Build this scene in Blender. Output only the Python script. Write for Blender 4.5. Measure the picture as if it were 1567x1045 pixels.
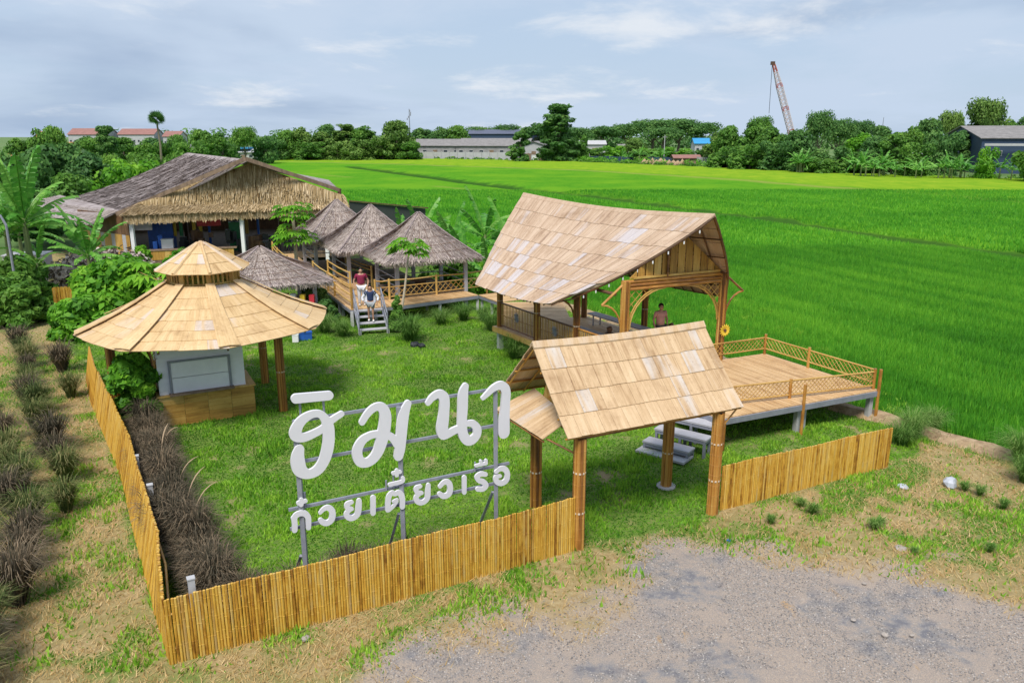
import bpy, math, random
import numpy as np
from mathutils import Vector, Matrix
random.seed(7)
RNG = np.random.default_rng(11)
for o in list(bpy.data.objects):
    bpy.data.objects.remove(o)
SC = bpy.context.scene
COL = SC.collection
# ------------------------------------------------------------------ camera
cam_d = bpy.data.cameras.new('camera')
cam = bpy.data.objects.new('camera', cam_d)
COL.objects.link(cam)
cam_d.sensor_width = 36.0
cam_d.lens = 36.0 * 1200 / 1567
cam_d.clip_start = 0.1
cam_d.clip_end = 6000
cam.location = (0, 0, 8.5)
cam.rotation_euler = (math.radians(90) - math.atan(315.5 / 1200), 0, 0)
SC.camera = cam
# ------------------------------------------------------------------ world
SUN_EL, SUN_AZ = math.radians(58), math.radians(196)
W = bpy.data.worlds.new('World')
SC.world = W
W.use_nodes = True
nt = W.node_tree
nt.nodes.clear()
def nn(t, typ, **kw):
    n = t.nodes.new(typ)
    for k, v in kw.items():
        setattr(n, k, v)
    return n
out = nn(nt, 'ShaderNodeOutputWorld')
bg = nn(nt, 'ShaderNodeBackground')
bg.inputs['Strength'].default_value = 0.13
sky = nn(nt, 'ShaderNodeTexSky', sky_type='NISHITA')
sky.sun_disc = False
sky.sun_elevation = SUN_EL
sky.sun_rotation = SUN_AZ
tc = nn(nt, 'ShaderNodeTexCoord')
sep = nn(nt, 'ShaderNodeSeparateXYZ')
nt.links.new(tc.outputs['Generated'], sep.inputs[0])
# flatten the dome onto a cloud deck: direction / (z + 0.12)
den = nn(nt, 'ShaderNodeMath', operation='ADD'); den.inputs[1].default_value = 0.17
mx = nn(nt, 'ShaderNodeMath', operation='MAXIMUM'); mx.inputs[1].default_value = 0.0
nt.links.new(sep.outputs['Z'], mx.inputs[0]); nt.links.new(mx.outputs[0], den.inputs[0])
dx = nn(nt, 'ShaderNodeMath', operation='DIVIDE'); dy = nn(nt, 'ShaderNodeMath', operation='DIVIDE')
nt.links.new(sep.outputs['X'], dx.inputs[0]); nt.links.new(den.outputs[0], dx.inputs[1])
nt.links.new(sep.outputs['Y'], dy.inputs[0]); nt.links.new(den.outputs[0], dy.inputs[1])
cmb = nn(nt, 'ShaderNodeCombineXYZ')
nt.links.new(dx.outputs[0], cmb.inputs['X']); nt.links.new(dy.outputs[0], cmb.inputs['Y'])
def wnoise(scale, detail, rough, off, dist=0.0):
    mp = nn(nt, 'ShaderNodeMapping'); mp.inputs['Location'].default_value = off
    mp.inputs['Scale'].default_value = (1, 1, 1)
    nt.links.new(cmb.outputs[0], mp.inputs['Vector'])
    n = nn(nt, 'ShaderNodeTexNoise'); n.inputs['Scale'].default_value = scale
    n.inputs['Detail'].default_value = detail; n.inputs['Roughness'].default_value = rough
    n.inputs['Distortion'].default_value = dist
    nt.links.new(mp.outputs[0], n.inputs['Vector'])
    return n.outputs['Fac']
def ramp(t, fac, stops, interp='EASE'):
    r = nn(t, 'ShaderNodeValToRGB'); r.color_ramp.interpolation = interp
    e = r.color_ramp.elements
    while len(e) < len(stops):
        e.new(0.5)
    for k, (p, c) in enumerate(stops):
        e[k].position = p; e[k].color = (*c, 1)
    t.links.new(fac, r.inputs[0])
    return r.outputs[0]
def mixc(t, fac, a, b, bt='MIX'):
    m = nn(t, 'ShaderNodeMix', data_type='RGBA', blend_type=bt)
    for sock, v in ((0, fac), (6, a), (7, b)):
        if isinstance(v, (int, float)):
            m.inputs[sock].default_value = v
        elif isinstance(v, tuple):
            m.inputs[sock].default_value = (*v, 1)
        else:
            t.links.new(v, m.inputs[sock])
    return m.outputs[2]
g = lambda v: (v, v, v)
base = mixc(nt, 0.96, sky.outputs[0], (1.16, 1.45, 1.86))
soft = ramp(nt, wnoise(0.75, 7, 0.6, (3.1, 1.0, 0), 0.3), [(0.36, g(0)), (0.60, g(1))])
c1 = mixc(nt, soft, base, (1.42, 1.70, 2.10))
grey = ramp(nt, wnoise(0.42, 6, 0.5, (-7.3, 4.2, 2.0), 0.3), [(0.50, g(0)), (0.68, g(1))])
c2 = mixc(nt, grey, c1, (0.94, 1.22, 1.66))
pn = wnoise(1.7, 9, 0.62, (5.0, 9.3, 1.0), 0.25)
def bank(cx, cy, rx, ry, amp, prev):      # where cumulus banks stand in the cloud deck
    mp = nn(nt, 'ShaderNodeMapping'); mp.inputs['Location'].default_value = (-cx / rx, -cy / ry, 0); mp.inputs['Scale'].default_value = (1 / rx, 1 / ry, 1)
    nt.links.new(cmb.outputs[0], mp.inputs['Vector'])
    gr_ = nn(nt, 'ShaderNodeTexGradient', gradient_type='SPHERICAL'); nt.links.new(mp.outputs[0], gr_.inputs['Vector'])
    ma = nn(nt, 'ShaderNodeMath', operation='MULTIPLY_ADD'); nt.links.new(gr_.outputs['Fac'], ma.inputs[0]); ma.inputs[1].default_value = amp; nt.links.new(prev, ma.inputs[2])
    return ma.outputs[0]
for q_ in ((.75, 3.35, .75, .55, .24), (.10, 4.35, .55, .75, .18), (-1.5, 4.6, 1.0, .7, .12), (2.2, 2.9, .9, .5, .16), (-2.6, 3.2, .9, .6, .10), (.4, 5.6, 1.4, .7, .12)): pn = bank(*q_, pn)
puff = ramp(nt, pn, [(0.56, g(0)), (0.82, g(0.75))])
c3 = mixc(nt, puff, c2, (2.15, 2.22, 2.32))
nt.links.new(c3, bg.inputs['Color'])
nt.links.new(bg.outputs[0], out.inputs['Surface'])
# ------------------------------------------------------------------ sun
sd = bpy.data.lights.new('sun', 'SUN')
sd.energy = 1.5
sd.angle = math.radians(20)
sd.color = (1.0, 0.95, 0.87)
so = bpy.data.objects.new('sun', sd)
COL.objects.link(so)
sdir = Vector((math.sin(SUN_AZ) * math.cos(SUN_EL), math.cos(SUN_AZ) * math.cos(SUN_EL), math.sin(SUN_EL)))
so.rotation_euler = sdir.to_track_quat('Z', 'Y').to_euler()
so.location = (0, 0, 60)
vs = SC.view_settings
vs.view_transform = 'Standard'
vs.look = 'None'
vs.exposure = 1.62
vs.gamma = 1
vs.use_curve_mapping = False

# ------------------------------------------------------------------ mesh helpers
def tag(o, label=None, cat=None, group=None, kind=None):
    if label: o['label'] = label
    if cat: o['category'] = cat
    if group: o['group'] = group
    if kind: o['kind'] = kind
    return o
def rootloc(p):
    v = Vector((0, 0, 0))
    while p is not None:
        v += Vector(p.location); p = p.parent
    return v
def thing(name, loc, label, cat, group=None):
    o = bpy.data.objects.new(name, None)
    o.empty_display_size = 0.3
    COL.objects.link(o)
    o.location = loc
    return tag(o, label, cat, group)
def link(name, me, parent=None, loc=(0, 0, 0), rot=(0, 0, 0), scale=(1, 1, 1), mat=None):
    """object sharing mesh data; loc in world metres"""
    o = bpy.data.objects.new(name, me)
    COL.objects.link(o)
    o.parent = parent
    o.location = Vector(loc) - rootloc(parent)
    o.rotation_euler = rot
    o.scale = scale
    return o
class MB:
    def __init__(s):
        s.v = []; s.f = []; s.uv = []; s.mi = []; s.m = 0
    def face(s, pts, uv=None):
        b = len(s.v)
        s.v += [tuple(p) for p in pts]
        s.f.append(tuple(range(b, b + len(pts))))
        s.uv += uv if uv else [(0, 0)] * len(pts)
        s.mi.append(s.m)
    def hexa(s, b, t):
        """b, t: four corners each (ccw from above); uv u along b0-b1"""
        b = [Vector(p) for p in b]; t = [Vector(p) for p in t]
        L = (t[1] - t[0]).length; D = (t[3] - t[0]).length; Hh = (t[0] - b[0]).length
        s.face(t, [(0, 0), (L, 0), (L, D), (0, D)])
        s.face(b[::-1], [(0, D), (L, D), (L, 0), (0, 0)])
        for i in range(4):
            j = (i + 1) % 4
            l = (b[j] - b[i]).length
            s.face([b[i], b[j], t[j], t[i]], [(0, 0), (l, 0), (l, Hh), (0, Hh)])
    def box(s, c, size, rz=0.0):
        x, y, z = (k / 2 for k in size)
        cs, sn = math.cos(rz), math.sin(rz)
        P = lambda a, b_, d: (c[0] + a * cs - b_ * sn, c[1] + a * sn + b_ * cs, c[2] + d)
        s.hexa([P(-x, -y, -z), P(x, -y, -z), P(x, y, -z), P(-x, y, -z)], [P(-x, -y, z), P(x, -y, z), P(x, y, z), P(-x, y, z)])
    def beam(s, a, b, w, h, up=(0, 0, 1)):
        a = Vector(a); b = Vector(b); d = (b - a).normalized(); up = Vector(up)
        if abs(d.dot(up)) > 0.98: up = Vector((0, 1, 0))
        r = d.cross(up).normalized() * (w / 2); u = r.cross(d).normalized() * (h / 2)
        s.hexa([a - r - u, b - r - u, b + r - u, a + r - u][::1], [a - r + u, b - r + u, b + r + u, a + r + u])
    def tube(s, pts, rad, n=8, caps=True):
        pts = [Vector(p) for p in pts]
        if not isinstance(rad, (list, tuple)): rad = [rad] * len(pts)
        d0 = (pts[1] - pts[0]).normalized()
        ref = Vector((0, 0, 1)) if abs(d0.z) < 0.9 else Vector((1, 0, 0))
        base = len(s.v); L = 0
        rings = []
        for i, p in enumerate(pts):
            d = (pts[min(i + 1, len(pts) - 1)] - pts[max(i - 1, 0)]).normalized()
            r = d.cross(ref)
            if r.length < 1e-4: r = d.cross(Vector((0, 1, 0)))
            r.normalize(); u = r.cross(d)
            rings.append([p + (r * math.cos(2 * math.pi * k / n) + u * math.sin(2 * math.pi * k / n)) * rad[i] for k in range(n)])
            s.v += [tuple(q) for q in rings[-1]]
        for i in range(len(pts) - 1):
            l = (pts[i + 1] - pts[i]).length
            for k in range(n):
                j = (k + 1) % n
                s.f.append((base + i * n + k, base + i * n + j, base + (i + 1) * n + j, base + (i + 1) * n + k))
                c = 2 * math.pi * rad[i] / n
                s.uv += [(k * c, L), (k * c + c, L), (k * c + c, L + l), (k * c, L + l)]
                s.mi.append(s.m)
            L += l
        if caps:
            s.f.append(tuple(base + k for k in range(n))[::-1]); s.uv += [(0, 0)] * n; s.mi.append(s.m)
            e = base + (len(pts) - 1) * n
            s.f.append(tuple(e + k for k in range(n))); s.uv += [(0, 0)] * n; s.mi.append(s.m)
    def mesh(s, name, mats, off=(0, 0, 0), smooth=False):
        me = bpy.data.meshes.new(name)
        ox, oy, oz = off
        me.from_pydata([(x - ox, y - oy, z - oz) for x, y, z in s.v], [], s.f)
        ul = me.uv_layers.new(name='UVMap')
        ul.data.foreach_set('uv', np.array(s.uv, dtype=np.float32).ravel())
        if not isinstance(mats, (list, tuple)): mats = [mats]
        for m in mats: me.materials.append(m)
        if len(mats) > 1: me.polygons.foreach_set('material_index', s.mi)
        if smooth: me.polygons.foreach_set('use_smooth', [True] * len(s.f))
        me.update()
        return me
    def build(s, name, mats, parent=None, smooth=False, origin=None):
        off = rootloc(parent)
        if parent is None and origin is None and s.v:
            a = np.array(s.v); origin = (float(a[:, 0].mean()), float(a[:, 1].mean()), float(a[:, 2].min()))
        org = Vector(origin) if origin is not None else off
        me = s.mesh(name, mats, org, smooth)
        o = bpy.data.objects.new(name, me)
        COL.objects.link(o)
        o.parent = parent
        o.location = org - off
        return o
def npmesh(name, V, faces_n, mat, attr=None, smooth=False):
    """V (N*k,3) vertices, every k consecutive ones a face"""
    k = faces_n; V = np.asarray(V, dtype=np.float32); nf = len(V) // k
    me = bpy.data.meshes.new(name)
    me.vertices.add(len(V)); me.vertices.foreach_set('co', V.ravel())
    me.loops.add(len(V)); me.loops.foreach_set('vertex_index', np.arange(len(V), dtype=np.int32))
    me.polygons.add(nf)
    me.polygons.foreach_set('loop_start', np.arange(0, len(V), k, dtype=np.int32))
    me.polygons.foreach_set('loop_total', np.full(nf, k, dtype=np.int32))
    if attr is not None:
        a = me.attributes.new('v', 'FLOAT', 'POINT'); a.data.foreach_set('value', np.repeat(attr, k).astype(np.float32))
    me.materials.append(mat)
    me.update(calc_edges=True)
    return me

# ------------------------------------------------------------------ materials
MATS = {}
def newmat(name):
    m = bpy.data.materials.new(name); m.use_nodes = True
    t = m.node_tree
    return m, t, t.nodes['Principled BSDF']
def tex(t, scale, detail=4, rough=0.55, coord='Object', stretch=(1, 1, 1), dist=0.0):
    c = nn(t, 'ShaderNodeTexCoord'); mp = nn(t, 'ShaderNodeMapping')
    mp.inputs['Scale'].default_value = stretch
    t.links.new(c.outputs[coord], mp.inputs['Vector'])
    oi = nn(t, 'ShaderNodeObjectInfo')
    mul = nn(t, 'ShaderNodeMath', operation='MULTIPLY'); mul.inputs[1].default_value = 37.0
    t.links.new(oi.outputs['Random'], mul.inputs[0])
    cx = nn(t, 'ShaderNodeCombineXYZ')
    t.links.new(mul.outputs[0], cx.inputs[0]); t.links.new(mul.outputs[0], cx.inputs[1])
    t.links.new(cx.outputs[0], mp.inputs['Location'])
    n = nn(t, 'ShaderNodeTexNoise'); n.inputs['Scale'].default_value = scale
    n.inputs['Detail'].default_value = detail; n.inputs['Roughness'].default_value = rough
    n.inputs['Distortion'].default_value = dist
    t.links.new(mp.outputs[0], n.inputs['Vector'])
    return n.outputs['Fac']
def bump(t, b, h, strength=0.4, dist=0.02):
    n = nn(t, 'ShaderNodeBump'); n.inputs['Strength'].default_value = strength
    n.inputs['Distance'].default_value = dist
    t.links.new(h, n.inputs['Height']); t.links.new(n.outputs[0], b.inputs['Normal'])
def plain(name, c, rough=0.7, var=0.25, scale=6, metal=0.0, coord='Object', stretch=(1, 1, 1), bmp=0.2):
    m, t, b = newmat(name)
    f = tex(t, scale, 5, 0.6, coord, stretch)
    d = tuple(k * (1 - var) for k in c); l = tuple(min(1, k * (1 + var * 0.7)) for k in c)
    t.links.new(ramp(t, f, [(0.3, d), (0.7, l)], 'LINEAR'), b.inputs['Base Color'])
    b.inputs['Roughness'].default_value = rough; b.inputs['Metallic'].default_value = metal
    if bmp: bump(t, b, f, bmp, 0.01)
    MATS[name] = m
    return m
def streaky(name, stops, rough=0.6, su=30, sv=1.5, blotch=0.35, greyc=None, grey_amt=0.0, coord='UV', rnd=0.35, blotchy=False):
    """bamboo or wood: fine streaks along v, a tone of its own for every object"""
    m, t, b = newmat(name)
    s1 = tex(t, 1.0, 4, 0.6, coord, (su, sv, sv))
    s2 = tex(t, 1.0, 3, 0.5, coord, (su * 0.25, sv * 0.6, sv * 0.6))
    oi = nn(t, 'ShaderNodeObjectInfo')
    a = nn(t, 'ShaderNodeMath', operation='MULTIPLY_ADD')   # combine
    t.links.new(s1, a.inputs[0]); a.inputs[1].default_value = 0.9
    r2 = nn(t, 'ShaderNodeMath', operation='MULTIPLY_ADD'); t.links.new(oi.outputs['Random'], r2.inputs[0])
    r2.inputs[1].default_value = rnd; r2.inputs[2].default_value = -rnd / 2 - 0.45
    b2 = nn(t, 'ShaderNodeMath', operation='MULTIPLY_ADD'); t.links.new(s2, b2.inputs[0]); b2.inputs[1].default_value = 0.9
    t.links.new(r2.outputs[0], b2.inputs[2]); t.links.new(b2.outputs[0], a.inputs[2])
    col = ramp(t, a.outputs[0], stops, 'LINEAR')
    if greyc:
        rr = nn(t, 'ShaderNodeMath', operation='MULTIPLY'); rr.inputs[1].default_value = 7.31
        t.links.new(oi.outputs['Random'], rr.inputs[0])
        fr = nn(t, 'ShaderNodeMath', operation='FRACT'); t.links.new(rr.outputs[0], fr.inputs[0])
        gm = nn(t, 'ShaderNodeMath', operation='MULTIPLY_ADD')
        t.links.new(s2, gm.inputs[0]); gm.inputs[1].default_value = 0.8; t.links.new(fr.outputs[0], gm.inputs[2])
        gf = ramp(t, gm.outputs[0], [(1.12 - grey_amt, g(0)), (1.5 - grey_amt, g(0.85))])
        # position in 0..1: rescale
        gm2 = nn(t, 'ShaderNodeMath', operation='MULTIPLY'); gm2.inputs[1].default_value = 1 / 1.8
        t.links.new(gm.outputs[0], gm2.inputs[0])
        gf = ramp(t, gm2.outputs[0], [(0.70 - grey_amt, g(0)), (0.90 - grey_amt, g(0.8))])
        col = mixc(t, gf, col, greyc)
    if blotchy:
        wc = nn(t, 'ShaderNodeTexCoord'); wn = nn(t, 'ShaderNodeTexNoise'); wn.inputs['Scale'].default_value = 1.3; wn.inputs['Detail'].default_value = 7; wn.inputs['Roughness'].default_value = .68
        t.links.new(wc.outputs['Object'], wn.inputs['Vector'])
        col = mixc(t, 1.0, col, ramp(t, wn.outputs['Fac'], [(0.30, (0.72, 0.66, 0.60)), (0.46, (0.95, 0.93, 0.91)), (0.60, (1.0, 1.0, 1.0))], 'LINEAR'), 'MULTIPLY')
        wn2 = nn(t, 'ShaderNodeTexNoise'); wn2.inputs['Scale'].default_value = 14; wn2.inputs['Detail'].default_value = 5; wn2.inputs['Roughness'].default_value = .7
        t.links.new(wc.outputs['Object'], wn2.inputs['Vector'])
        col = mixc(t, 1.0, col, ramp(t, wn2.outputs['Fac'], [(0.28, (0.55, 0.48, 0.42)), (0.40, (0.96, 0.95, 0.94)), (0.60, (1.0, 1.0, 1.0))], 'LINEAR'), 'MULTIPLY')
    t.links.new(col, b.inputs['Base Color'])
    b.inputs['Roughness'].default_value = rough
    bump(t, b, s1, 0.5, 0.006)
    MATS[name] = m
    return m
def leafmat(name, dark, mid, light, rnd=0.25, trans=0.42, rough=0.55, yellow=None):
    m, t, b = newmat(name)
    at = nn(t, 'ShaderNodeAttribute', attribute_name='v')
    oi = nn(t, 'ShaderNodeObjectInfo')
    mm = nn(t, 'ShaderNodeMath', operation='MULTIPLY_ADD'); t.links.new(oi.outputs['Random'], mm.inputs[0])
    mm.inputs[1].default_value = rnd; mm.inputs[2].default_value = -rnd / 2
    ad = nn(t, 'ShaderNodeMath', operation='ADD'); t.links.new(at.outputs['Fac'], ad.inputs[0]); t.links.new(mm.outputs[0], ad.inputs[1])
    col = ramp(t, ad.outputs[0], [(0.0, dark), (0.5, mid), (1.0, light)], 'LINEAR')
    t.links.new(col, b.inputs['Base Color'])
    b.inputs['Roughness'].default_value = rough
    b.inputs['Specular IOR Level'].default_value = 0.25
    tr = nn(t, 'ShaderNodeBsdfTranslucent'); t.links.new(col, tr.inputs['Color'])
    mxs = nn(t, 'ShaderNodeMixShader'); mxs.inputs[0].default_value = trans
    o = t.nodes['Material Output']
    t.links.new(b.outputs[0], mxs.inputs[1]); t.links.new(tr.outputs[0], mxs.inputs[2]); t.links.new(mxs.outputs[0], o.inputs['Surface'])
    MATS[name] = m
    return m
STRAW = [(0.15, (0.26, 0.14, 0.06)), (0.45, (0.52, 0.33, 0.15)), (0.75, (0.70, 0.50, 0.27))]
M_panel = streaky('roof_bamboo_pale', [(0.05, (0.30, 0.17, 0.08)), (0.33, (0.52, 0.355, 0.20)), (0.6, (0.62, 0.445, 0.27)), (0.9, (0.68, 0.52, 0.34))], 0.6, 26, 1.2, greyc=(0.56, 0.53, 0.52), grey_amt=0.05, rnd=0.18, blotchy=True)
M_panel2 = streaky('roof_bamboo_weathered', [(0.05, (0.26, 0.16, 0.11)), (0.33, (0.47, 0.33, 0.225)), (0.6, (0.57, 0.425, 0.31)), (0.9, (0.62, 0.49, 0.37))], 0.6, 22, 1.0, greyc=(0.53, 0.50, 0.535), grey_amt=0.12, rnd=0.22, blotchy=True)
M_panel3 = streaky('roof_bamboo_golden', [(0.05, (0.34, 0.20, 0.08)), (0.33, (0.56, 0.385, 0.19)), (0.6, (0.65, 0.465, 0.25)), (0.9, (0.69, 0.53, 0.32))], 0.6, 26, 1.0, greyc=(0.56, 0.50, 0.47), grey_amt=0.08, rnd=0.16, blotchy=True)
M_cane = streaky('bamboo_cane', [(0.05, (0.20, 0.08, 0.01)), (0.28, (0.45, 0.23, 0.028)), (0.55, (0.58, 0.34, 0.05)), (0.9, (0.64, 0.43, 0.11))], 0.45, 9, 4.5, greyc=(.42, .30, .13), grey_amt=.04, rnd=0.6)
M_post = streaky('bamboo_post', [(0.05, (0.11, 0.04, 0.012)), (0.35, (0.28, 0.115, 0.025)), (0.6, (0.44, 0.20, 0.04)), (0.9, (0.54, 0.30, 0.08))], 0.42, 8, 3.0, rnd=0.7)
M_rail = streaky('bamboo_rail', [(0.05, (0.30, 0.15, 0.035)), (0.4, (0.50, 0.29, 0.07)), (0.9, (0.62, 0.43, 0.16))], 0.45, 8, 2.0, rnd=0.5)
M_deck = streaky('bamboo_deck', [(0.1, (0.34, 0.19, 0.08)), (0.4, (0.54, 0.345, 0.165)), (0.65, (0.62, 0.42, 0.22)), (0.9, (0.68, 0.49, 0.30))], 0.6, 30, 1.0, rnd=0.3, blotchy=True)
M_wallbam = streaky('bamboo_wall_board', [(0.1, (0.30, 0.15, 0.03)), (0.4, (0.50, 0.28, 0.06)), (0.65, (0.60, 0.37, 0.10)), (0.9, (0.66, 0.44, 0.15))], 0.5, 20, 1.0, rnd=0.5, blotchy=True)
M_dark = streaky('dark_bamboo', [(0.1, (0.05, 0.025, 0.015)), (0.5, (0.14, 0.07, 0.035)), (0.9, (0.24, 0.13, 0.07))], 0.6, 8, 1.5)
M_white = plain('white_paint', (0.76, 0.76, 0.77), 0.5, 0.06, 3, bmp=0.05)
M_letter = plain('letter_white', (0.66, 0.645, 0.68), 0.45, 0.03, 3, bmp=0)
M_steel = plain('galvanised_steel', (0.27, 0.28, 0.33), 0.45, 0.15, 5, metal=0.25, bmp=0.05)
M_conc = plain('concrete', (0.42, 0.42, 0.43), 0.85, 0.2, 5)
M_greywood = plain('grey_painted_wood', (0.42, 0.41, 0.44), 0.6, 0.10, 5)
M_thatch = leafmat('thatch_grey', (0.14, 0.105, 0.09), (0.33, 0.27, 0.24), (0.58, 0.50, 0.45), 0.1, 0.0, 0.9)
M_thatch2 = leafmat('thatch_straw', (0.14, 0.08, 0.03), (0.35, 0.25, 0.125), (0.64, 0.50, 0.32), 0.1, 0.0, 0.9)
M_thatchbase = plain('thatch_under', (0.27, 0.215, 0.21), 0.95, 0.4, 8, stretch=(1, 1, 4))
M_thatchbase2 = plain('thatch_under_straw', (0.40, 0.29, 0.15), 0.95, 0.4, 8)
M_hallroof = streaky('thatch_hall', [(0.1, (0.13, 0.10, 0.10)), (0.4, (0.27, 0.225, 0.22)), (0.6, (0.36, 0.31, 0.305)), (0.9, (0.46, 0.41, 0.40))], 0.95, 5, 1.1, rnd=0.0)
M_wood = plain('weathered_wood', (0.22, 0.15, 0.10), 0.8, 0.4, 5, stretch=(1, 1, .2))
M_black = plain('dark_metal', (0.02, 0.022, 0.025), 0.5, 0.3, 5)
M_blue = plain('blue_paint', (0.02, 0.10, 0.42), 0.5, 0.2, 5)
M_red = plain('red_paint', (0.55, 0.03, 0.05), 0.5, 0.2, 5)
M_yel = plain('yellow_paint', (0.75, 0.50, 0.04), 0.5, 0.2, 5)
M_greenp = plain('green_paint', (0.03, 0.22, 0.08), 0.5, 0.2, 5)
M_leaf = leafmat('leaf_green', (0.050, 0.140, 0.024), (0.120, 0.280, 0.040), (0.23, 0.41, 0.065))
M_leafdark = leafmat('leaf_dark', (0.045, 0.130, 0.036), (0.100, 0.235, 0.056), (0.19, 0.35, 0.080))
M_leafolive = leafmat('leaf_olive', (0.065, 0.145, 0.028), (0.160, 0.290, 0.055), (0.29, 0.43, 0.10))
M_leafbright = leafmat('leaf_bright', (0.045, 0.17, 0.014), (0.14, 0.38, 0.025), (0.28, 0.54, 0.045))
M_banana = leafmat('banana_leaf', (0.04, 0.16, 0.022), (0.10, 0.32, 0.04), (0.24, 0.48, 0.09), 0.5, 0.35, 0.35)
M_bark = plain('bark', (0.20, 0.16, 0.12), 0.9, 0.3, 8)
M_rice = leafmat('rice_blade', (0.040, 0.180, 0.016), (0.105, 0.380, 0.026), (0.27, 0.59, 0.045), 0.0, 0.45)
M_lawnleaf = leafmat('lawn_leaf', (0.045, 0.145, 0.014), (0.155, 0.375, 0.026), (0.34, 0.57, 0.055), 0.0, 0.35)
M_straw = leafmat('dry_straw', (0.20, 0.12, 0.035), (0.44, 0.29, 0.11), (0.66, 0.50, 0.26), 0.0, 0.1, 0.8)
M_fount = leafmat('fountain_grass', (0.030, 0.032, 0.018), (0.090, 0.075, 0.050), (0.26, 0.19, 0.12), 0.35, 0.1, 0.8)
M_fountg = leafmat('fountain_grass_green', (0.035, 0.07, 0.02), (0.12, 0.16, 0.045), (0.32, 0.27, 0.12), 0.35, 0.2, 0.8)
M_tuft = leafmat('tuft_grass', (0.04, 0.11, 0.015), (0.12, 0.26, 0.04), (0.34, 0.46, 0.14), 0.2, 0.3, 0.7)
M_rope = plain('rope_tie', (0.62, 0.52, 0.40), 0.8, 0.15, 20)
M_skin = plain('skin', (0.42, 0.23, 0.15), 0.5, 0.05, 5, bmp=0)
M_hair = plain('hair_black', (0.015, 0.012, 0.012), 0.5, 0.2, 5, bmp=0)
def cloth(n, c): return plain(n, c, 0.85, 0.12, 9, bmp=0.15)
# ================================================================== GROUND
E1 = Vector((0.903, 0.430, 0)); E2 = Vector((-0.430, 0.903, 0))
LF = [(-5.66, 11.23), (-6.56, 12.66), (-7.4, 14.08), (-8.68, 16.25), (-9.78, 18.15), (-10.5, 19.3), (-12.0, 21.6), (-13.85, 24.43), (-15.3, 26.9)]
FF = [(-5.66, 11.23), (1.32, 14.95)]
F2 = [(4.86, 16.76), (9.94, 19.23)]
BUND = [(22, 7.5), (18, 12.5), (15.4, 17.2), (13.83, 19.66), (12.52, 21.27), (11.6, 22.7), (10.2, 24.4), (8.9, 26.2), (8.6, 28.2), (7.2, 31.5), (4.4, 36.5), (1.2, 42), (-2.2, 50), (-6.5, 60), (-12, 72), (-24, 90), (-60, 135), (-110, 200)]
def inpoly(X, Y, poly):
    ins = np.zeros(X.shape, bool); n = len(poly)
    for i in range(n):
        x1, y1 = poly[i]; x2, y2 = poly[(i + 1) % n]
        c = ((y1 > Y) != (y2 > Y)) & (X < (x2 - x1) * (Y - y1) / (y2 - y1 + 1e-12) + x1)
        ins ^= c
    return ins
def distpoly(X, Y, poly, closed=True):
    d = np.full(X.shape, 1e9); n = len(poly)
    for i in range(n if closed else n - 1):
        x1, y1 = poly[i]; x2, y2 = poly[(i + 1) % n]
        dx_, dy_ = x2 - x1, y2 - y1; L = dx_ * dx_ + dy_ * dy_ + 1e-9
        t = np.clip(((X - x1) * dx_ + (Y - y1) * dy_) / L, 0, 1)
        d = np.minimum(d, np.hypot(X - x1 - t * dx_, Y - y1 - t * dy_))
    return d
def sdf(X, Y, poly):
    d = distpoly(X, Y, poly)
    return np.where(inpoly(X, Y, poly), d, -d)
_G = RNG.random((256, 256))
def vnoise(X, Y, s, seed=0):
    x = X / s + seed * 17.3; y = Y / s + seed * 5.7
    xi = np.floor(x).astype(int); yi = np.floor(y).astype(int); fx = x - xi; fy = y - yi
    fx = fx * fx * (3 - 2 * fx); fy = fy * fy * (3 - 2 * fy)
    q = lambda a, b: _G[a % 256, b % 256]
    return (q(xi, yi) * (1 - fx) + q(xi + 1, yi) * fx) * (1 - fy) + (q(xi, yi + 1) * (1 - fx) + q(xi + 1, yi + 1) * fx) * fy
def fbm(X, Y, s, seed=0, o=4):
    r = 0; a = 0.5; tot = 0
    for k in range(o):
        r = r + a * vnoise(X, Y, s / 2 ** k, seed + k * 3); tot += a; a *= 0.55
    return r / tot
LAWN = [(-15.3, 26.9), (-13.85, 24.43), (-12.04, 21.58), (-10.6, 19.2), (-9.93, 18.11), (-8.84, 16.19), (-7.5, 14.02), (-5.66, 11.23), (1.4, 15.05), (2.0, 15.0), (4.2, 15.9), (4.86, 16.76), (9.94, 19.23), (11.2, 19.9), (12.0, 21.5), (8.9, 26.2), (7.2, 31.5), (1.2, 42), (-6.5, 60), (-30, 60), (-22, 36)]
GRAV = [(-2.6, 10.0), (-1.4, 11.9), (0.08, 12.85), (1.48, 13.5), (2.4, 14.9), (3.6, 15.5), (4.6, 15.3), (5.7, 14.9), (7.5, 14.5), (8.7, 13.8), (9.8, 12.9), (13, 11.5), (20, 8), (20, 2), (-4, 2)]
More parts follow.
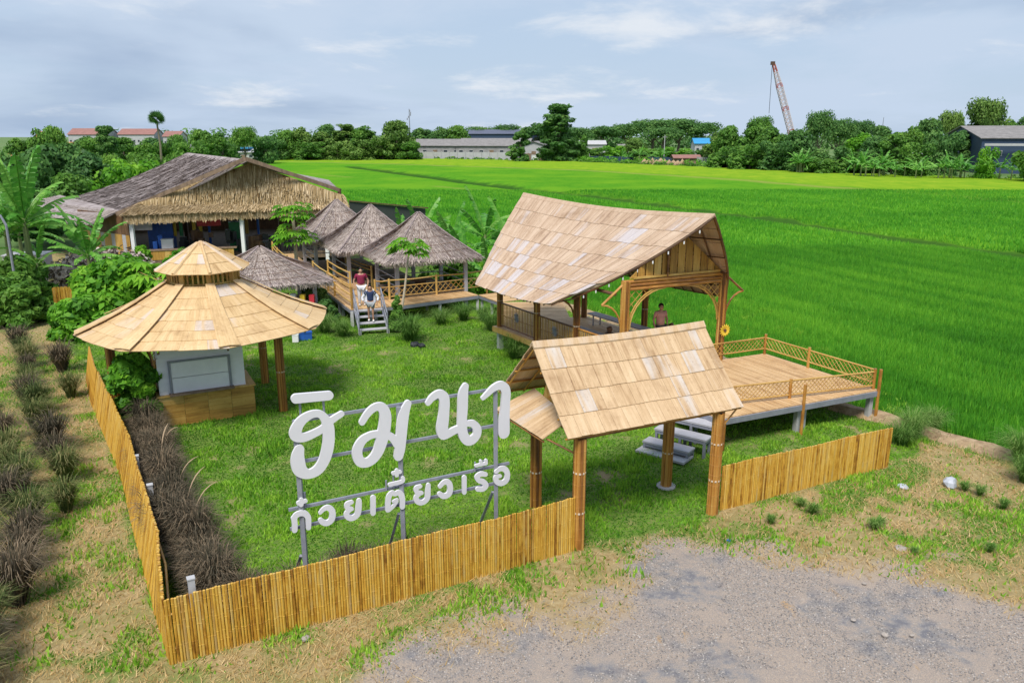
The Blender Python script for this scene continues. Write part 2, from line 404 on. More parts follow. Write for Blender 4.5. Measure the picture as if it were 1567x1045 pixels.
def masks(X, Y):
    """weights used by the yard sheet and by the plants scattered on it"""
    n1 = fbm(X, Y, 1.6, 1); n2 = fbm(X, Y, 0.5, 5); n3 = fbm(X, Y, 3.5, 9)
    gr = np.clip((sdf(X, Y, GRAV) + (n1 - 0.5) * 2.2 + (n2 - .5) * 1.6 + .35) / 1.15, 0, 1)
    la = np.clip((sdf(X, Y, LAWN) + (n2 - 0.5) * 0.5) / 0.2, 0, 1) * (1 - gr)
    # worn, dusty path through the gate and bare patches in the lawn
    px = distpoly(X, Y, [(2.6, 14.4), (2.7, 17.2), (2.2, 19.5), (1.1, 22)], False)
    path = np.clip(1 - (px + (n1 - .5) * 1.2) / 0.9, 0, 1)
    bare = np.clip((n2 * .5 + n1 * .5 - 0.63) / 0.08, 0, 1) * 0.6
    bare = np.maximum(bare, np.clip((n1 * .6 + n2 * .4 - .47 - 0.4 * (1 - path)) / 0.1, 0, 1))
    # green clumps in the straw strip outside the fences
    green = np.clip((n1 * .6 + n2 * .4 - 0.49) / 0.10, 0, 1) * .9
    ge = np.clip(1 - distpoly(X, Y, [(0.6, 14.0), (2.6, 14.9), (5.0, 16.2), (10.2, 18.9)], False) / 1.3 + (n2 - .5), 0, 1)
    green = np.maximum(green, np.clip((ge - .25) / .2, 0, 1) * np.clip((n1 - .35) / .1, 0, 1))
    green = green * (1 - la) * (1 - gr)
    return gr, la, bare, green, n1, n2, n3
def gridsheet(x0, x1, y0, y1, st, zf, keep, attrs, name, mat):
    nx = int((x1 - x0) / st) + 1; ny = int((y1 - y0) / st) + 1
    X, Y = np.meshgrid(np.linspace(x0, x1, nx), np.linspace(y0, y1, ny))
    Z = zf(X, Y)
    V = np.stack([X, Y, Z], -1).reshape(-1, 3)
    idx = np.arange(nx * ny).reshape(ny, nx)
    q = np.stack([idx[:-1, :-1], idx[:-1, 1:], idx[1:, 1:], idx[1:, :-1]], -1).reshape(-1, 4)
    if keep is not None:
        cx = (X[:-1, :-1] + X[1:, 1:]) / 2; cy = (Y[:-1, :-1] + Y[1:, 1:]) / 2
        q = q[keep(cx, cy).ravel()]
    me = bpy.data.meshes.new(name)
    me.vertices.add(len(V)); me.vertices.foreach_set('co', V.astype(np.float32).ravel())
    me.loops.add(q.size); me.loops.foreach_set('vertex_index', q.ravel().astype(np.int32))
    me.polygons.add(len(q)); me.polygons.foreach_set('loop_start', np.arange(0, q.size, 4, dtype=np.int32))
    me.polygons.foreach_set('loop_total', np.full(len(q), 4, dtype=np.int32))
    me.polygons.foreach_set('use_smooth', np.ones(len(q), bool))
    for k, fn in attrs.items():
        a = me.attributes.new(k, 'FLOAT', 'POINT'); a.data.foreach_set('value', fn(X, Y).ravel().astype(np.float32))
    me.materials.append(mat); me.update(calc_edges=True)
    o = bpy.data.objects.new(name, me); COL.objects.link(o)
    return o
FIELD = BUND[::1] + [(-140, 290), (-110, 308), (-88.7, 300.7), (-35, 300), (14.6, 270), (55.6, 216), (77, 182.6), (101, 158), (150, 105), (300, -10), (60, -20)]
# --- yard material
def attr(t, n): return nn(t, 'ShaderNodeAttribute', attribute_name=n).outputs['Fac']
m, t, b = newmat('yard_ground')
pos = 'Object'
nf = tex(t, 9, 6, 0.65, pos); nfine = tex(t, 45, 5, 0.7, pos); ncoarse = tex(t, 0.42, 5, 0.6, pos); nmid = tex(t, 3.2, 5, 0.62, pos)
dry = ramp(t, nf, [(0.3, (0.22, 0.16, 0.07)), (0.5, (0.36, 0.27, 0.13)), (0.72, (0.47, 0.38, 0.21))], 'LINEAR')
dry = mixc(t, ramp(t, tex(t, 1.1, 5, .65, pos), [(0.42, g(0)), (0.66, g(0.75))]), dry, (0.19, 0.20, 0.06))
dry = mixc(t, ramp(t, nfine, [(0.42, g(0)), (0.6, g(0.5))]), dry, (0.26, 0.17, 0.06))
gravel = ramp(t, nmid, [(0.38, (0.14, 0.14, 0.16)), (0.46, (0.25, 0.235, 0.23)), (0.58, (0.38, 0.31, 0.25))], 'LINEAR')
gravel = mixc(t, ramp(t, ncoarse, [(0.42, g(0.05)), (0.54, g(0.9))]), gravel, (0.42, 0.33, 0.255))
gravel = mixc(t, ramp(t, nfine, [(0.40, g(0.55)), (0.62, g(0))]), gravel, (0.14, 0.14, 0.16))
gravel = mixc(t, ramp(t, tex(t, 30, 4, .7, pos), [(0.60, g(0)), (0.68, g(0.6))]), gravel, (0.58, 0.55, 0.52))
gravel = mixc(t, ramp(t, tex(t, 2.0, 3, .6, pos, (1, .35, 1)), [(0.66, g(0)), (0.74, g(0.7))]), gravel, (0.42, 0.26, 0.11))
lawn = ramp(t, nf, [(0.3, (0.06, 0.12, 0.014)), (0.55, (0.12, 0.20, 0.022)), (0.75, (0.19, 0.26, 0.035))], 'LINEAR')
soil = ramp(t, nfine, [(0.3, (0.24, 0.16, 0.08)), (0.7, (0.42, 0.31, 0.18))], 'LINEAR')
lawn = mixc(t, attr(t, 'bare'), lawn, soil)
c = mixc(t, attr(t, 'green'), dry, lawn)
c = mixc(t, attr(t, 'lawn'), c, lawn)
dirt = ramp(t, nfine, [(0.3, (0.26, 0.19, 0.12)), (0.7, (0.46, 0.36, 0.25))], 'LINEAR')
e1 = ramp(t, attr(t, 'gravel'), [(0.0, g(0)), (0.5, g(1))], 'LINEAR')
e2 = ramp(t, attr(t, 'gravel'), [(0.45, g(0)), (1.0, g(1))], 'LINEAR')
c = mixc(t, e1, c, dirt)
c = mixc(t, e2, c, gravel)
t.links.new(c, b.inputs['Base Color']); b.inputs['Roughness'].default_value = 0.95
bump(t, b, nfine, 0.7, 0.03)
M_yard = m
zf = lambda X, Y: (fbm(X, Y, 2.5, 30) - .5) * 0.07
keepyard = lambda X, Y: ~(inpoly(X, Y, FIELD) & (distpoly(X, Y, BUND, False) > 0.5))
yard = gridsheet(-34, 24, 6, 62, 0.16, zf, keepyard,
    {'gravel': lambda X, Y: masks(X, Y)[0], 'lawn': lambda X, Y: masks(X, Y)[1], 'bare': lambda X, Y: masks(X, Y)[2], 'green': lambda X, Y: masks(X, Y)[3]}, 'yard_ground', M_yard)
tag(yard, kind='structure')
# --- far land 
m, t, b = newmat('far_land')
t.links.new(ramp(t, tex(t, 0.05, 6, .6), [(0.3, (0.05, 0.11, 0.02)), (0.55, (0.10, 0.18, 0.04)), (0.8, (0.26, 0.24, 0.13))], 'LINEAR'), b.inputs['Base Color'])
b.inputs['Roughness'].default_value = 1
land = gridsheet(-2500, 2500, -60, 3500, 100, lambda X, Y: X * 0 - 0.45, None, {}, 'ground', m)
tag(land, kind='structure')
# --- rice field
def ditch(X, Y): return distpoly(X, Y, [(46, 36), (29.5, 76.5), (24.4, 88), (11, 115), (-6.5, 147), (-45, 225)], False)
L1 = [(110, 60), (65.6, 101.6), (60.2, 119), (51.2, 134), (45.4, 151), (18.6, 196), (-30, 235), (-75, 262), (-110, 300)]
YELL = L1 + [(-110, 420), (400, 420), (400, 60)]
L2 = [(5, 116), (1.6, 120), (-8.8, 129), (-29, 158), (-60, 200)]
m, t, b = newmat('rice_field')
b.inputs['Specular IOR Level'].default_value = 0.0
n1 = tex(t, 0.35, 6, .65, 'Object', (1.0, 0.45, 1)); n2 = tex(t, 2.2, 6, .7, 'Object'); n3 = tex(t, .06, 3, .5, 'Object')
gcol = ramp(t, n2, [(0.28, (0.035, 0.150, 0.012)), (0.5, (0.070, 0.235, 0.016)), (0.75, (0.115, 0.30, 0.022))], 'LINEAR')
gcol = mixc(t, ramp(t, n1, [(0.35, g(0.0)), (0.7, g(0.7))]), gcol, (0.105, 0.27, 0.018))
gcol = mixc(t, ramp(t, n3, [(0.4, g(0.0)), (0.65, g(0.6))]), gcol, (0.15, 0.31, 0.020))
ycol = ramp(t, n1, [(0.3, (0.13, 0.275, 0.018)), (0.55, (0.20, 0.325, 0.022)), (0.75, (0.28, 0.36, 0.03))], 'LINEAR')
c = mixc(t, attr(t, 'yellow'), gcol, ycol)
c = mixc(t, attr(t, 'strip'), c, (0.26, 0.26, 0.07))
c = mixc(t, attr(t, 'mud'), c, (0.022, 0.060, 0.016))
t.links.new(c, b.inputs['Base Color']); b.inputs['Roughness'].default_value = 0.9
bump(t, b, n2, 0.8, 0.15)
def fz(X, Y):
    n = fbm(X, Y, 5, 40)
    far = np.clip((Y - 40) / 30, 0, 1)
    z = -0.28 + far * 0.42 + (n - .5) * 0.25 * far
    z = z - 0.42 * far * np.clip(1.6 - ditch(X, Y) / 2.5, 0, 1)
    return z
def wig(X, Y): return (fbm(X, Y, 6, 50) - .5) * 6
fattr = {'mud': lambda X, Y: np.clip(2.6 - (ditch(X, Y) + (fbm(X, Y, 3, 62) - .5) * 2.6), 0, .78),
         'yellow': lambda X, Y: np.clip((sdf(X, Y, YELL) + wig(X, Y)) / 6, 0, 1),
         'strip': lambda X, Y: np.clip(1.0 - (distpoly(X, Y, L1, False) + wig(X, Y) * .2) / 2.4, 0, 1) * .8 + np.clip(1 - (distpoly(X, Y, L2, False)) / 0.8, 0, 1) * np.clip((fbm(X, Y, 12, 60) - .45) / .1, 0, 1) * .8}
fkeep = lambda X, Y: inpoly(X, Y, FIELD) & (Y > -10)
f1 = gridsheet(-30, 60, 5, 100, 0.5, fz, fkeep, fattr, 'rice_field', m); tag(f1, kind='structure')
fk2 = lambda X, Y: inpoly(X, Y, FIELD) & ~((X > -30) & (X < 60) & (Y > 5) & (Y < 100))
f2 = gridsheet(-150, 300, -10, 340, 1.25, fz, fk2, fattr, 'rice_field', m); tag(f2, kind='structure')
# --- bund ridge of dry soil
m, t, b = newmat('bund_soil')
t.links.new(ramp(t, tex(t, 5, 6, .65), [(0.3, (0.20, 0.13, 0.07)), (0.55, (0.38, 0.27, 0.16)), (0.75, (0.50, 0.39, 0.25))], 'LINEAR'), b.inputs['Base Color'])
b.inputs['Roughness'].default_value = 1; bump(t, b, tex(t, 14, 5, .7), .8, .05)
M_soil = m
def polyline(pts, step):
    P = [np.array(p, float) for p in pts]; out_ = []
    for a, b_ in zip(P[:-1], P[1:]):
        L = np.linalg.norm(b_ - a); n = max(1, int(L / step))
        for k in range(n): out_.append(a + (b_ - a) * k / n)
    out_.append(P[-1])
    return out_
mb = MB(); pl = polyline(BUND[:14], 0.35)
prof = [(-0.75, -0.3), (-0.5, -0.02), (-0.22, 0.16), (0.12, 0.19), (0.42, 0.02), (0.8, -0.35)]
rows = []
for i, p in enumerate(pl):
    d = pl[min(i + 1, len(pl) - 1)] - pl[max(i - 1, 0)]; d /= np.linalg.norm(d) + 1e-9; nr = np.array([d[1], -d[0]])
    rows.append([(p[0] + nr[0] * (a + random.uniform(-.06, .06)), p[1] + nr[1] * (a + random.uniform(-.06, .06)), z + (random.uniform(-.04, .05))) for a, z in prof])
for i in range(len(rows) - 1):
    for j in range(5):
        mb.face([rows[i][j], rows[i][j + 1], rows[i + 1][j + 1], rows[i + 1][j]])
tag(mb.build('bund_ridge', M_soil, smooth=True), kind='structure')

# ================================================================== GROUND COVER (stuff)
def scatter(n, x0, x1, y0, y1, prob):
    X = RNG.uniform(x0, x1, n); Y = RNG.uniform(y0, y1, n)
    k = RNG.random(n) < prob(X, Y)
    return X[k], Y[k]
def blades(X, Y, Z, h, w, lean, v, name, mat, label, seg=1):
    n = len(X); a = RNG.uniform(0, 2 * np.pi, n); l = RNG.uniform(0, 1, n) * lean; la_ = RNG.uniform(0, 2 * np.pi, n)
    hh = h * RNG.uniform(.6, 1.15, n); ww = w * RNG.uniform(.7, 1.3, n)
    c, s = np.cos(a) * ww / 2, np.sin(a) * ww / 2
    tx, ty, tz = X + np.cos(la_) * l * hh, Y + np.sin(la_) * l * hh, Z + hh * np.sqrt(np.clip(1 - l * l * .6, .05, 1))
    V = np.stack([np.stack([X - c, Y - s, Z], -1), np.stack([X + c, Y + s, Z], -1), np.stack([tx, ty, tz], -1)], 1).reshape(-1, 3)
    o = link(name, npmesh(name, V, 3, mat, v))
    return tag(o, label, kind='stuff')
# lawn leaves
X, Y = scatter(620000, -22, 13, 11, 46, lambda X, Y: (lambda q: (q[1] * (1 - q[2]) + q[3] * .8 + .10 * (1 - q[1]) * (1 - q[0])) * np.clip(1.1 - (Y - 12) / 60, .45, 1))(masks(X, Y)))
q = masks(X, Y)
v = np.clip(q[6] * .9 + (fbm(X, Y, .7, 95) - .5) * 1.3 + (q[5] - .5) * .6 + RNG.normal(0, .17, len(X)) + .06, 0, 1)
hgt = 0.045 + 0.11 * np.clip((fbm(X, Y, .7, 95) - .45) / .2, 0, 1)
blades(X, Y, zf(X, Y) - .005, hgt, 0.05, 0.8, v, 'lawn_grass', M_lawnleaf, 'short leafy green lawn inside the bamboo fence')
# straw
sm = lambda X, Y: (lambda q: (1 - q[0]) * (1 - q[1]) * (1 - q[3] * .6) * (.35 + .65 * (q[4] > .42)))(masks(X, Y))
X, Y = scatter(420000, -24, 15, 7, 34, sm)
ok = ~(inpoly(X, Y, FIELD)); X, Y = X[ok], Y[ok]; n = len(X)
a = RNG.uniform(0, np.pi, n); L = RNG.uniform(.05, .2, n) ** 1.2 * .7; wv = RNG.uniform(.003, .009, n); tz = RNG.uniform(0.0, .10, n)
dxv, dyv = np.cos(a) * L, np.sin(a) * L; z0 = zf(X, Y) + .01
V = np.stack([np.stack([X - dxv - dyv / L * wv, Y - dyv + dxv / L * wv, z0], -1), np.stack([X - dxv + dyv / L * wv, Y - dyv - dxv / L * wv, z0], -1), np.stack([X + dxv, Y + dyv, z0 + tz], -1)], 1).reshape(-1, 3)
q = masks(X, Y)
o = link('dry_straw', npmesh('dry_straw', V, 3, M_straw, np.clip(RNG.normal(.5, .25, n), 0, 1))); tag(o, 'dry straw and dead grass lying outside the bamboo fence', kind='stuff')
# greener weeds along the bund and fence feet
X, Y = scatter(260000, -22, 22, 8, 45, lambda X, Y: np.where(Y < 45, np.clip(1 - distpoly(X, Y, BUND, False) / 0.9, 0, .45) * (fbm(X, Y, 1.1, 70) > .5), 0))
v = np.clip(fbm(X, Y, .8, 72) + RNG.normal(0, .2, len(X)), 0, 1)
blades(X, Y, X * 0 - .05, .34, .03, .7, v, 'bund_weeds', M_tuft, 'rough green weeds growing along the soil bund')
# rice
def ricep(X, Y):
    d = distpoly(X, Y, BUND, False)
    return inpoly(X, Y, FIELD) * (d > .75) * np.clip(1.15 - (Y - 18) / 75, .12, 1) * (ditch(X, Y) + (fbm(X, Y, 3, 62) - .5) * 2.6 > 2.1)
ang = math.atan2(E2.y, E2.x)
def ricev(X, Y):
    s_ = X * E1.x + Y * E1.y; r_ = X * E2.x + Y * E2.y
    row = .5 + .5 * np.sin(s_ * 2 * np.pi / 2.4 + 1.5 * fbm(s_, r_, 9, 88))
    return np.clip(.25 + .45 * fbm(X, Y, 8, 80) + .5 * (fbm(s_, r_ * .18, 1.5, 84) - .3) - .16 * (row > .86) + .12 * (fbm(X, Y, 22, 90) - .5) + RNG.normal(0, .17, len(X)), 0, 1)
def invview(X, Y): return (np.abs(X) < Y * .70 + 9)
X, Y = scatter(1650000, 0, 48, 8, 60, lambda X, Y: ricep(X, Y) * invview(X, Y) * .8)
fz_ = fz(X, Y)
blades(X, Y, fz_, .50 + .2 * (fbm(X, Y, 1.0, 86) - .5), .045, .55, ricev(X, Y), 'rice_plants', M_rice, 'dense bright green young rice in the flooded field')
X, Y = scatter(540000, -45, 84, 60, 125, lambda X, Y: ricep(X, Y) * invview(X, Y) * 4)
blades(X, Y, fz(X, Y) - .25, .58, .16, .6, ricev(X, Y), 'rice_plants', M_rice, 'green rice further out in the field')
# ================================================================== FENCES
def cane_mesh(h, r, n=6):
    mb = MB(); z = 0; pts = []; rr = []
    k = random.uniform(.2, .35)
    nodes = []
    while k < h - .05: nodes.append(k); k += random.uniform(.24, .36)
    pts = [(0, 0, 0)]; rr = [r]
    for q in nodes:
        pts += [(0, 0, q - .008), (0, 0, q), (0, 0, q + .008)]; rr += [r, r * 1.16, r]
    pts.append((0, 0, h)); rr.append(r)
    mb.tube(pts, rr, n)
    return mb.mesh('cane', M_cane)
def leanrot(d, ln):
    v = Vector((d[1] * ln + random.uniform(-.008, .008), -d[0] * ln + random.uniform(-.008, .008), 1.18)).normalized()
    q = Vector((0, 0, 1)).rotation_difference(v) @ Matrix.Rotation(random.uniform(0, 6.28), 3, 'Z').to_quaternion()
    return q.to_euler()
CANES = [cane_mesh(1.0 * f, .0255) for f in (1, 1, 1, 1, 1)]
def fence(pts, height, label, name='bamboo_fence', pitch=.0495, lean=0.0, limit=300, near=None, rails=True, wob=.025):
    root = thing(name, (pts[0][0], pts[0][1], 0), label, 'fence')
    tot = []; L = 0
    segs = []
    for a, b_ in zip(pts[:-1], pts[1:]):
        l = math.hypot(b_[0] - a[0], b_[1] - a[1]); segs.append((L, l, a, b_)); L += l
    n = int(L / pitch); spots = []
    for i in range(n):
        s = (i + .5) * L / n
        for s0, l, a, b_ in segs:
            if s0 <= s <= s0 + l + 1e-6:
                t_ = (s - s0) / l; x = a[0] + (b_[0] - a[0]) * t_; y = a[1] + (b_[1] - a[1]) * t_
                d = ((b_[0] - a[0]) / l, (b_[1] - a[1]) / l); break
        panel = math.floor(s / 2.1)
        h = height + .018 * math.sin(s * 1.7) + random.uniform(-wob, wob) + (panel % 2) * .012
        spots.append((x, y, d, h, s))
    st = MB(); use_st = False
    for i, (x, y, d, h, s) in enumerate(spots):
        off = random.uniform(-.006, .006)
        if i < limit:
            link('cane', random.choice(CANES), root, (x - d[1] * off, y + d[0] * off, -.03), leanrot(d, lean * min(1, s / 2.6) if lean else 0), (random.uniform(.85, 1.08), random.uniform(.85, 1.05), h + .03))
        else:
            use_st = True
            st.tube([(x, y, -.03), (x + d[1] * lean * .9, y - d[0] * lean * .9, h)], .024, 6)
    if use_st:
        o = st.build('canes_far', M_cane, root); o['kind'] = 'stuff'
    if rails:
        for z in (.28, .92):
            mb = MB()
            for s0, l, a, b_ in segs:
                sg_ = .06 if not lean else -.07 - lean * z / 1.2 * 1.0; nx, ny = -(b_[1] - a[1]) / l * sg_, (b_[0] - a[0]) / l * sg_; nx0, ny0 = (nx, ny) if a != pts[0] else (nx * .25, ny * .25)
                mb.tube([(a[0] + nx0, a[1] + ny0, z * height / 1.2), (b_[0] + nx, b_[1] + ny, z * height / 1.2)], .022, 6)
            mb.build('rail', M_rail, root)
    return root
fence(FF, 1.2, 'front bamboo fence of tight upright canes between the left corner and the gate', wob=.007)
fence(LF, 1.22, 'long curving bamboo fence running from the front corner back to the round kiosk', wob=.010, lean=.27)
fence(F2, 1.12, 'short bamboo fence to the right of the gate, in front of the stage deck', wob=.010)
fence([(-22.3, 37.4), (-20.9, 37.9)], 1.35, 'small separate bamboo fence panel among the bushes at the far left', rails=False)
# grey fence posts seen behind the left fence
for i, (x, y) in enumerate([(-5.42, 11.62), (-7.98, 15.75), (-9.0, 17.3)]):
    mb = MB(); h = [1.34, 1.10, 1.12][i]
    mb.box((x + .05, y + .05, h / 2), (.11, .11, h), .5)
    mb.box((x + .05, y + .05, h + .012), (.13, .13, .02), .5)
    o = mb.build('fence_post', M_conc)
    tag(o, ['pale concrete post at the front corner behind the bamboo fence', 'pale concrete post behind the left fence, second from the front corner', 'pale concrete post behind the left fence, third from the front corner', 'pale concrete post behind the left fence nearest the kiosk', 'pale concrete post behind the left fence, second from the front corner'][i], 'post', 'concrete posts behind the left fence')

# bundle post: part 'post' made of canes as sub-parts
PCANE = {}
def post(root, x, y, z0, z1, r=.105, n=9, ties=(.35, .62), mat=None, tall=True, name='post'):
    mb = MB()
    mb.tube([(x, y, z0), (x, y, z1 - .02)], r * .62, 8)
    p = mb.build(name, M_dark, root)
    key = round(z1 - z0, 1)
    for k in range(n):
        a = 2 * math.pi * k / n; cr = r * math.sin(math.pi / n) * 1.02
        key = (round(cr, 3))
        if key not in PCANE:
            m_ = MB(); pts = []; rr = []
            for q in range(0, 11):
                pts += [(0, 0, q / 10)] if q in (0, 10) else [(0, 0, q / 10 - .003), (0, 0, q / 10), (0, 0, q / 10 + .003)]
                rr += [cr] if q in (0, 10) else [cr, cr * 1.12, cr]
            m_.tube(pts, rr, 6)
            PCANE[key] = m_.mesh('post_cane', M_post)
        link('cane', PCANE[key], p, (x + math.cos(a) * (r - cr * .6), y + math.sin(a) * (r - cr * .6), z0 + random.uniform(-.02, 0)), (0, 0, 0), (1, 1, z1 - z0 + random.uniform(-.02, .02)))
    for tz in ties:
        mb = MB(); z = z0 + (z1 - z0) * tz
        mb.tube([(x, y, z - .018), (x, y, z + .018)], r + .014, 10)
        mb.build('tie_band', M_rope, p)
    return p
def panels(root, fn, rows, cols, mat, thick=.022, name='roof_panel', limit=300, lift=.018, far_name='roof_panels_back', jit=.3, seed=1, skip=None):
    """fn(u, v) -> point on the roof (v 0 at the ridge, 1 at the eave); staggered boards, each its own part"""
    rnd = random.Random(seed); cnt = 0; st = MB()
    for j in range(rows):
        v0 = j / rows; v1 = (j + 1) / rows + .012
        cc = cols[j] if isinstance(cols, (list, tuple)) else cols
        cuts = [0] + [(k + rnd.uniform(-jit, jit)) / cc for k in range(1, cc)] + [1]
        for k in range(cc):
            a, b_ = cuts[k], cuts[k + 1]
            if skip and skip((a + b_) / 2, (v0 + v1) / 2): continue
            e = .0006; a2, b2 = a + e, b_ - e
            vv0 = max(0, v0 - .012); wob = rnd.uniform(-.004, .004)
            quad = []
            for (uu, vv) in ((a2, v1 + wob), (b2, v1 + wob), (b2, vv0), (a2, vv0)):
                p = Vector(fn(uu, vv)); quad.append(p)
            nrm = (quad[1] - quad[0]).cross(quad[3] - quad[0]).normalized()
            if nrm.z < 0: quad = [quad[1], quad[0], quad[3], quad[2]]; nrm = -nrm
            lo = rnd.uniform(0, .003)
            b4 = [quad[0] + nrm * (lift + lo), quad[1] + nrm * (lift + lo), quad[2] + nrm * lo, quad[3] + nrm * lo]
            t4 = [p + nrm * thick for p in b4]
            if cnt < limit:
                mb = MB(); mb.hexa(b4, t4); mb.build(name, mat, root)
            else:
                st.hexa(b4, t4)
            cnt += 1
    if st.v:
        o = st.build(far_name, mat, root); o['kind'] = 'stuff'

# ================================================================== GATE
FL, BL, BR, FR = (1.4, 15.05), (.56, 16.9), (3.85, 18.05), (4.65, 16.63)
gate = thing('entrance_gate', (2.65, 16.6, 0), 'bamboo entrance gate with pitched roof of pale boards standing between the two fences', 'gate')
zp = {0: 2.75, 1: 2.75}
for (x, y) in (FL, BL, BR, FR):
    post(gate, x, y, 0, 2.5 if (x, y) in (FL, FR) else 2.75, .125, 10, ties=(.34, .70))
RL, RR = Vector((.42, 15.95, 4.22)), Vector((4.50, 17.92, 4.20))
EL, ER = Vector((1.10, 14.72, 2.62)), Vector((5.22, 16.80, 2.56))
BLE, BRE = Vector((-.30, 17.25, 2.75)), Vector((3.85, 19.10, 2.75))
def gfront(u, v):
    top = RL.lerp(RR, u); bot = EL.lerp(ER, u); p = top.lerp(bot, v)
    p.z -= .05 * math.sin(math.pi * u) * (1 - v) ; p.z -= .05 * math.sin(math.pi * v)
    return p
def gback(u, v):
    top = RL.lerp(RR, u); bot = BLE.lerp(BRE, u); p = top.lerp(bot, v); p.z -= .05 * math.sin(math.pi * u) * (1 - v)
    return p
panels(gate, gfront, 4, 15, M_panel, seed=3)
panels(gate, gback, 4, 14, M_panel, seed=4)
mb = MB()
for k in range(12):
    a = RL.lerp(RR, k / 12); b_ = RL.lerp(RR, (k + 1) / 12)
    for q, kk in ((a, k / 12), (b_, (k + 1) / 12)): q.z += .05 - .05 * math.sin(math.pi * kk)
    f = (EL - RL).normalized() * .13; bk = (BLE - RL).normalized() * .13
    mb.hexa([a + f - Vector((0, 0, .02)), b_ + f - Vector((0, 0, .02)), b_, a], [a + f + Vector((0, -.01, .02)), b_ + f + Vector((0, -.01, .02)), b_ + Vector((0, 0, .045)), a + Vector((0, 0, .045))])
    mb.hexa([a, b_, b_ + bk - Vector((0, 0, .02)), a + bk - Vector((0, 0, .02))], [a + Vector((0, 0, .045)), b_ + Vector((0, 0, .045)), b_ + bk + Vector((0, .01, .02)), a + bk + Vector((0, .01, .02))])
mb.build('ridge_cap', M_panel, gate)
dn = Vector((0, 0, -.07))
for k in range(9):      # rafters under the two slopes
    mb = MB(); u = .015 + k * .97 / 8
    mb.tube([gfront(u, .02) + dn, gfront(u, .99) + dn * .8], .024, 6); mb.tube([gback(u, .02) + dn, gback(u, .99) + dn * .8], .024, 6)
    mb.build('rafter', M_post, gate)
for v in (.25, .5, .75, .97):
    mb = MB(); mb.tube([gback(0.0, v) + dn * .5, gback(1, v) + dn * .5], .022, 6)
    mb.build('purlin', M_post, gate)
    mb = MB(); mb.tube([gfront(0.0, v) + dn * 1.2, gfront(1, v) + dn * 1.2], .022, 6)
    mb.build('purlin', M_post, gate)
for a, b_ in ((FL, FR), (BL, BR), (FL, BL), (FR, BR)):
    mb = MB(); mb.tube([(a[0], a[1], 2.50), (b_[0], b_[1], 2.50)], .045, 8)
    mb.build('beam', M_post, gate)
# slatted gable walls
def gable(root, a, b_, apex, zb, n, mat, name='gable_board'):
    a, b_, apex = Vector(a), Vector(b_), Vector(apex)
    nr = (b_ - a).cross(Vector((0, 0, 1))).normalized() * .012
    for k in range(n):
        t0, t1 = k / n + .006, (k + 1) / n - .006
        def top(t_):
            base_ = a.lerp(b_, t_); tm = (Vector((apex.x, apex.y, 0)) - Vector((a.x, a.y, 0))).length / (Vector((b_.x, b_.y, 0)) - Vector((a.x, a.y, 0))).length
            f = t_ / tm if t_ < tm else (1 - t_) / (1 - tm)
            return Vector((base_.x, base_.y, zb + (apex.z - zb) * max(f, .02)))
        p0, p1 = a.lerp(b_, t0), a.lerp(b_, t1); q0, q1 = top(t0), top(t1)
        mb = MB()
        mb.hexa([p0 - nr, p1 - nr, q1 - nr, q0 - nr], [p0 + nr, p1 + nr, q1 + nr, q0 + nr])
        mb.build(name, mat, root)
gable(gate, (1.24, 15.42, 2.70), (.66, 16.70, 2.70), (.93, 16.18, 3.85), 2.70, 9, M_wallbam)
gable(gate, (4.42, 17.12, 2.70), (3.95, 18.0, 2.70), (4.22, 17.70, 3.85), 2.70, 9, M_wallbam)
# little skirt roof at the left gable
S0, S1, S2, S3 = Vector((1.22, 15.35, 2.80)), Vector((.52, 17.0, 2.92)), Vector((-.36, 17.10, 2.38)), Vector((.66, 15.28, 2.36))
def gskirt(u, v): return S0.lerp(S1, u).lerp(S3.lerp(S2, u), v)
panels(gate, gskirt, 1, 14, M_panel, seed=8, jit=.1)
mb = MB(); mb.tube([FL + (2.1,), (.72, 15.35, 2.36)], .022, 6); mb.build('brace', M_post, gate)
mb = MB(); mb.tube([FR + (2.0,), (5.15, 16.92, 2.5)], .02, 6); mb.build('brace', M_post, gate)
mb = MB(); mb.tube([S3 + dn * .6, S2 + dn * .6], .022, 6); mb.build('purlin', M_post, gate)
mb = MB(); mb.tube([(3.85, 18.05, .01), (3.85, 18.05, .05)], .24, 12); mb.build('footing', M_conc, gate)

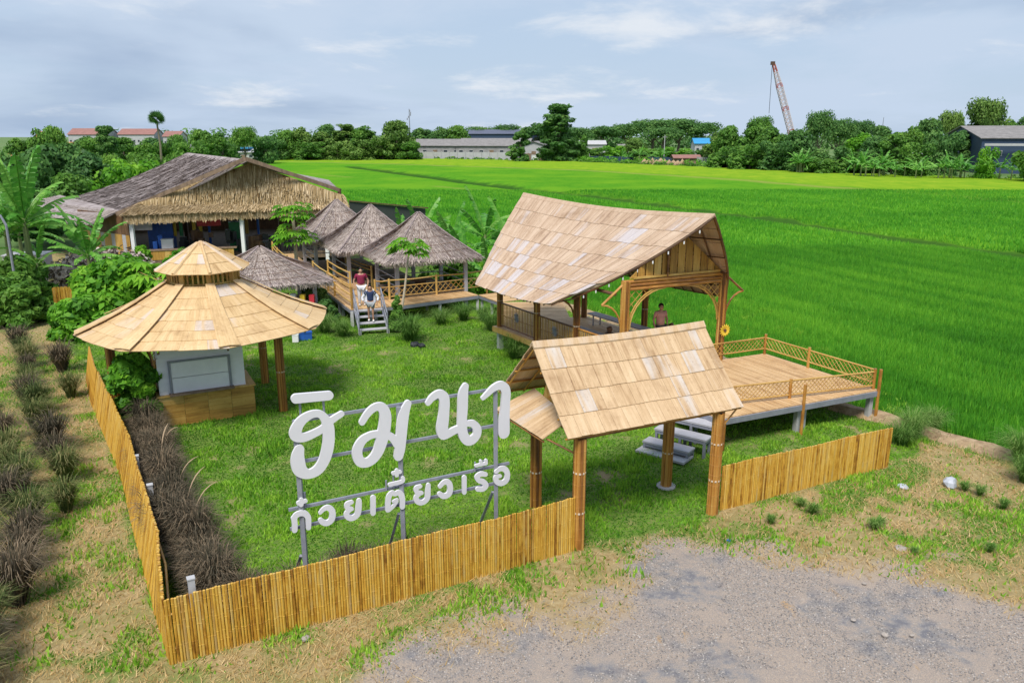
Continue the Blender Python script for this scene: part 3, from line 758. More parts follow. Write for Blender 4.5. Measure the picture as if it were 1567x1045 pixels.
# ================================================================== PAVILION
A0 = Vector((3.62, 24.6, 0)); D1 = Vector((.905, .425, 0)); D2 = Vector((-.53, .848, 0)); WID = 3.95
ZF = .95
def pv(a, t, z): return A0 + D1 * a + D2 * t + Vector((0, 0, z))
pav = thing('bamboo_pavilion', pv(2, 4, 0), 'large open bamboo pavilion with sweeping board roof in front of the rice field', 'pavilion')
for (a, t) in ((0, 0), (0, 2.55), (0, 5.05), (0, 7.75), (WID, 0), (WID, 3.9), (WID, 7.75)):
    p = pv(a, t, 0)
    post(pav, p.x, p.y, ZF, 4.02 if t == 0 else 3.52, .135 if t == 0 else .115, 10, ties=(.42,) if t else ())
    mb = MB(); mb.box((p.x, p.y, ZF / 2), (.2, .2, ZF), .5); mb.build('footing', M_conc, pav)
mid = WID / 2
def prf(side):
    def f(u, v):      # u 0 front .. 1 back
        tr = -1.5 + u * 10.8
        te = 2.0 + u * 5.55 if side < 0 else .5 + u * 7.2
        # rounded corners at the eave
        vv = v
        t_ = tr + (te - tr) * (v ** 1.15)
        half = (3.1 + (.28 * u if side < 0 else 0)) * v
        rc = max(0, abs(u - .5) * 2 - .80) / .20
        half -= .55 * rc ** 2 * v ** 3
        z = 6.12 - 3.16 * (v * 1.04 - .04 * v * v) - .18 * math.sin(math.pi * u) * (1 - v) - .20 * math.sin(math.pi * v) * .5
        z -= .14 * math.sin(math.pi * u) * v ** 3 - .25 * rc ** 2 * v ** 3 - .14 * 0
        return pv(mid + side * half, t_, z)
    return f
fL, fR = prf(-1), prf(1)
panels(pav, fL, 7, 27, M_panel2, seed=21)
panels(pav, fR, 7, 20, M_panel2, seed=22, limit=0, far_name='roof_panels_field_side')
mb = MB()
for k in range(20):
    a, b_ = fL(k / 20, 0), fL((k + 1) / 20, 0)
    c1_, c2_ = fL(k / 20, .035), fL((k + 1) / 20, .035); e1_, e2_ = fR(k / 20, .035), fR((k + 1) / 20, .035)
    up = Vector((0, 0, .05)); mb.hexa([c1_, c2_, b_, a], [c1_ + up, c2_ + up, b_ + up * 1.3, a + up * 1.3]); mb.hexa([a, b_, e2_, e1_], [a + up * 1.3, b_ + up * 1.3, e2_ + up, e1_ + up])
mb.build('ridge_cap', M_panel2, pav)
for sgn, ff in ((-1, fL), (1, fR)):
    for k in range(15):
        u = .004 + k * .992 / 14; mb = MB()
        mb.tube([ff(u, q / 6) + Vector((0, 0, -.06)) for q in range(7)], .026, 5); mb.build('rafter', M_dark if k else M_post, pav)
    for v in (.2, .4, .6, .8, .97):
        mb = MB(); mb.tube([ff(q / 8, v) + Vector((0, 0, -.10)) for q in range(9)], .024, 5); mb.build('purlin', M_dark, pav)
    mb = MB()       # front barge edge with its hanging string of lamps
    mb.tube([ff(0, q / 10) + Vector((0, 0, -.03)) for q in range(11)], .035, 6); mb.build('barge_pole', M_dark, pav)
mb = MB()
for q in range(1, 10):
    p = fL(0, q / 10) + Vector((0, 0, -.1)); mb.tube([p, p + Vector((0, 0, -.09))], .022, 6)
mb.build('lamp_string', M_white, pav)
# beams
for a, b_ in (((0, 0), (WID, 0)), ((0, 7.75), (WID, 7.75))):
    for z in (3.98, 3.86, 3.74) if a[1] == 0 else (3.5, 3.4):
        mb = MB(); mb.tube([pv(a[0] - .12, a[1], z), pv(b_[0] + .12, b_[1], z)], .06, 8); mb.build('beam', M_post, pav)
for a in (0, WID):
    mb = MB(); mb.tube([pv(a, .5, 3.50), pv(a, 7.9, 3.50)], .06, 8); mb.build('beam', M_dark, pav)
gable(pav, pv(.12, 0, 4.07), pv(WID - .12, 0, 4.07), pv(mid, 0, 5.58), 4.07, 12, M_wallbam)
gable(pav, pv(.5, 7.75, 3.6), pv(WID - .5, 7.75, 3.6), pv(mid, 7.75, 5.0), 3.6, 10, M_wallbam)
mb = MB(); mb.beam(pv(.25, -.06, 4.10), pv(WID - .25, -.06, 4.10), .05, .07); mb.build('trim', M_rail, pav)
mb = MB(); mb.beam(pv(1.55, -.06, 4.07), pv(1.55, -.06, 5.2), .12, .05, (1, 0, 0)); mb.build('trim', M_post, pav)
# arched lattice brackets
def bracket(root, base, dirv, h=1.35, w=1.35, mat=M_rail, lattice=True):
    base = Vector(base); cor = base + Vector((0, 0, h))
    pts = [base + dirv * (w * (1 - math.cos(a))) + Vector((0, 0, h * math.sin(a))) for a in [math.pi / 2 * k / 8 for k in range(9)]]
    for o_ in (0, .05):
        mb = MB(); mb.tube([p + dirv * o_ - Vector((0, 0, o_)) for p in pts], .026, 6); mb.build('arch', mat, root)
    if lattice:
        mb = MB(); n = 9
        for k in range(1, n):
            for s_ in (1, -1):
                L = []; cst = k / n * (w + h) if s_ == 1 else -w + k / n * (w + h)
                for q in range(41):
                    x = q / 40 * w; z = cst - x if s_ == 1 else cst + x
                    if z < 0 or z > h: continue
                    if z >= h * math.sqrt(max(0, 1 - (1 - x / w) ** 2)) - .02: L.append((x, z))
                if len(L) > 2: mb.beam(base + dirv * L[0][0] + Vector((0, 0, L[0][1])), base + dirv * L[-1][0] + Vector((0, 0, L[-1][1])), .018, .018)
        if mb.v: mb.build('lattice', mat, root)
bracket(pav, pv(.15, 0, 2.45), D1, 1.28, 1.35)
bracket(pav, pv(WID - .15, 0, 2.45), -D1, 1.28, 1.35)
mb = MB(); mb.tube([pv(.12, -.03, ZF), pv(.12, -.03, 2.5)], .03, 6); mb.build('arch', M_rail, pav)
mb = MB(); mb.tube([pv(WID - .12, -.03, ZF), pv(WID - .12, -.03, 2.5)], .03, 6); mb.build('arch', M_rail, pav)
def strut(root, a, t, sgn, m_):       # curved strut reaching out under the eave
    pts = [pv(a + sgn * (.12 + .75 * (1 - math.cos(q * math.pi / 12)) ), t, 2.35 + (.95 if t == 0 else .70) * math.sin(q * math.pi / 12)) for q in range(7)]
    mb = MB(); mb.tube(pts, .035, 6); mb.tube([pts[-1], pv(a, t, 3.98 if t == 0 else 3.45)], .04, 6); mb.build('strut', m_, root)
for t in (0, 2.55, 5.05, 7.75): strut(pav, 0, t, -1, M_post)
for t in (0, 3.9, 7.75): strut(pav, WID, t, 1, M_dark if t else M_post)
# floor
nb = 36
for k in range(nb):
    mb = MB(); a0 = -.15 + k * (WID + .3) / nb; a1 = -.15 + (k + 1) * (WID + .3) / nb - .008
    z = ZF + random.uniform(-.004, .004)
    mb.hexa([pv(a0, -.3, z - .035), pv(a1, -.3, z - .035), pv(a1, 7.95, z - .035), pv(a0, 7.95, z - .035)], [pv(a0, -.3, z), pv(a1, -.3, z), pv(a1, 7.95, z), pv(a0, 7.95, z)])
    # put v along the length
    mb.uv[0:4] = [(0, 0), (.11, 0), (.11, 10), (0, 10)]
    mb.build('floor_board', M_deck, pav)
for (p, q) in ((pv(-.2, -.3, .84), pv(-.2, 7.95, .84)), (pv(WID + .2, -.3, .84), pv(WID + .2, 7.95, .84)), (pv(-.2, -.36, .84), pv(WID + .2, -.36, .84))):
    mb = MB(); mb.beam(p, q, .08, .20); mb.build('floor_beam', M_rail, pav)
# left railing: slats between posts with a starry centre ornament
for (t0, t1) in ((5.05, 7.75), (2.55, 5.05), (.0, 2.55)):
    a_, b_ = t0 + .14, t1 - .14
    for z in (ZF + .08, ZF + 1.0):
        mb = MB(); mb.tube([pv(-.02, a_, z), pv(-.02, b_, z)], .035, 6); mb.build('handrail', M_post, pav)
    mb = MB(); mb.tube([pv(-.02, a_, ZF + .5), pv(-.02, b_, ZF + .5)], .018, 6); mb.build('handrail', M_post, pav)
    n = 22
    for k in range(n):
        t = a_ + (k + .5) * (b_ - a_) / n; mb = MB()
        mb.tube([pv(-.02, t, ZF + .1), pv(-.02, t, ZF + .98)], .021, 5); mb.build('slat', M_wallbam, pav)
    c_ = pv(-.06, (a_ + b_) / 2, ZF + .62); mb = MB()
    for k in range(6):
        an = k * math.pi / 6; d = D2 * math.cos(an) + Vector((0, 0, 1)) * math.sin(an); mb.beam(c_ - d * .2, c_ + d * .2, .02, .03, (1, 0, 0))
    mb.build('ornament', M_steel, pav)
# benches and odds on the pavilion floor
def bench(root_label, p, q, z, w=.45, h=.42, group=None):
    t = thing('bench', ((p + q) / 2) + Vector((0, 0, z)), root_label, 'bench')
    d = (q - p).normalized(); n_ = Vector((-d.y, d.x, 0)) * w / 2
    mb = MB(); zz = Vector((0, 0, z + h)); mb.hexa([p - n_ + zz, q - n_ + zz, q + n_ + zz, p + n_ + zz], [x + Vector((0, 0, .05)) for x in (p - n_ + zz, q - n_ + zz, q + n_ + zz, p + n_ + zz)]); mb.build('seat', M_greywood, t)
    for f in (.06, .36, .66, .94):
        for s_ in (-.8, .8):
            b_ = p.lerp(q, f) + n_ * s_; mb = MB(); mb.box((b_.x, b_.y, z + h / 2), (.06, .06, h)); mb.build('leg', M_greywood, t)
    return t
bench('long grey bench along the field side of the pavilion', pv(WID - .45, .6, 0), pv(WID - .45, 6.6, 0), ZF)
bench('low grey table bench in the middle of the pavilion floor', pv(mid - .35, 2.3, 0), pv(mid - .35, 5.2, 0), ZF, .8, .28)
for i, (a, t, z) in enumerate(((mid - .35, 2.9, ZF + .33), (WID - .45, 1.9, ZF + .47), (WID - .6, 2.3, ZF + .47))):
    p = pv(a, t, z); mb = MB()
    mb.tube([p, p + Vector((0, 0, .16)), p + Vector((0, 0, .26))], [.07, .15, .16], 9); mb.tube([p + Vector((0, 0, .2)), p + Vector((0, 0, .42)), p + Vector((.05, 0, .5))], [.05, .12, .02], 7)
    tag(mb.build('flower_pot', M_dark), ['dark flower pot on the low table in the pavilion', 'dark flower pot on the long bench beside the seated man', 'dark flower pot further along the long bench in the pavilion'][i], 'flower pot')
# yellow flower on the front right post
fl = thing('flower_ornament', pv(WID, -.17, 2.0), 'big yellow flower ornament fixed to the front right pavilion post', 'ornament')
fc = pv(WID, -.19, 2.03); R_ = D1; U_ = Vector((0, 0, 1)); N_ = -D2
for k in range(14):
    an = 2 * math.pi * k / 14; d = R_ * math.cos(an) + U_ * math.sin(an); s_ = R_ * -math.sin(an) + U_ * math.cos(an); mb = MB()
    a_ = fc + d * .05; b_ = fc + d * .16 + N_ * .03; c_ = fc + d * .24 + N_ * .01
    mb.face([a_ - s_ * .02, b_ - s_ * .036, c_, b_ + s_ * .036, a_ + s_ * .02]); mb.build('petal', M_yel, fl)
mb = MB(); mb.tube([fc, fc + N_ * .05], .05, 10); mb.build('flower_centre', M_dark, fl)

# ================================================================== STAGE DECK
P1, P2, P3 = Vector((5.72, 20.35, .95)), Vector((11.27, 22.9, .95)), Vector((9.06, 27.05, .95))
P4 = P1 + (P3 - P2) + Vector((-.1, 0, 0))
deck = thing('stage_deck', (8.4, 23.7, 0), 'raised square bamboo stage deck with low lattice railing at the edge of the rice field', 'deck')
# joint to the pavilion: deck widened to its front posts
nb = 52
def dk(a, b_, z=.95):
    f = P1.lerp(P2, a); bk = P4.lerp(P3, a); p = f.lerp(bk, b_); return Vector((p.x, p.y, z))
for k in range(nb):
    a0, a1 = k / nb, (k + 1) / nb - .0012
    for (b0, b1) in ((0.0, .175), (.178, 1.0)):
        z = .95 + random.uniform(-.004, .004); mb = MB()
        mb.hexa([dk(a0, b0, z - .03), dk(a1, b0, z - .03), dk(a1, b1, z - .03), dk(a0, b1, z - .03)], [dk(a0, b0, z), dk(a1, b0, z), dk(a1, b1, z), dk(a0, b1, z)])
        mb.build('deck_board', M_deck, deck)
for (a, b_) in (((0, 0), (1, 0)), ((1, 0), (1, 1)), ((0, 0), (0, 1)), ((0, 1), (1, 1))):
    mb = MB(); mb.beam(dk(*a, .84), dk(*b_, .84), .1, .16); mb.build('beam', M_steel, deck)
for (a, b_) in ((.02, .02), (.5, .04), (.97, .03), (.97, .5), (.97, .97), (.02, .5), (.5, .5), (.5, .97), (.03, .97), (.55, .06)):
    p = dk(a, b_, 0); mb = MB(); mb.box((p.x, p.y, .37), (.15, .15, .8), .44); mb.build('leg', M_conc, deck)
def lattice_rail(root, p, q, z0, z1, step=.16, w=.016, mat=M_rail, posts=()):
    p = Vector((p[0], p[1], 0)); q = Vector((q[0], q[1], 0)); L = (q - p).length; d = (q - p) / L
    for z in (z0, z1):
        mb = MB(); mb.tube([p + Vector((0, 0, z)), q + Vector((0, 0, z))], .026, 6); mb.build('handrail', mat, root)
    h = z1 - z0; n = int((L + h) / step)
    for s_ in (1, -1):
        for k in range(n):
            x0 = k * step - h
            a_, b_ = x0, x0 + h; za, zb = (z0, z1) if s_ == 1 else (z1, z0)
            if a_ < 0: za = za + (zb - za) * (-a_ / h); a_ = 0
            if b_ > L: zb = zb - (zb - za) * ((b_ - L) / max(b_ - a_, 1e-3)); b_ = L
            if b_ - a_ < .03: continue
            off = Vector((-d.y, d.x, 0)) * .012 * s_
            mb = MB(); mb.beam(p + d * a_ + off + Vector((0, 0, za)), p + d * b_ + off + Vector((0, 0, zb)), w, w * .7)
            mb.build('lattice_strip', mat, root)
lattice_rail(deck, dk(.03, .19)[:2], dk(.985, .03)[:2], 1.06, 1.50, .14)
lattice_rail(deck, dk(.985, .03)[:2], dk(.985, .985)[:2], 1.16, 1.56, .17)
lattice_rail(deck, dk(.985, .985)[:2], dk(.52, .985)[:2], 1.16, 1.56, .17)
for (a, b_, h, z0) in ((.03, .01, 1.5, 0), (.5, .01, 1.55, 0), (.995, .01, 1.62, 0), (.5, .113, 1.55, .95), (.985, .03, 1.6, .95), (.985, .57, 1.66, .95), (.985, .985, 1.68, .95)):
    p = dk(a, b_, 0); mb = MB()
    hh = .9 if (a, b_) == (.03, .01) else h
    mb.tube([(p.x, p.y - .1 * (z0 == 0), z0), (p.x, p.y - .1 * (z0 == 0), hh)], .05, 8); mb.build('rail_post', M_post, deck)
# steps to the deck: three free-standing grey bench-like steps
def step_bench(c, a_len, z, w, label):
    c = Vector(c); dl = Vector((.80, -.60, 0)); dw = Vector((.60, .80, 0))
    c = Vector((c.x, c.y, 0)); t = thing('step', (c.x, c.y, 0), label, 'step', 'grey wooden steps up to the stage deck')
    q = lambda s, r, zz: c + dl * s * a_len / 2 + dw * r * w / 2 + Vector((0, 0, zz))
    mb = MB(); mb.hexa([q(-1, -1, z - .05), q(1, -1, z - .05), q(1, 1, z - .05), q(-1, 1, z - .05)], [q(-1, -1, z), q(1, -1, z), q(1, 1, z), q(-1, 1, z)]); mb.build('tread', M_greywood, t)
    for s_ in (-.92, 0, .92):
        for r in (-.8, .8):
            p = q(s_, r, 0); mb = MB(); mb.box((p.x, p.y, (z - .05) / 2), (.07, .07, z - .05), -.64); mb.build('leg', M_steel, t)
    mb = MB(); mb.beam(q(-.95, -.85, z - .10), q(.95, -.85, z - .10), .03, .08); mb.build('apron', M_steel, t)
    mb = MB(); mb.beam(q(.95, -.85, z - .10), q(.95, .85, z - .10), .03, .08); mb.build('apron', M_steel, t)
step_bench((4.30, 20.12, 0), 1.38, .30, .42, 'lowest grey step by the concrete slab, below the stage deck')
step_bench((4.74, 20.38, 0), 1.55, .55, .42, 'middle grey step in front of the stage deck')
step_bench((5.12, 20.75, 0), 1.7, .78, .42, 'highest grey step, touching the stage deck')
mb = MB(); mb.box((4.16, 19.98, .07), (1.45, .6, .06), -.66); tag(mb.build('concrete_slab', M_conc), 'thin grey concrete slab in the grass under the lowest step', 'slab')
# ================================================================== SIGN
GLYPHS = [
  ('bar',[[(2.501,4.034,0.086),(3.081,3.998,0.082)]]) ,
  ('ho',[[(3.288,3.616,0.054),(3.097,3.521,0.063),(2.934,3.396,0.067),(2.757,3.327,0.072),(2.594,3.292,0.08),(2.474,3.328,0.094),(2.445,3.404,0.106),(2.507,3.543,0.094),(2.617,3.644,0.083),(2.762,3.699,0.068),(2.895,3.683,0.065),(2.984,3.581,0.08),(3.033,3.43,0.1),(3.034,3.286,0.108),(3.024,3.123,0.106),(2.984,2.945,0.106),(2.915,2.771,0.101),(2.789,2.62,0.097),(2.613,2.58,0.087),(2.486,2.683,0.119),(2.454,2.823,0.126),(2.46,2.965,0.11),(2.495,3.085,0.084)]]) ,
  ('mo',[[(3.664,3.391,0.059),(3.75,3.511,0.065),(3.856,3.607,0.071),(3.97,3.645,0.075),(4.071,3.593,0.095),(4.112,3.449,0.109),(4.099,3.283,0.115),(4.064,3.119,0.12),(4.011,2.938,0.116),(3.94,2.759,0.104),(3.831,2.63,0.096),(3.705,2.58,0.088),(3.594,2.624,0.095),(3.542,2.751,0.095),(3.558,2.897,0.091),(3.645,3.028,0.083),(3.771,3.095,0.071),(3.895,3.112,0.067),(4.059,3.089,0.068),(4.161,3.044,0.066),(4.252,2.957,0.076),(4.322,2.836,0.081)],[(4.563,3.607,0.068),(4.489,3.449,0.096),(4.449,3.285,0.107),(4.42,3.076,0.105),(4.398,2.886,0.101),(4.37,2.718,0.101),(4.338,2.588,0.091)]]) ,
  ('no',[[(4.97,3.554,0.053),(5.06,3.647,0.069),(5.193,3.701,0.078),(5.287,3.633,0.102),(5.31,3.51,0.103),(5.3,3.338,0.103),(5.275,3.167,0.114),(5.249,2.996,0.118),(5.268,2.86,0.104),(5.385,2.86,0.083),(5.499,2.895,0.075),(5.637,2.926,0.075)],[(5.757,3.773,0.064),(5.719,3.674,0.091),(5.7,3.535,0.104),(5.69,3.317,0.104),(5.674,3.098,0.098),(5.671,2.92,0.099),(5.698,2.758,0.101),(5.782,2.635,0.097),(5.891,2.632,0.095),(5.986,2.717,0.087),(5.995,2.84,0.087),(5.926,2.953,0.076),(5.822,2.99,0.063),(5.753,2.995,0.059)]]) ,
  ('aa',[[(6.131,3.466,0.042),(6.237,3.543,0.057),(6.367,3.636,0.07),(6.521,3.673,0.085),(6.617,3.602,0.098),(6.648,3.474,0.098),(6.638,3.318,0.096),(6.623,3.116,0.103),(6.603,2.937,0.118),(6.597,2.755,0.125),(6.597,2.651,0.123)]]) ,
  ('ko',[[(2.307,1.536,0.049),(2.316,1.648,0.049),(2.316,1.762,0.05),(2.354,1.826,0.053),(2.436,1.844,0.053),(2.515,1.815,0.054),(2.562,1.735,0.052),(2.563,1.62,0.049),(2.557,1.526,0.046)],[(2.299,1.779,0.044),(2.354,1.826,0.049)]]) ,
  ('plus',[[(2.413,2.053,0.041),(2.539,2.066,0.036)],[(2.469,2.114,0.034),(2.456,2.008,0.04)]]) ,
  ('wo',[[(2.789,1.771,0.033),(2.853,1.827,0.042),(2.929,1.842,0.05),(2.999,1.779,0.057),(3.014,1.676,0.058),(2.979,1.572,0.058),(2.895,1.535,0.054),(2.822,1.573,0.051),(2.787,1.623,0.045)]]) ,
  ('yo',[[(3.384,1.847,0.04),(3.305,1.827,0.049),(3.297,1.759,0.046),(3.381,1.709,0.037)],[(3.369,1.709,0.037),(3.296,1.667,0.046),(3.277,1.605,0.052),(3.328,1.537,0.054),(3.406,1.523,0.055),(3.485,1.58,0.058),(3.514,1.725,0.058),(3.53,1.847,0.046)]]) ,
  ('e',[[(3.803,1.844,0.051),(3.788,1.525,0.05)]]) ,
  ('to',[[(4.081,1.524,0.047),(4.091,1.659,0.052),(4.117,1.798,0.052),(4.185,1.86,0.047),(4.244,1.819,0.042),(4.307,1.841,0.05),(4.363,1.777,0.057),(4.383,1.66,0.054),(4.378,1.52,0.051)],[(4.277,1.699,0.028),(4.194,1.673,0.025)],[(4.275,1.659,0.028),(4.198,1.579,0.035),(4.1,1.52,0.044)]]) ,
  ('ii',[[(4.143,2.038,0.037),(4.39,2.049,0.038),(4.412,2.124,0.034)]]) ,
  ('plus2',[[(4.222,2.257,0.037),(4.36,2.254,0.034)],[(4.296,2.301,0.037),(4.289,2.206,0.041)]]) ,
  ('yo2',[[(4.762,1.868,0.038),(4.679,1.849,0.048),(4.685,1.768,0.044),(4.784,1.723,0.038)],[(4.766,1.723,0.038),(4.683,1.681,0.046),(4.666,1.61,0.053),(4.724,1.536,0.053),(4.815,1.519,0.053),(4.896,1.581,0.055),(4.913,1.713,0.055),(4.93,1.859,0.043)]]) ,
  ('wo2',[[(5.175,1.777,0.042),(5.261,1.844,0.05),(5.355,1.82,0.058),(5.392,1.683,0.059),(5.359,1.572,0.06),(5.254,1.546,0.056),(5.162,1.616,0.049)]]) ,
  ('e2',[[(5.703,1.853,0.049),(5.698,1.529,0.046)]]) ,
  ('ro',[[(6.178,1.82,0.046),(6.07,1.852,0.053),(5.985,1.807,0.053),(6.029,1.72,0.052),(6.127,1.666,0.057),(6.182,1.571,0.057),(6.116,1.513,0.054),(5.997,1.536,0.05)]]) ,
  ('uee',[[(5.964,2.056,0.032),(6.19,2.058,0.032)],[(6.073,2.139,0.028),(6.076,2.062,0.028)],[(6.191,2.128,0.032),(6.194,2.057,0.032)]]) ,
  ('o',[[(6.418,1.828,0.043),(6.513,1.876,0.05),(6.626,1.839,0.06),(6.677,1.715,0.058),(6.646,1.588,0.062),(6.538,1.548,0.058),(6.431,1.61,0.058),(6.411,1.712,0.05),(6.512,1.714,0.036)]]) ,
]
SO = Vector((-5.66 - .466 * .75, 11.23 + .885 * .75, 0)); SD = Vector((.885, .466, 0)); SN = Vector((-.466, .885, 0))
def sp(s, z, o=0.0): return SO + SD * s + SN * o + Vector((0, 0, z))
sign = thing('sign', sp(4.4, 0), 'big white Thai lettering in two lines on a grey steel frame behind the fence', 'sign')
for (s, z1) in ((2.47, 3.62), (4.40, 3.55), (6.44, 3.66)):
    mb = MB(); p = sp(s, 0, .05); mb.beam(p, p + Vector((0, 0, z1)), .085, .085, (1, 0, 0)); mb.build('post', M_steel, sign)
for (s, z0) in ((2.40, .95), (4.33, 1.35), (6.38, 1.35)):
    mb = MB(); mb.beam(sp(s, z0, .08), sp(s - .05, 0.0, .85), .05, .05, (1, 0, 0)); mb.build('brace', M_steel, sign)
for (s0, s1, z) in ((2.45, 6.52, 3.57), (2.5, 6.52, 2.79), (2.25, 6.78, 1.90), (2.25, 6.78, 1.515)):
    mb = MB(); mb.beam(sp(s0, z, .115), sp(s1, z, .115), .045, .055); mb.build('rail', M_steel, sign)
for (s, z0, z1) in ((2.58, 3.57, 3.95), (3.0, 3.57, 3.95), (4.1, 1.9, 2.1), (5.98, 1.9, 2.1), (6.17, 1.9, 2.1), (2.55, 1.9, 2.2), (4.25, 1.9, 2.25)):
    mb = MB(); mb.beam(sp(s, z0, .075), sp(s, z1, .075), .05, .03, (1, 0, 0)); mb.build('stub', M_steel, sign)
def catmull(pts, n=5):
    if len(pts) < 3: return [np.array(p) for p in pts]
    P = [np.array(p, float) for p in pts]; P = [2 * P[0] - P[1]] + P + [2 * P[-1] - P[-2]]; o = []
    for i in range(1, len(P) - 2):
        for k in range(n):
            t_ = k / n; o.append(.5 * ((2 * P[i]) + (-P[i - 1] + P[i + 1]) * t_ + (2 * P[i - 1] - 5 * P[i] + 4 * P[i + 1] - P[i + 2]) * t_ ** 2 + (-P[i - 1] + 3 * P[i] - 3 * P[i + 1] + P[i + 2]) * t_ ** 3))
    o.append(P[-2]); return o
def glyph(strokes, cell, depth=.05):
    allp = [p for s in strokes for p in s]; R = max(p[2] for p in allp) + cell * 2
    x0 = min(p[0] for p in allp) - R; x1 = max(p[0] for p in allp) + R; y0 = min(p[1] for p in allp) - R; y1 = max(p[1] for p in allp) + R
    nx = int((x1 - x0) / cell) + 2; ny = int((y1 - y0) / cell) + 2
    X, Y = np.meshgrid(x0 + np.arange(nx) * cell, y0 + np.arange(ny) * cell)
    D = np.full(X.shape, 1e9)
    for s in strokes:
        q = catmull(s)
        for a, b_ in zip(q[:-1], q[1:]):
            dx_, dy_ = b_[0] - a[0], b_[1] - a[1]; L = dx_ * dx_ + dy_ * dy_ + 1e-12
            t_ = np.clip(((X - a[0]) * dx_ + (Y - a[1]) * dy_) / L, 0, 1)
            D = np.minimum(D, np.hypot(X - a[0] - t_ * dx_, Y - a[1] - t_ * dy_) - (a[2] + (b_[2] - a[2]) * t_))
    mb = MB()
    F = lambda x, y: sp(x, y, -depth / 2); B = lambda x, y: sp(x, y, depth / 2)
    for j in range(ny - 1):
        i = 0
        while i < nx - 1:
            c = [(i, j), (i + 1, j), (i + 1, j + 1), (i, j + 1)]
            d = [D[b_, a] for a, b_ in c]
            if max(d) < 0:
                i1 = i
                while i1 + 1 < nx - 1 and max(D[j, i1 + 1], D[j, i1 + 2], D[j + 1, i1 + 2], D[j + 1, i1 + 1]) < 0: i1 += 1
                xa, xb, ya, yb = x0 + i * cell, x0 + (i1 + 1) * cell, y0 + j * cell, y0 + (j + 1) * cell
                poly = [(xa, ya), (xb, ya), (xb, yb), (xa, yb)]
                mb.face([F(*p) for p in poly]); mb.face([B(*p) for p in poly[::-1]])
                i = i1 + 1; continue
            if min(d) < 0:
                poly = []; cr = []
                for k in range(4):
                    (a, b_), (a2, b2) = c[k], c[(k + 1) % 4]; da, db = d[k], d[(k + 1) % 4]
                    if da < 0: poly.append((x0 + a * cell, y0 + b_ * cell))
                    if (da < 0) != (db < 0):
                        t_ = da / (da - db); p = (x0 + (a + (a2 - a) * t_) * cell, y0 + (b_ + (b2 - b_) * t_) * cell)
                        poly.append(p); cr.append((p, da < 0))
                if len(poly) > 2: mb.face([F(*p) for p in poly]); mb.face([B(*p) for p in poly[::-1]])
                outp = [p for p, o_ in cr if o_]; inp = [p for p, o_ in cr if not o_]
                if len(cr) == 2:
                    a, b_ = outp[0], inp[0]; mb.face([F(*b_), F(*a), B(*a), B(*b_)])
            i += 1
    return mb
for name, st in GLYPHS:
    big = name in ('bar', 'ho', 'mo', 'no', 'aa')
    mb = glyph(st, .014 if big else .009, .06 if big else .04)
    mb.build('letter' if name not in ('bar', 'plus', 'plus2', 'ii', 'uee') else 'vowel_mark', M_letter, sign)

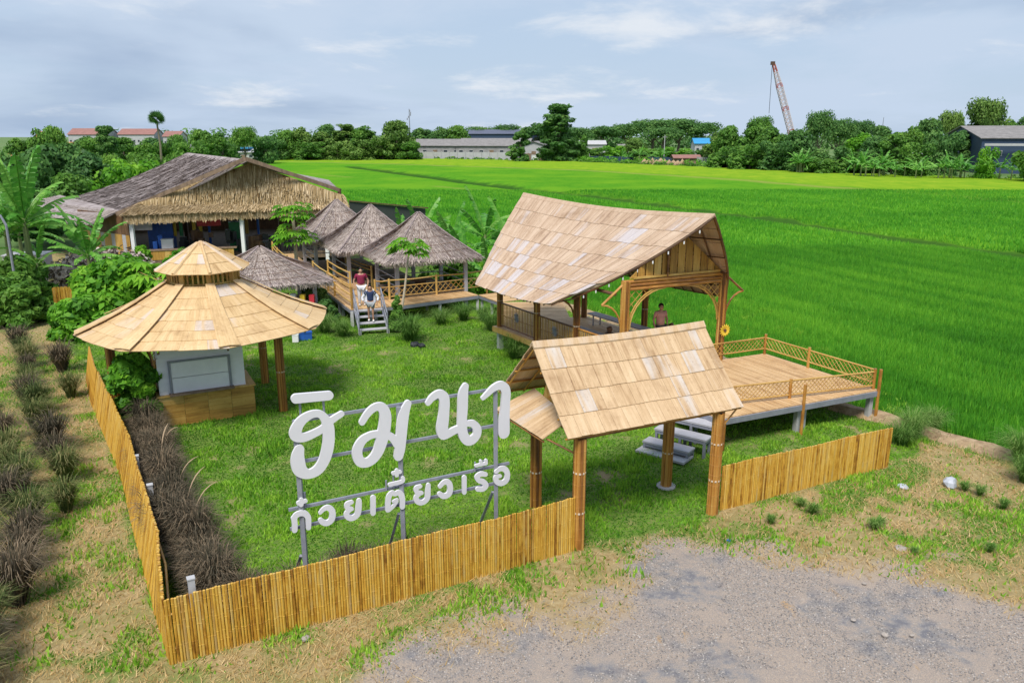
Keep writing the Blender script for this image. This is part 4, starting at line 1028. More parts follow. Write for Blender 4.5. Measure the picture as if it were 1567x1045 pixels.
# ================================================================== ROUND KIOSK
CK = Vector((-9.78, 24.6, 0)); RE, ZE, ZA = 3.80, 2.70, 5.22
kiosk = thing('round_kiosk', CK, 'round kiosk with a two-tier pale bamboo roof over a white serving booth', 'kiosk')
AN = [math.radians(29 + 45 * k) for k in range(8)]
def kp(r, a, z): return CK + Vector((math.cos(a) * r, math.sin(a) * r, z))
ZN, RN = 4.02, 1.15
for k in range(8):
    a0, a1 = AN[k], AN[(k + 1) % 8]
    p0, p1 = kp(RN, a0, ZN), kp(RN, a1, ZN); e0, e1 = kp(RE, a0, ZE), kp(RE, a1, ZE)
    def fs(u, v, p0=p0, p1=p1, e0=e0, e1=e1):
        p = p0.lerp(p1, u).lerp(e0.lerp(e1, u), v); p.z -= .10 * math.sin(math.pi * v)
        mid_ = math.sin(math.pi * u) * v; c_ = (Vector((p.x, p.y, 0)) - CK); p += Vector((c_.x, c_.y, 0)).normalized() * .10 * mid_
        return p
    panels(kiosk, fs, 6, [2, 2, 3, 3, 3, 4], M_panel3, seed=40 + k, limit=300)
    # hip strips
    q = [fs(0, v / 6) for v in range(7)]; tn = Vector((-math.sin(a0), math.cos(a0), 0))
    mb = MB()
    for j in range(6):
        w0 = .13 + .16 * j / 6; w1 = .13 + .16 * (j + 1) / 6; up = Vector((0, 0, .085)); up2 = Vector((0, 0, .11)); dnn = Vector((0, 0, -.03))
        mb.hexa([q[j] - tn * w0 + up + dnn * w0 * 2, q[j] + up, q[j + 1] + up, q[j + 1] - tn * w1 + up + dnn * w1 * 2], [q[j] - tn * w0 + up2 + dnn * w0 * 2, q[j] + up2, q[j + 1] + up2, q[j + 1] - tn * w1 + up2 + dnn * w1 * 2])
        mb.hexa([q[j] + up, q[j] + tn * w0 + up + dnn * w0 * 2, q[j + 1] + tn * w1 + up + dnn * w1 * 2, q[j + 1] + up], [q[j] + up2, q[j] + tn * w0 + up2 + dnn * w0 * 2, q[j + 1] + tn * w1 + up2 + dnn * w1 * 2, q[j + 1] + up2])
    for f_ in range(len(mb.uv)): pass
    mb.build('hip_strip', M_panel3, kiosk)
    # top tier
    t0, t1, ap = kp(1.40, a0, 4.42), kp(1.40, a1, 4.42), kp(.10, (a0 + a1) / 2, ZA)
    ap0, ap1 = kp(.12, a0, ZA - .02), kp(.12, a1, ZA - .02)
    def ft(u, v): return ap0.lerp(ap1, u).lerp(t0.lerp(t1, u), v)
    panels(kiosk, ft, 3, [1, 2, 3], M_panel3, seed=60 + k)
    mb = MB(); mb.tube([ft(0, v / 3) + Vector((0, 0, .035)) for v in range(4)], [.04, .05, .055, .06], 6); mb.build('hip_strip', M_panel3, kiosk)
    # clerestory ring
    for j in range(5):
        p = kp(1.02, a0, 0).lerp(kp(1.02, a1, 0), j / 5); mb = MB()
        mb.box((p.x, p.y, 4.22), (.05 if j else .12, .05 if j else .12, .46)); mb.build('baluster', M_rail, kiosk)
    for z in (4.06, 4.44):
        mb = MB(); mb.beam(kp(1.02, a0, z), kp(1.02, a1, z), .06, .05); mb.build('ring_beam', M_rail, kiosk)
    mb = MB(); mb.tube([kp(.9, a0, 3.95), kp(3.5, a0, 2.58)], .03, 6); mb.build('rafter', M_dark, kiosk)
    mb = MB(); mb.tube([kp(3.2, a0, 2.72), kp(3.2, a1, 2.72)], .03, 6); mb.build('purlin', M_dark, kiosk)
mb = MB(); mb.tube([kp(0, 0, 5.12), kp(0, 0, 5.2), kp(0, 0, 5.3)], [.26, .2, .03], 8); mb.build('finial', M_panel, kiosk)
KP = [(-7.3, 23.67), (-8.75, 26.55), (-11.9, 26.6), (-12.4, 23.3)]
for x, y in KP: post(kiosk, x, y, 0, 2.9, .125, 10, ties=(.45,))
d_ = (Vector((KP[1][0], KP[1][1], 0)) - Vector((KP[0][0], KP[0][1], 0))).normalized()
bracket(kiosk, (KP[0][0], KP[0][1], 1.75), d_, 1.0, 1.05, M_post); bracket(kiosk, (KP[1][0], KP[1][1], 1.75), -d_, 1.0, 1.05, M_post)
bracket(kiosk, (-10.62, 22.3, 1.75), Vector((.9, .43, 0)), .9, 1.0, M_post)
bracket(kiosk, (-10.62, 22.3, 1.9), Vector((-.9, .43, 0)), .9, 1.2, M_post)
# booth: bamboo counter below, white wall above with an arched top
kd = Vector((.886, .464, 0)).normalized(); kn = Vector((-kd.y, kd.x, 0)); K0 = Vector((-10.50, 22.12, 0)); KL = 2.72; KD = 1.7
def kk(a, b_, z): return K0 + kd * a + kn * b_ + Vector((0, 0, z))
booth = thing('serving_booth', kk(1.3, .8, 0), 'white wooden serving booth with closed shutter and bamboo counter under the round roof', 'booth')
for row, (z0, z1) in enumerate(((0, .34), (.345, .68), (.685, .95))):
    n = 4
    for k in range(n):
        a0, a1 = k * KL / n + .004, (k + 1) * KL / n - .004
        mb = MB(); mb.hexa([kk(a0, -.02, z0), kk(a1, -.02, z0), kk(a1, .02, z0), kk(a0, .02, z0)], [kk(a0, -.02, z1), kk(a1, -.02, z1), kk(a1, .02, z1), kk(a0, .02, z1)])
        mb.uv = [(v_, u_) for u_, v_ in mb.uv]; mb.build('counter_panel', M_wallbam, booth)
    for k in range(2):
        b0, b1 = .025 + k * KD / 2, (k + 1) * KD / 2 - .004
        for aa in (KL, 0):
            mb = MB(); mb.hexa([kk(aa - .02, b0, z0), kk(aa + .02, b0, z0), kk(aa + .02, b1, z0), kk(aa - .02, b1, z0)], [kk(aa - .02, b0, z1), kk(aa + .02, b0, z1), kk(aa + .02, b1, z1), kk(aa - .02, b1, z1)])
            mb.build('counter_panel', M_wallbam, booth)
mb = MB(); mb.hexa([kk(-.06, -.08, .95), kk(KL + .06, -.08, .95), kk(KL + .06, KD, .95), kk(-.06, KD, .95)], [kk(-.06, -.08, .99), kk(KL + .06, -.08, .99), kk(KL + .06, KD, .99), kk(-.06, KD, .99)]); mb.build('counter_top', M_wallbam, booth)
WT = 2.75
for k in range(14):   # horizontal weatherboards of the white wall
    z0, z1 = .99 + k * (WT - .99) / 14, .99 + (k + 1) * (WT - .99) / 14 - .006
    zz = (z0 + z1) / 2; x0_ = .04 + (max(0, zz - 1.95) / .8) ** 2.2 * .75
    mb = MB(); mb.hexa([kk(x0_, .06, z0), kk(KL - .22, .06, z0), kk(KL - .22, .12, z0), kk(x0_, .12, z0)], [kk(x0_, .075, z1), kk(KL - .22, .075, z1), kk(KL - .22, .12, z1), kk(x0_, .12, z1)]); mb.build('weatherboard', M_white, booth)
    mb = MB(); mb.hexa([kk(KL - .28, .122, z0), kk(KL - .22, .122, z0), kk(KL - .22, KD - .1, z0), kk(KL - .28, KD - .1, z0)], [kk(KL - .28, .122, z1), kk(KL - .235, .122, z1), kk(KL - .235, KD - .1, z1), kk(KL - .28, KD - .1, z1)]); mb.build('weatherboard', M_white, booth)
    mb = MB(); mb.hexa([kk(.04, .122, z0), kk(.1, .122, z0), kk(.1, KD - .1, z0), kk(.04, KD - .1, z0)], [kk(.05, .122, z1), kk(.1, .122, z1), kk(.1, KD - .1, z1), kk(.05, KD - .1, z1)]); mb.build('weatherboard', M_white, booth)
mb = MB()
for z0, z1 in ((1.03, 1.48), (1.50, 1.96)):
    mb = MB(); mb.hexa([kk(.42, .0, z0), kk(2.02, .0, z0), kk(2.02, .05, z0), kk(.42, .05, z0)], [kk(.42, .0, z1), kk(2.02, .0, z1), kk(2.02, .05, z1), kk(.42, .05, z1)]); mb.build('shutter_leaf', M_white, booth)
for (a, b_) in (((.36, .99), (.36, 2.03)), ((2.08, .99), (2.08, 2.03)), ((.36, 2.0), (2.08, 2.0))):
    mb = MB(); mb.beam(kk(a[0], -.005, a[1]), kk(b_[0], -.005, b_[1]), .05, .05, (.46, -.88, 0)); mb.build('shutter_frame', M_steel, booth)
mb = MB(); mb.hexa([kk(.3, -.22, .99), kk(2.14, -.22, .99), kk(2.14, .05, .99), kk(.3, .05, .99)], [kk(.3, -.22, 1.03), kk(2.14, -.22, 1.03), kk(2.14, .05, 1.03), kk(.3, .05, 1.03)]); mb.build('sill', M_wood, booth)
# ================================================================== THATCH
def straw_patch(name, fn, n, ln, w, mat, parent, down=None, lift=.03, spread=.25, courses=12, bright=None, kindstuff=True):
    """thin straws lying down a roof surface fn(u, v), v 0 ridge .. 1 eave"""
    V = []; A = []
    off = rootloc(parent)
    for i in range(n):
        u, v = random.random(), random.random()
        v = (math.floor(v * courses) + random.random() ** .6) / courses
        p = Vector(fn(u, v)); q = Vector(fn(u, min(v + .02, 1.02)))
        d = (q - p)
        if d.length < 1e-5: continue
        d.normalize(); sd = d.cross(Vector((0, 0, 1)))
        if sd.length < 1e-4: sd = Vector((1, 0, 0))
        sd.normalize(); d = (d + sd * random.gauss(0, spread)).normalized()
        nr = sd.cross(d).normalized()
        if nr.z < 0: nr = -nr
        l = ln * random.uniform(.6, 1.3); ww = w * random.uniform(.6, 1.4)
        fr = v * courses % 1
        p = p + nr * (.01 + random.random() * lift * .4) - off
        e = p + d * l + nr * lift * random.uniform(.2, 1.2)
        V += [p - sd * ww, p + sd * ww, e + sd * ww * .4, e - sd * ww * .4]
        A.append(min(1, max(0, .5 + random.gauss(0, .2) - .28 * (fr < .22) + .10 * fr)))
    me = npmesh(name, [tuple(x) for x in V], 4, mat, np.array(A))
    o = bpy.data.objects.new(name, me); COL.objects.link(o); o.parent = parent; o.location = off - rootloc(parent)
    if kindstuff: o['kind'] = 'stuff'
    return o
def surf(name, fn, nu, nv, mat, parent, thick=.06):
    mb = MB(); dn_ = Vector((0, 0, -thick))
    for i in range(nu):
        for j in range(nv):
            q = [Vector(fn(i / nu, (j + 1) / nv)), Vector(fn((i + 1) / nu, (j + 1) / nv)), Vector(fn((i + 1) / nu, j / nv)), Vector(fn(i / nu, j / nv))]
            mb.hexa([p + dn_ for p in q], q)
    return mb.build(name, mat, parent)
def quadfn(a, b_, c_, d_):      # ridge a-b, eave d-c
    a, b_, c_, d_ = map(Vector, (a, b_, c_, d_))
    return lambda u, v: a.lerp(b_, u).lerp(d_.lerp(c_, u), v)

# ================================================================== BIG THATCHED HALL
hall = thing('thatched_hall', (-18, 55, 0), 'large open-sided restaurant hall with a long grey thatched roof and straw gable', 'hall')
RF, RB = (-16.9, 51.3, 7.0), (-26.8, 66.5, 7.1)
gl0, gl1 = (-24.9, 51.0, 3.75), (-10.9, 56.6, 4.15)
fl_ = quadfn(RB, RF, (-25.3, 51.2, 3.6), (-36.5, 66.0, 3.5))
def fl2(u, v): p = fl_(u, v); p.z -= .25 * math.sin(math.pi * v); return p
surf('thatch_roof', fl2, 1, 14, M_hallroof, hall, .12); straw_patch('thatch', fl2, 4000, .8, .03, M_thatch, hall, courses=16, lift=.012, spread=.14)
fr_ = quadfn(RF, RB, (-16.5, 72, 4.6), (-11.9, 54.9, 4.85))
surf('thatch_roof', fr_, 1, 6, M_hallroof, hall, .12); straw_patch('thatch', fr_, 900, .5, .03, M_thatch, hall)
# wing roof to the left
fw = quadfn((-37.5, 66, 3.7), (-25.9, 52.2, 3.72), (-27.2, 50.8, 2.95), (-41.5, 62.5, 2.9))
surf('wing_roof', fw, 1, 3, M_hallroof, hall, .1); straw_patch('thatch', fw, 2600, .5, .03, M_thatch, hall, courses=5)
# gable wall of straw and its skirt
def ga(u, v):
    bt = Vector((-23.7, 50.55, 4.3)).lerp(Vector((-11.5, 53.6, 4.6)), u); f = min(u / .54, (1 - u) / .46)
    tp = bt + Vector((-.05, .30, 2.25)) * f + Vector((0, 0, .03)); return tp.lerp(bt, v)
surf('gable_wall', ga, 26, 2, M_thatchbase2, hall, .05); straw_patch('gable_straw', ga, 4200, .75, .04, M_thatch2, hall, courses=7, lift=.16, spread=.07)
sk = quadfn((-23.7, 50.9, 4.42), (-11.5, 54.15, 4.62), (-11.1, 53.6, 3.98), (-24.3, 49.6, 3.75))
surf('skirt_roof', sk, 6, 2, M_thatchbase2, hall, .08); straw_patch('skirt_straw', sk, 6500, .42, .03, M_thatch2, hall, courses=5, lift=.08, spread=.1)
fr2 = quadfn((-24.3, 49.55, 3.80), (-11.1, 53.57, 4.03), (-11.1, 53.54, 3.62), (-24.3, 49.5, 3.40))
straw_patch('eave_fringe', fr2, 2600, .34, .035, M_thatch2, hall, courses=1, lift=.03, spread=.16)
for a, b_ in ((RF, (-25.4, 50.95, 3.55)), (RF, (-11.8, 54.6, 4.82))):
    mb = MB(); a = Vector(a) + Vector((0, -.25, .05)); mb.beam(a, Vector(b_) + Vector((0, -.2, .05)), .12, .24); mb.build('barge_board', M_wood, hall)
for (x, y, z1) in ((-24.1, 49.9, 3.7), (-17.75, 51.8, 3.8), (-12.6, 53.35, 3.9)):
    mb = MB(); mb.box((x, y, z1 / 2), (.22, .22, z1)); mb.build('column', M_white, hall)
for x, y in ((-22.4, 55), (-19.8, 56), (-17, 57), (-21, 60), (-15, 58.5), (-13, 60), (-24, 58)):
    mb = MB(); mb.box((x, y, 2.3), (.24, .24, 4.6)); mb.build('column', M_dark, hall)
mb = MB(); mb.hexa([(-25, 50.6, .3), (-12, 54.6, .3), (-14, 72, .3), (-36, 66, .3)], [(-25, 50.6, .75), (-12, 54.6, .75), (-14, 72, .75), (-36, 66, .75)]); mb.build('floor', M_wood, hall)
# walls left of the hall: dark upper boarding, bamboo lower boards
for k in range(14):
    a = Vector((-30.2, 55.0, 0)).lerp(Vector((-25.0, 51.3, 0)), k / 14); b_ = Vector((-30.2, 55.0, 0)).lerp(Vector((-25.0, 51.3, 0)), (k + .97) / 14)
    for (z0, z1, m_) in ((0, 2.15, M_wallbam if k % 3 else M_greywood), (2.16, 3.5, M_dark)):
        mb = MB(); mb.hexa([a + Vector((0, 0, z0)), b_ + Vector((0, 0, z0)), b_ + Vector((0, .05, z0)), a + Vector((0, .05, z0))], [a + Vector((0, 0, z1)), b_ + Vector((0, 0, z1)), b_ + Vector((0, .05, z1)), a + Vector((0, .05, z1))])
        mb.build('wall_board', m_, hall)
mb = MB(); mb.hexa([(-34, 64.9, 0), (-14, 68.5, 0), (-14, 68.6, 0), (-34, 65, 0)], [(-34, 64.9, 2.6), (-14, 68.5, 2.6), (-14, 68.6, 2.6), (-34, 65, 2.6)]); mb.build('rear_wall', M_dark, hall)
mb = MB(); mb.box((-24.5, 52.2, 3.0), (1.2, .1, 1.2), .2); mb.build('side_panel', M_greywood, hall)
# netting sail to the right of the hall
mb = MB(); mb.face([(-11.0, 55.2, 4.0), (-6.4, 58.5, 3.2), (-6.6, 58.5, 1.2), (-11.0, 55.2, 1.0)]); 
m_net, t, b = newmat('dark_netting'); b.inputs['Base Color'].default_value = (.04, .05, .045, 1); b.inputs['Roughness'].default_value = .9; MATS['net'] = m_net
mb = MB(); mb.hexa([(-11.3, 55.0, 1.0), (-6.4, 58.5, 1.2), (-6.4, 58.54, 1.2), (-11.3, 55.04, 1.0)], [(-11.3, 55.0, 4.05), (-6.4, 58.5, 3.25), (-6.4, 58.54, 3.25), (-11.3, 55.04, 4.05)])
mb.build('side_net', m_net, hall)
mb = MB(); mb.beam((-11.3, 55.0, 4.1), (-6.2, 58.5, 3.3), .12, .08); mb.build('net_beam', M_dark, hall)
# counter
ct = thing('bar_counter', (-21.6, 50.6, 0), 'bamboo fronted counter with things on top at the front of the hall', 'counter')
for k in range(16):
    a = Vector((-23.8, 50.05, 0)).lerp(Vector((-18.4, 51.7, 0)), k / 16); b_ = Vector((-23.8, 50.05, 0)).lerp(Vector((-18.4, 51.7, 0)), (k + .96) / 16)
    mb = MB(); mb.hexa([a + Vector((0, 0, .7)), b_ + Vector((0, 0, .7)), b_ + Vector((0, .05, .7)), a + Vector((0, .05, .7))], [a + Vector((0, 0, 1.28)), b_ + Vector((0, 0, 1.28)), b_ + Vector((0, .05, 1.28)), a + Vector((0, .05, 1.28))]); mb.build('front_panel', M_wallbam, ct)
mb = MB(); mb.beam((-23.9, 50.35, 1.31), (-18.3, 52.05, 1.31), .7, .05); mb.build('counter_top', M_wood, ct)
mb = MB(); mb.beam((-23.9, 50.2, .45), (-18.3, 51.9, .45), .3, .5); mb.build('base', M_wood, ct)
# blue rack with coloured hangings
rk = thing('blue_frame_rack', (-21.5, 54, .75), 'blue pipe frame with yellow and orange strips hanging inside the hall', 'rack')
for x in (-23.6, -21.0, -17.9):
    mb = MB(); mb.beam((x, 54 + (x + 23) * .3, .75), (x, 54 + (x + 23) * .3, 3.15), .13, .13); mb.build('upright', M_blue, rk)
mb = MB(); mb.beam((-23.6, 53.8, 3.1), (-17.9, 55.5, 3.1), .13, .13); mb.build('crossbar', M_blue, rk)
for i, (x, m_) in enumerate(((-23.1, M_yel), (-22.7, M_greenp), (-21.9, M_yel), (-21.5, M_yel), (-18.9, M_yel), (-18.6, M_wallbam))):
    mb = MB(); mb.box((x, 53.9 + (x + 23) * .3, 2.4), (.22, .08, 1.2)); mb.build('hanging_strip', m_, rk)
def simple(name, c, size, m_, label, cat, rz=0, group=None, extra=None):
    mb = MB(); w, d, h = size; cx, cy, cz = c
    mb.box((cx, cy, cz + h * .5), (w, d, h), rz); mb.box((cx, cy, cz + h + .03), (w * 1.06, d * 1.06, .06), rz)
    if extra: extra(mb)
    return tag(mb.build(name, m_, smooth=False), label, cat, group)
simple('cold_box', (-20.6, 53.6, 2.55), (1.5, .5, .5), M_red, 'red and white cool box on a shelf inside the hall', 'box', .3)
simple('water_tank', (-24.0, 53.9, .75), (1.6, .9, 1.9), M_blue, 'tall blue cabinet at the left end inside the hall', 'cabinet', .2)
simple('white_bin', (-22.6, 51.4, 1.32), (.7, .5, .55), M_white, 'white plastic tub standing on the hall counter', 'tub', .3)
simple('storage_cupboard', (-19.2, 54.6, .75), (.8, .8, 1.9), M_greenp, 'dark green cupboard in the middle of the hall', 'cupboard', .3)
for i, (x, y, s) in enumerate(((-21.6, 52.9, 1.0), (-20.6, 52.6, 1.2), (-18.6, 53.0, 1.1), (-17.2, 53.4, .9), (-23.3, 52.2, .8))):
    mb = MB()
    for q in range(6):
        mb.box((x + random.uniform(-.5, .5) * s, y + random.uniform(-.3, .3), .75 + random.uniform(.2, 1.2) * s), (random.uniform(.2, .6), random.uniform(.2, .5), random.uniform(.3, .9)), random.uniform(0, 2))
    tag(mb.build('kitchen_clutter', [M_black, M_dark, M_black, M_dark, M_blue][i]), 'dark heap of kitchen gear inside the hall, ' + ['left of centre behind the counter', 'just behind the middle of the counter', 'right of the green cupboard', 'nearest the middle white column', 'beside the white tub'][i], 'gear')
# stools and tables in the right bay
def stool(x, y, label, first=[None]):
    if first[0] is None:
        t = thing('bar_stool', (x, y, .75), label, 'stool', 'dark bar stools in the hall')
        mb = MB(); mb.box((x, y, 1.5), (.42, .42, .07)); mb.build('seat', M_black, t)
        for a, b_ in ((-1, -1), (1, -1), (1, 1), (-1, 1)):
            mb = MB(); mb.tube([(x + a * .22, y + b_ * .22, .75), (x + a * .15, y + b_ * .15, 1.48)], .025, 5); mb.build('leg', M_black, t)
        mb = MB(); mb.box((x, y + .19, 1.8), (.4, .05, .4)); mb.build('backrest', M_black, t)
        first[0] = t; return t
    s_ = first[0]; r = s_.copy(); COL.objects.link(r); r.location = (x, y, .75); r['label'] = label
    for ch in list(s_.children):
        c_ = ch.copy(); COL.objects.link(c_); c_.parent = r
    return r
for i, x in enumerate((-16.8, -16.1, -15.4, -14.7, -14.0, -13.3)):
    stool(x, 53.3 + i * .2, 'dark bar stool in the row at the front of the hall, ' + ('first', 'second', 'third', 'fourth', 'fifth', 'sixth')[i] + ' from the left')
for i, (x, y) in enumerate(((-16.2, 54.6), (-14.3, 55.3))):
    t = thing('table', (x, y, .75), ['dark high table behind the stools, nearer the middle column', 'dark high table behind the stools, nearer the right column'][i], 'table')
    mb = MB(); mb.box((x, y, 1.75), (1.5, .7, .06), .25); mb.build('tabletop', M_black, t)
    for a, b_ in ((-1, -1), (1, -1), (1, 1), (-1, 1)):
        mb = MB(); mb.box((x + a * .6, y + b_ * .25, 1.23), (.06, .06, .96), .25); mb.build('leg', M_black, t)

# ================================================================== HUTS
def hut(c, half, zb, ze, za, label, rz=.44, posts=True):
    c = Vector((c[0], c[1], 0)); t = thing('thatched_hut', c, label, 'hut', 'small thatched dining huts')
    cs, sn = math.cos(rz), math.sin(rz)
    K = lambda a, b_, z: c + Vector((a * cs - b_ * sn, a * sn + b_ * cs, z))
    ap = K(0, 0, za); cor = [K(-half, -half, ze), K(half, -half, ze), K(half, half, ze), K(-half, half, ze)]
    for k in range(4):
        a, b_ = cor[k], cor[(k + 1) % 4]
        def f(u, v, a=a, b_=b_):
            p = ap.lerp(a.lerp(b_, u), max(v, .02)); p.z -= .10 * math.sin(math.pi * v); return p
        surf('roof_slope', f, 3, 4, M_thatchbase, t, .07)
        if k in (0, 1, 3):
            straw_patch('thatch', f, 2300, .30, .018, M_thatch, t, courses=9, lift=.04, spread=.3)
        # netting laid diagonally across the thatch
        mb = MB()
        for s_ in range(1, 6):
            u0 = s_ / 6
            up = Vector((0, 0, .055))
            q1 = [f(min(1, max(0, .5 + (u0 - .5) + (vv - .5) * .0)), vv) + up for vv in (.12, .35, .6, .8, 1)]
            mb.tube([f(u0, v_) + up for v_ in (.3, .55, .8, .99)] if s_ % 2 else [f(u0, v_) + up for v_ in (.12, .55, .8, .99)], .009, 4)
            mb.tube([f(x_ / 4, s_ / 6 + .04 * math.sin(x_)) + up for x_ in range(5)], .009, 4)
        mb.build('net_cord', M_dark, t)
        mb = MB(); mb.tube([f(0, v_ / 4) + Vector((0, 0, .05)) for v_ in range(5)], .035, 6); mb.build('hip_pole', M_thatchbase, t)
        def fr(u, v, a=a, b_=b_): p = f(u, 1); p.z -= v * .1; return p
        if k in (0, 1, 3): straw_patch('eave_fringe', fr, 330, .17, .02, M_thatch, t, courses=1, spread=.3, lift=.02)
    if posts:
        h2 = half * .74
        for a, b_ in ((-1, -1), (1, -1), (1, 1), (-1, 1)):
            p = K(a * h2, b_ * h2, 0); mb = MB(); mb.box((p.x, p.y, (ze + .25) / 2), (.18, .18, ze + .25), rz); mb.build('post', M_greywood, t)
        mb = MB(); mb.hexa([K(-h2, -h2, zb - .12), K(h2, -h2, zb - .12), K(h2, h2, zb - .12), K(-h2, h2, zb - .12)], [K(-h2, -h2, zb), K(h2, -h2, zb), K(h2, h2, zb), K(-h2, h2, zb)]); mb.build('floor', M_wood, t)
        for (a, b_, a2, b2) in ((-1, 1, 1, 1), (1, -1, 1, 1), (-1, -1, -1, 1)):
            for z in (.45, .85):
                mb = MB(); mb.tube([K(a * h2, b_ * h2, zb + z), K(a2 * h2, b2 * h2, zb + z)], .03, 6); mb.build('handrail', M_greywood, t)
        # low table with seats
        p = K(0, 0, zb); mb = MB(); mb.box((p.x, p.y, zb + .42), (1.2, .8, .05), rz); mb.box((p.x, p.y, zb + .2), (.5, .3, .4), rz); mb.build('table', M_dark, t)
    return t
hut((-4.75, 40.2), 2.42, .85, 2.62, 4.72, 'nearest thatched hut on the right with a papaya tree in front of it')
hut((-7.85, 43.9), 2.42, .85, 2.62, 4.78, 'middle one of the three pointed thatched huts in the row')
hut((-10.6, 48.0), 2.42, .85, 2.62, 4.75, 'rearmost thatched hut, closest to the big thatched hall')
hut((-11.9, 36.9), 2.75, .6, 2.0, 3.42, 'low wide thatched hut just behind the round kiosk roof')
cl = thing('clothes_rack', (-9.4, 35.2, 0), 'cluttered shelf with orange and red items under the low hut', 'shelf')
for i, (x, m_) in enumerate(((-10.6, M_red), (-10.3, M_wallbam), (-10.0, M_white), (-9.6, M_yel), (-9.2, M_red))):
    mb = MB(); mb.box((x, 35.0 + i * .1, 1.1 + .1 * (i % 2)), (.22, .25, .5 + .15 * (i % 3))); mb.build('item', m_, cl)
mb = MB(); mb.box((-9.9, 35.15, .8), (2.0, .5, .06), .2); mb.box((-9.9, 35.15, .4), (1.6, .3, .74), .2); mb.build('board', M_wood, cl)
simple('blue_tarp_barrel', (-8.95, 32.7, 0), (.6, .45, .30), M_blue, 'blue covered box on the grass behind the round kiosk', 'box', .4)
simple('white_bucket', (-9.2, 32.3, 0), (.25, .25, .28), M_white, 'white bucket on the grass beside the blue box', 'bucket', .1)
# ================================================================== WALKWAY
walk = thing('boardwalk', (-7, 37, 0), 'raised bamboo boardwalk with rails linking the hall, huts, stairs and pavilion', 'boardwalk')
def boards(p, q, wid, n, z=.82, side=1):
    p = Vector((p[0], p[1], 0)); q = Vector((q[0], q[1], 0)); d = (q - p).normalized(); nr = Vector((d.y, -d.x, 0)) * wid * side
    for k in range(n):
        a = p.lerp(q, k / n); b_ = p.lerp(q, (k + .93) / n); zz = z + random.uniform(-.004, .004)
        l4 = [a, b_, b_ + nr, a + nr]
        if side < 0: pass
        if ((b_ - a).cross(nr)).z < 0: l4 = [a + nr, b_ + nr, b_, a]
        mb = MB(); mb.hexa([v_ + Vector((0, 0, zz - .04)) for v_ in l4], [v_ + Vector((0, 0, zz)) for v_ in l4]); mb.build('plank', M_deck, walk)
    for o_ in (0.02, .98):
        mb = MB(); mb.beam(p + nr * o_ + Vector((0, 0, z - .12)), q + nr * o_ + Vector((0, 0, z - .12)), .1, .15); mb.build('beam', M_steel, walk)
    m_ = max(2, int((q - p).length / 2.2))
    for k in range(m_ + 1):
        for o_ in (.06, .94):
            c_ = p.lerp(q, k / m_) + nr * o_; mb = MB(); mb.box((c_.x, c_.y, (z - .1) / 2), (.13, .13, z - .1)); mb.build('leg', M_conc, walk)
boards((-7.35, 34.95), (-15.6, 52.0), 1.0, 64)
boards((-7.28, 34.95), (-5.23, 35.83), 2.3, 9, .823, -1)
boards((-5.20, 35.86), (-1.67, 38.3), 1.5, 16, .826, -1)
boards((-1.65, 38.35), (-.62, 36.6), 3.0, 8, .818, -1)
boards((-.60, 36.55), (-.42, 31.9), 3.0, 20, .815, -1)
boards((-10.1, 43.0), (-7.6, 38.0), 1.3, 20, .814, -1)
def rail(pts, z0=.82, h=.95, lat=False, posts=True):
    for i in range(len(pts) - 1):
        a, b_ = pts[i], pts[i + 1]
        if lat: lattice_rail(walk, a, b_, z0 + .15, z0 + .62, .3, .03)
        for z in ((z0 + h,) if lat else (z0 + .3, z0 + .62, z0 + h)):
            mb = MB(); mb.tube([(a[0], a[1], z), ((a[0] + b_[0]) / 2, (a[1] + b_[1]) / 2, z - .04), (b_[0], b_[1], z)], .035, 6); mb.build('handrail', M_rail, walk)
    for p in pts:
        mb = MB(); mb.tube([(p[0], p[1], z0 - .3), (p[0], p[1], z0 + h + .08)], .055, 7); mb.build('rail_post', M_rail, walk)
rail([(-7.30, 35.05), (-8.75, 38.1), (-9.35, 39.3), (-10.9, 42.6)])
rail([(-10.2, 43.1), (-8.2, 39.2)])
rail([(-6.55, 36.9), (-5.9, 37.1), (-3.75, 38.35), (-1.3, 40.0)], lat=True)
rail([(-15.8, 51.6), (-14.6, 48.6), (-13.1, 45.4)], h=.85)
rail([(-9.7, 45.5), (-7.6, 42.0)], h=.8)
# ---- metal stairs
st = thing('metal_stairs', (-6.1, 34.2, 0), 'grey steel stairs with slanted handrails leading up from the lawn to the boardwalk', 'stairs')
sb0, sb1 = Vector((-6.68, 33.35, 0)), Vector((-5.50, 33.75, 0)); sd_ = Vector((-.30, .95, 0)).normalized()
for k in range(4):
    z = .20 + k * .2; o_ = sd_ * (.12 + k * .42); mb = MB(); q = sd_ * .30; zz = Vector((0, 0, z))
    mb.hexa([sb0 + o_ + zz - Vector((0, 0, .045)), sb1 + o_ + zz - Vector((0, 0, .045)), sb1 + o_ + q + zz - Vector((0, 0, .045)), sb0 + o_ + q + zz - Vector((0, 0, .045))], [sb0 + o_ + zz, sb1 + o_ + zz, sb1 + o_ + q + zz, sb0 + o_ + q + zz]); mb.build('tread', M_greywood, st)
for b_ in (sb0, sb1):
    top = b_ + sd_ * 1.75
    mb = MB(); mb.beam(b_ + Vector((0, 0, .08)), top + Vector((0, 0, .80)), .05, .13); mb.build('stringer', M_steel, st)
    for zo in (.9, .5):
        mb = MB(); mb.tube([b_ + Vector((0, 0, zo + .0)), top + Vector((0, 0, zo + .8))], .03, 6); mb.build('handrail', M_steel, st)
    for f in (0, .5, 1):
        p = b_.lerp(top, f); mb = MB(); mb.tube([p + Vector((0, 0, .8 * f)), p + Vector((0, 0, .8 * f + .95))], .025, 6); mb.build('baluster', M_steel, st)
    mb = MB(); mb.box((b_.x, b_.y + .1, .12), (.12, .12, .24)); mb.build('foot', M_conc, st)

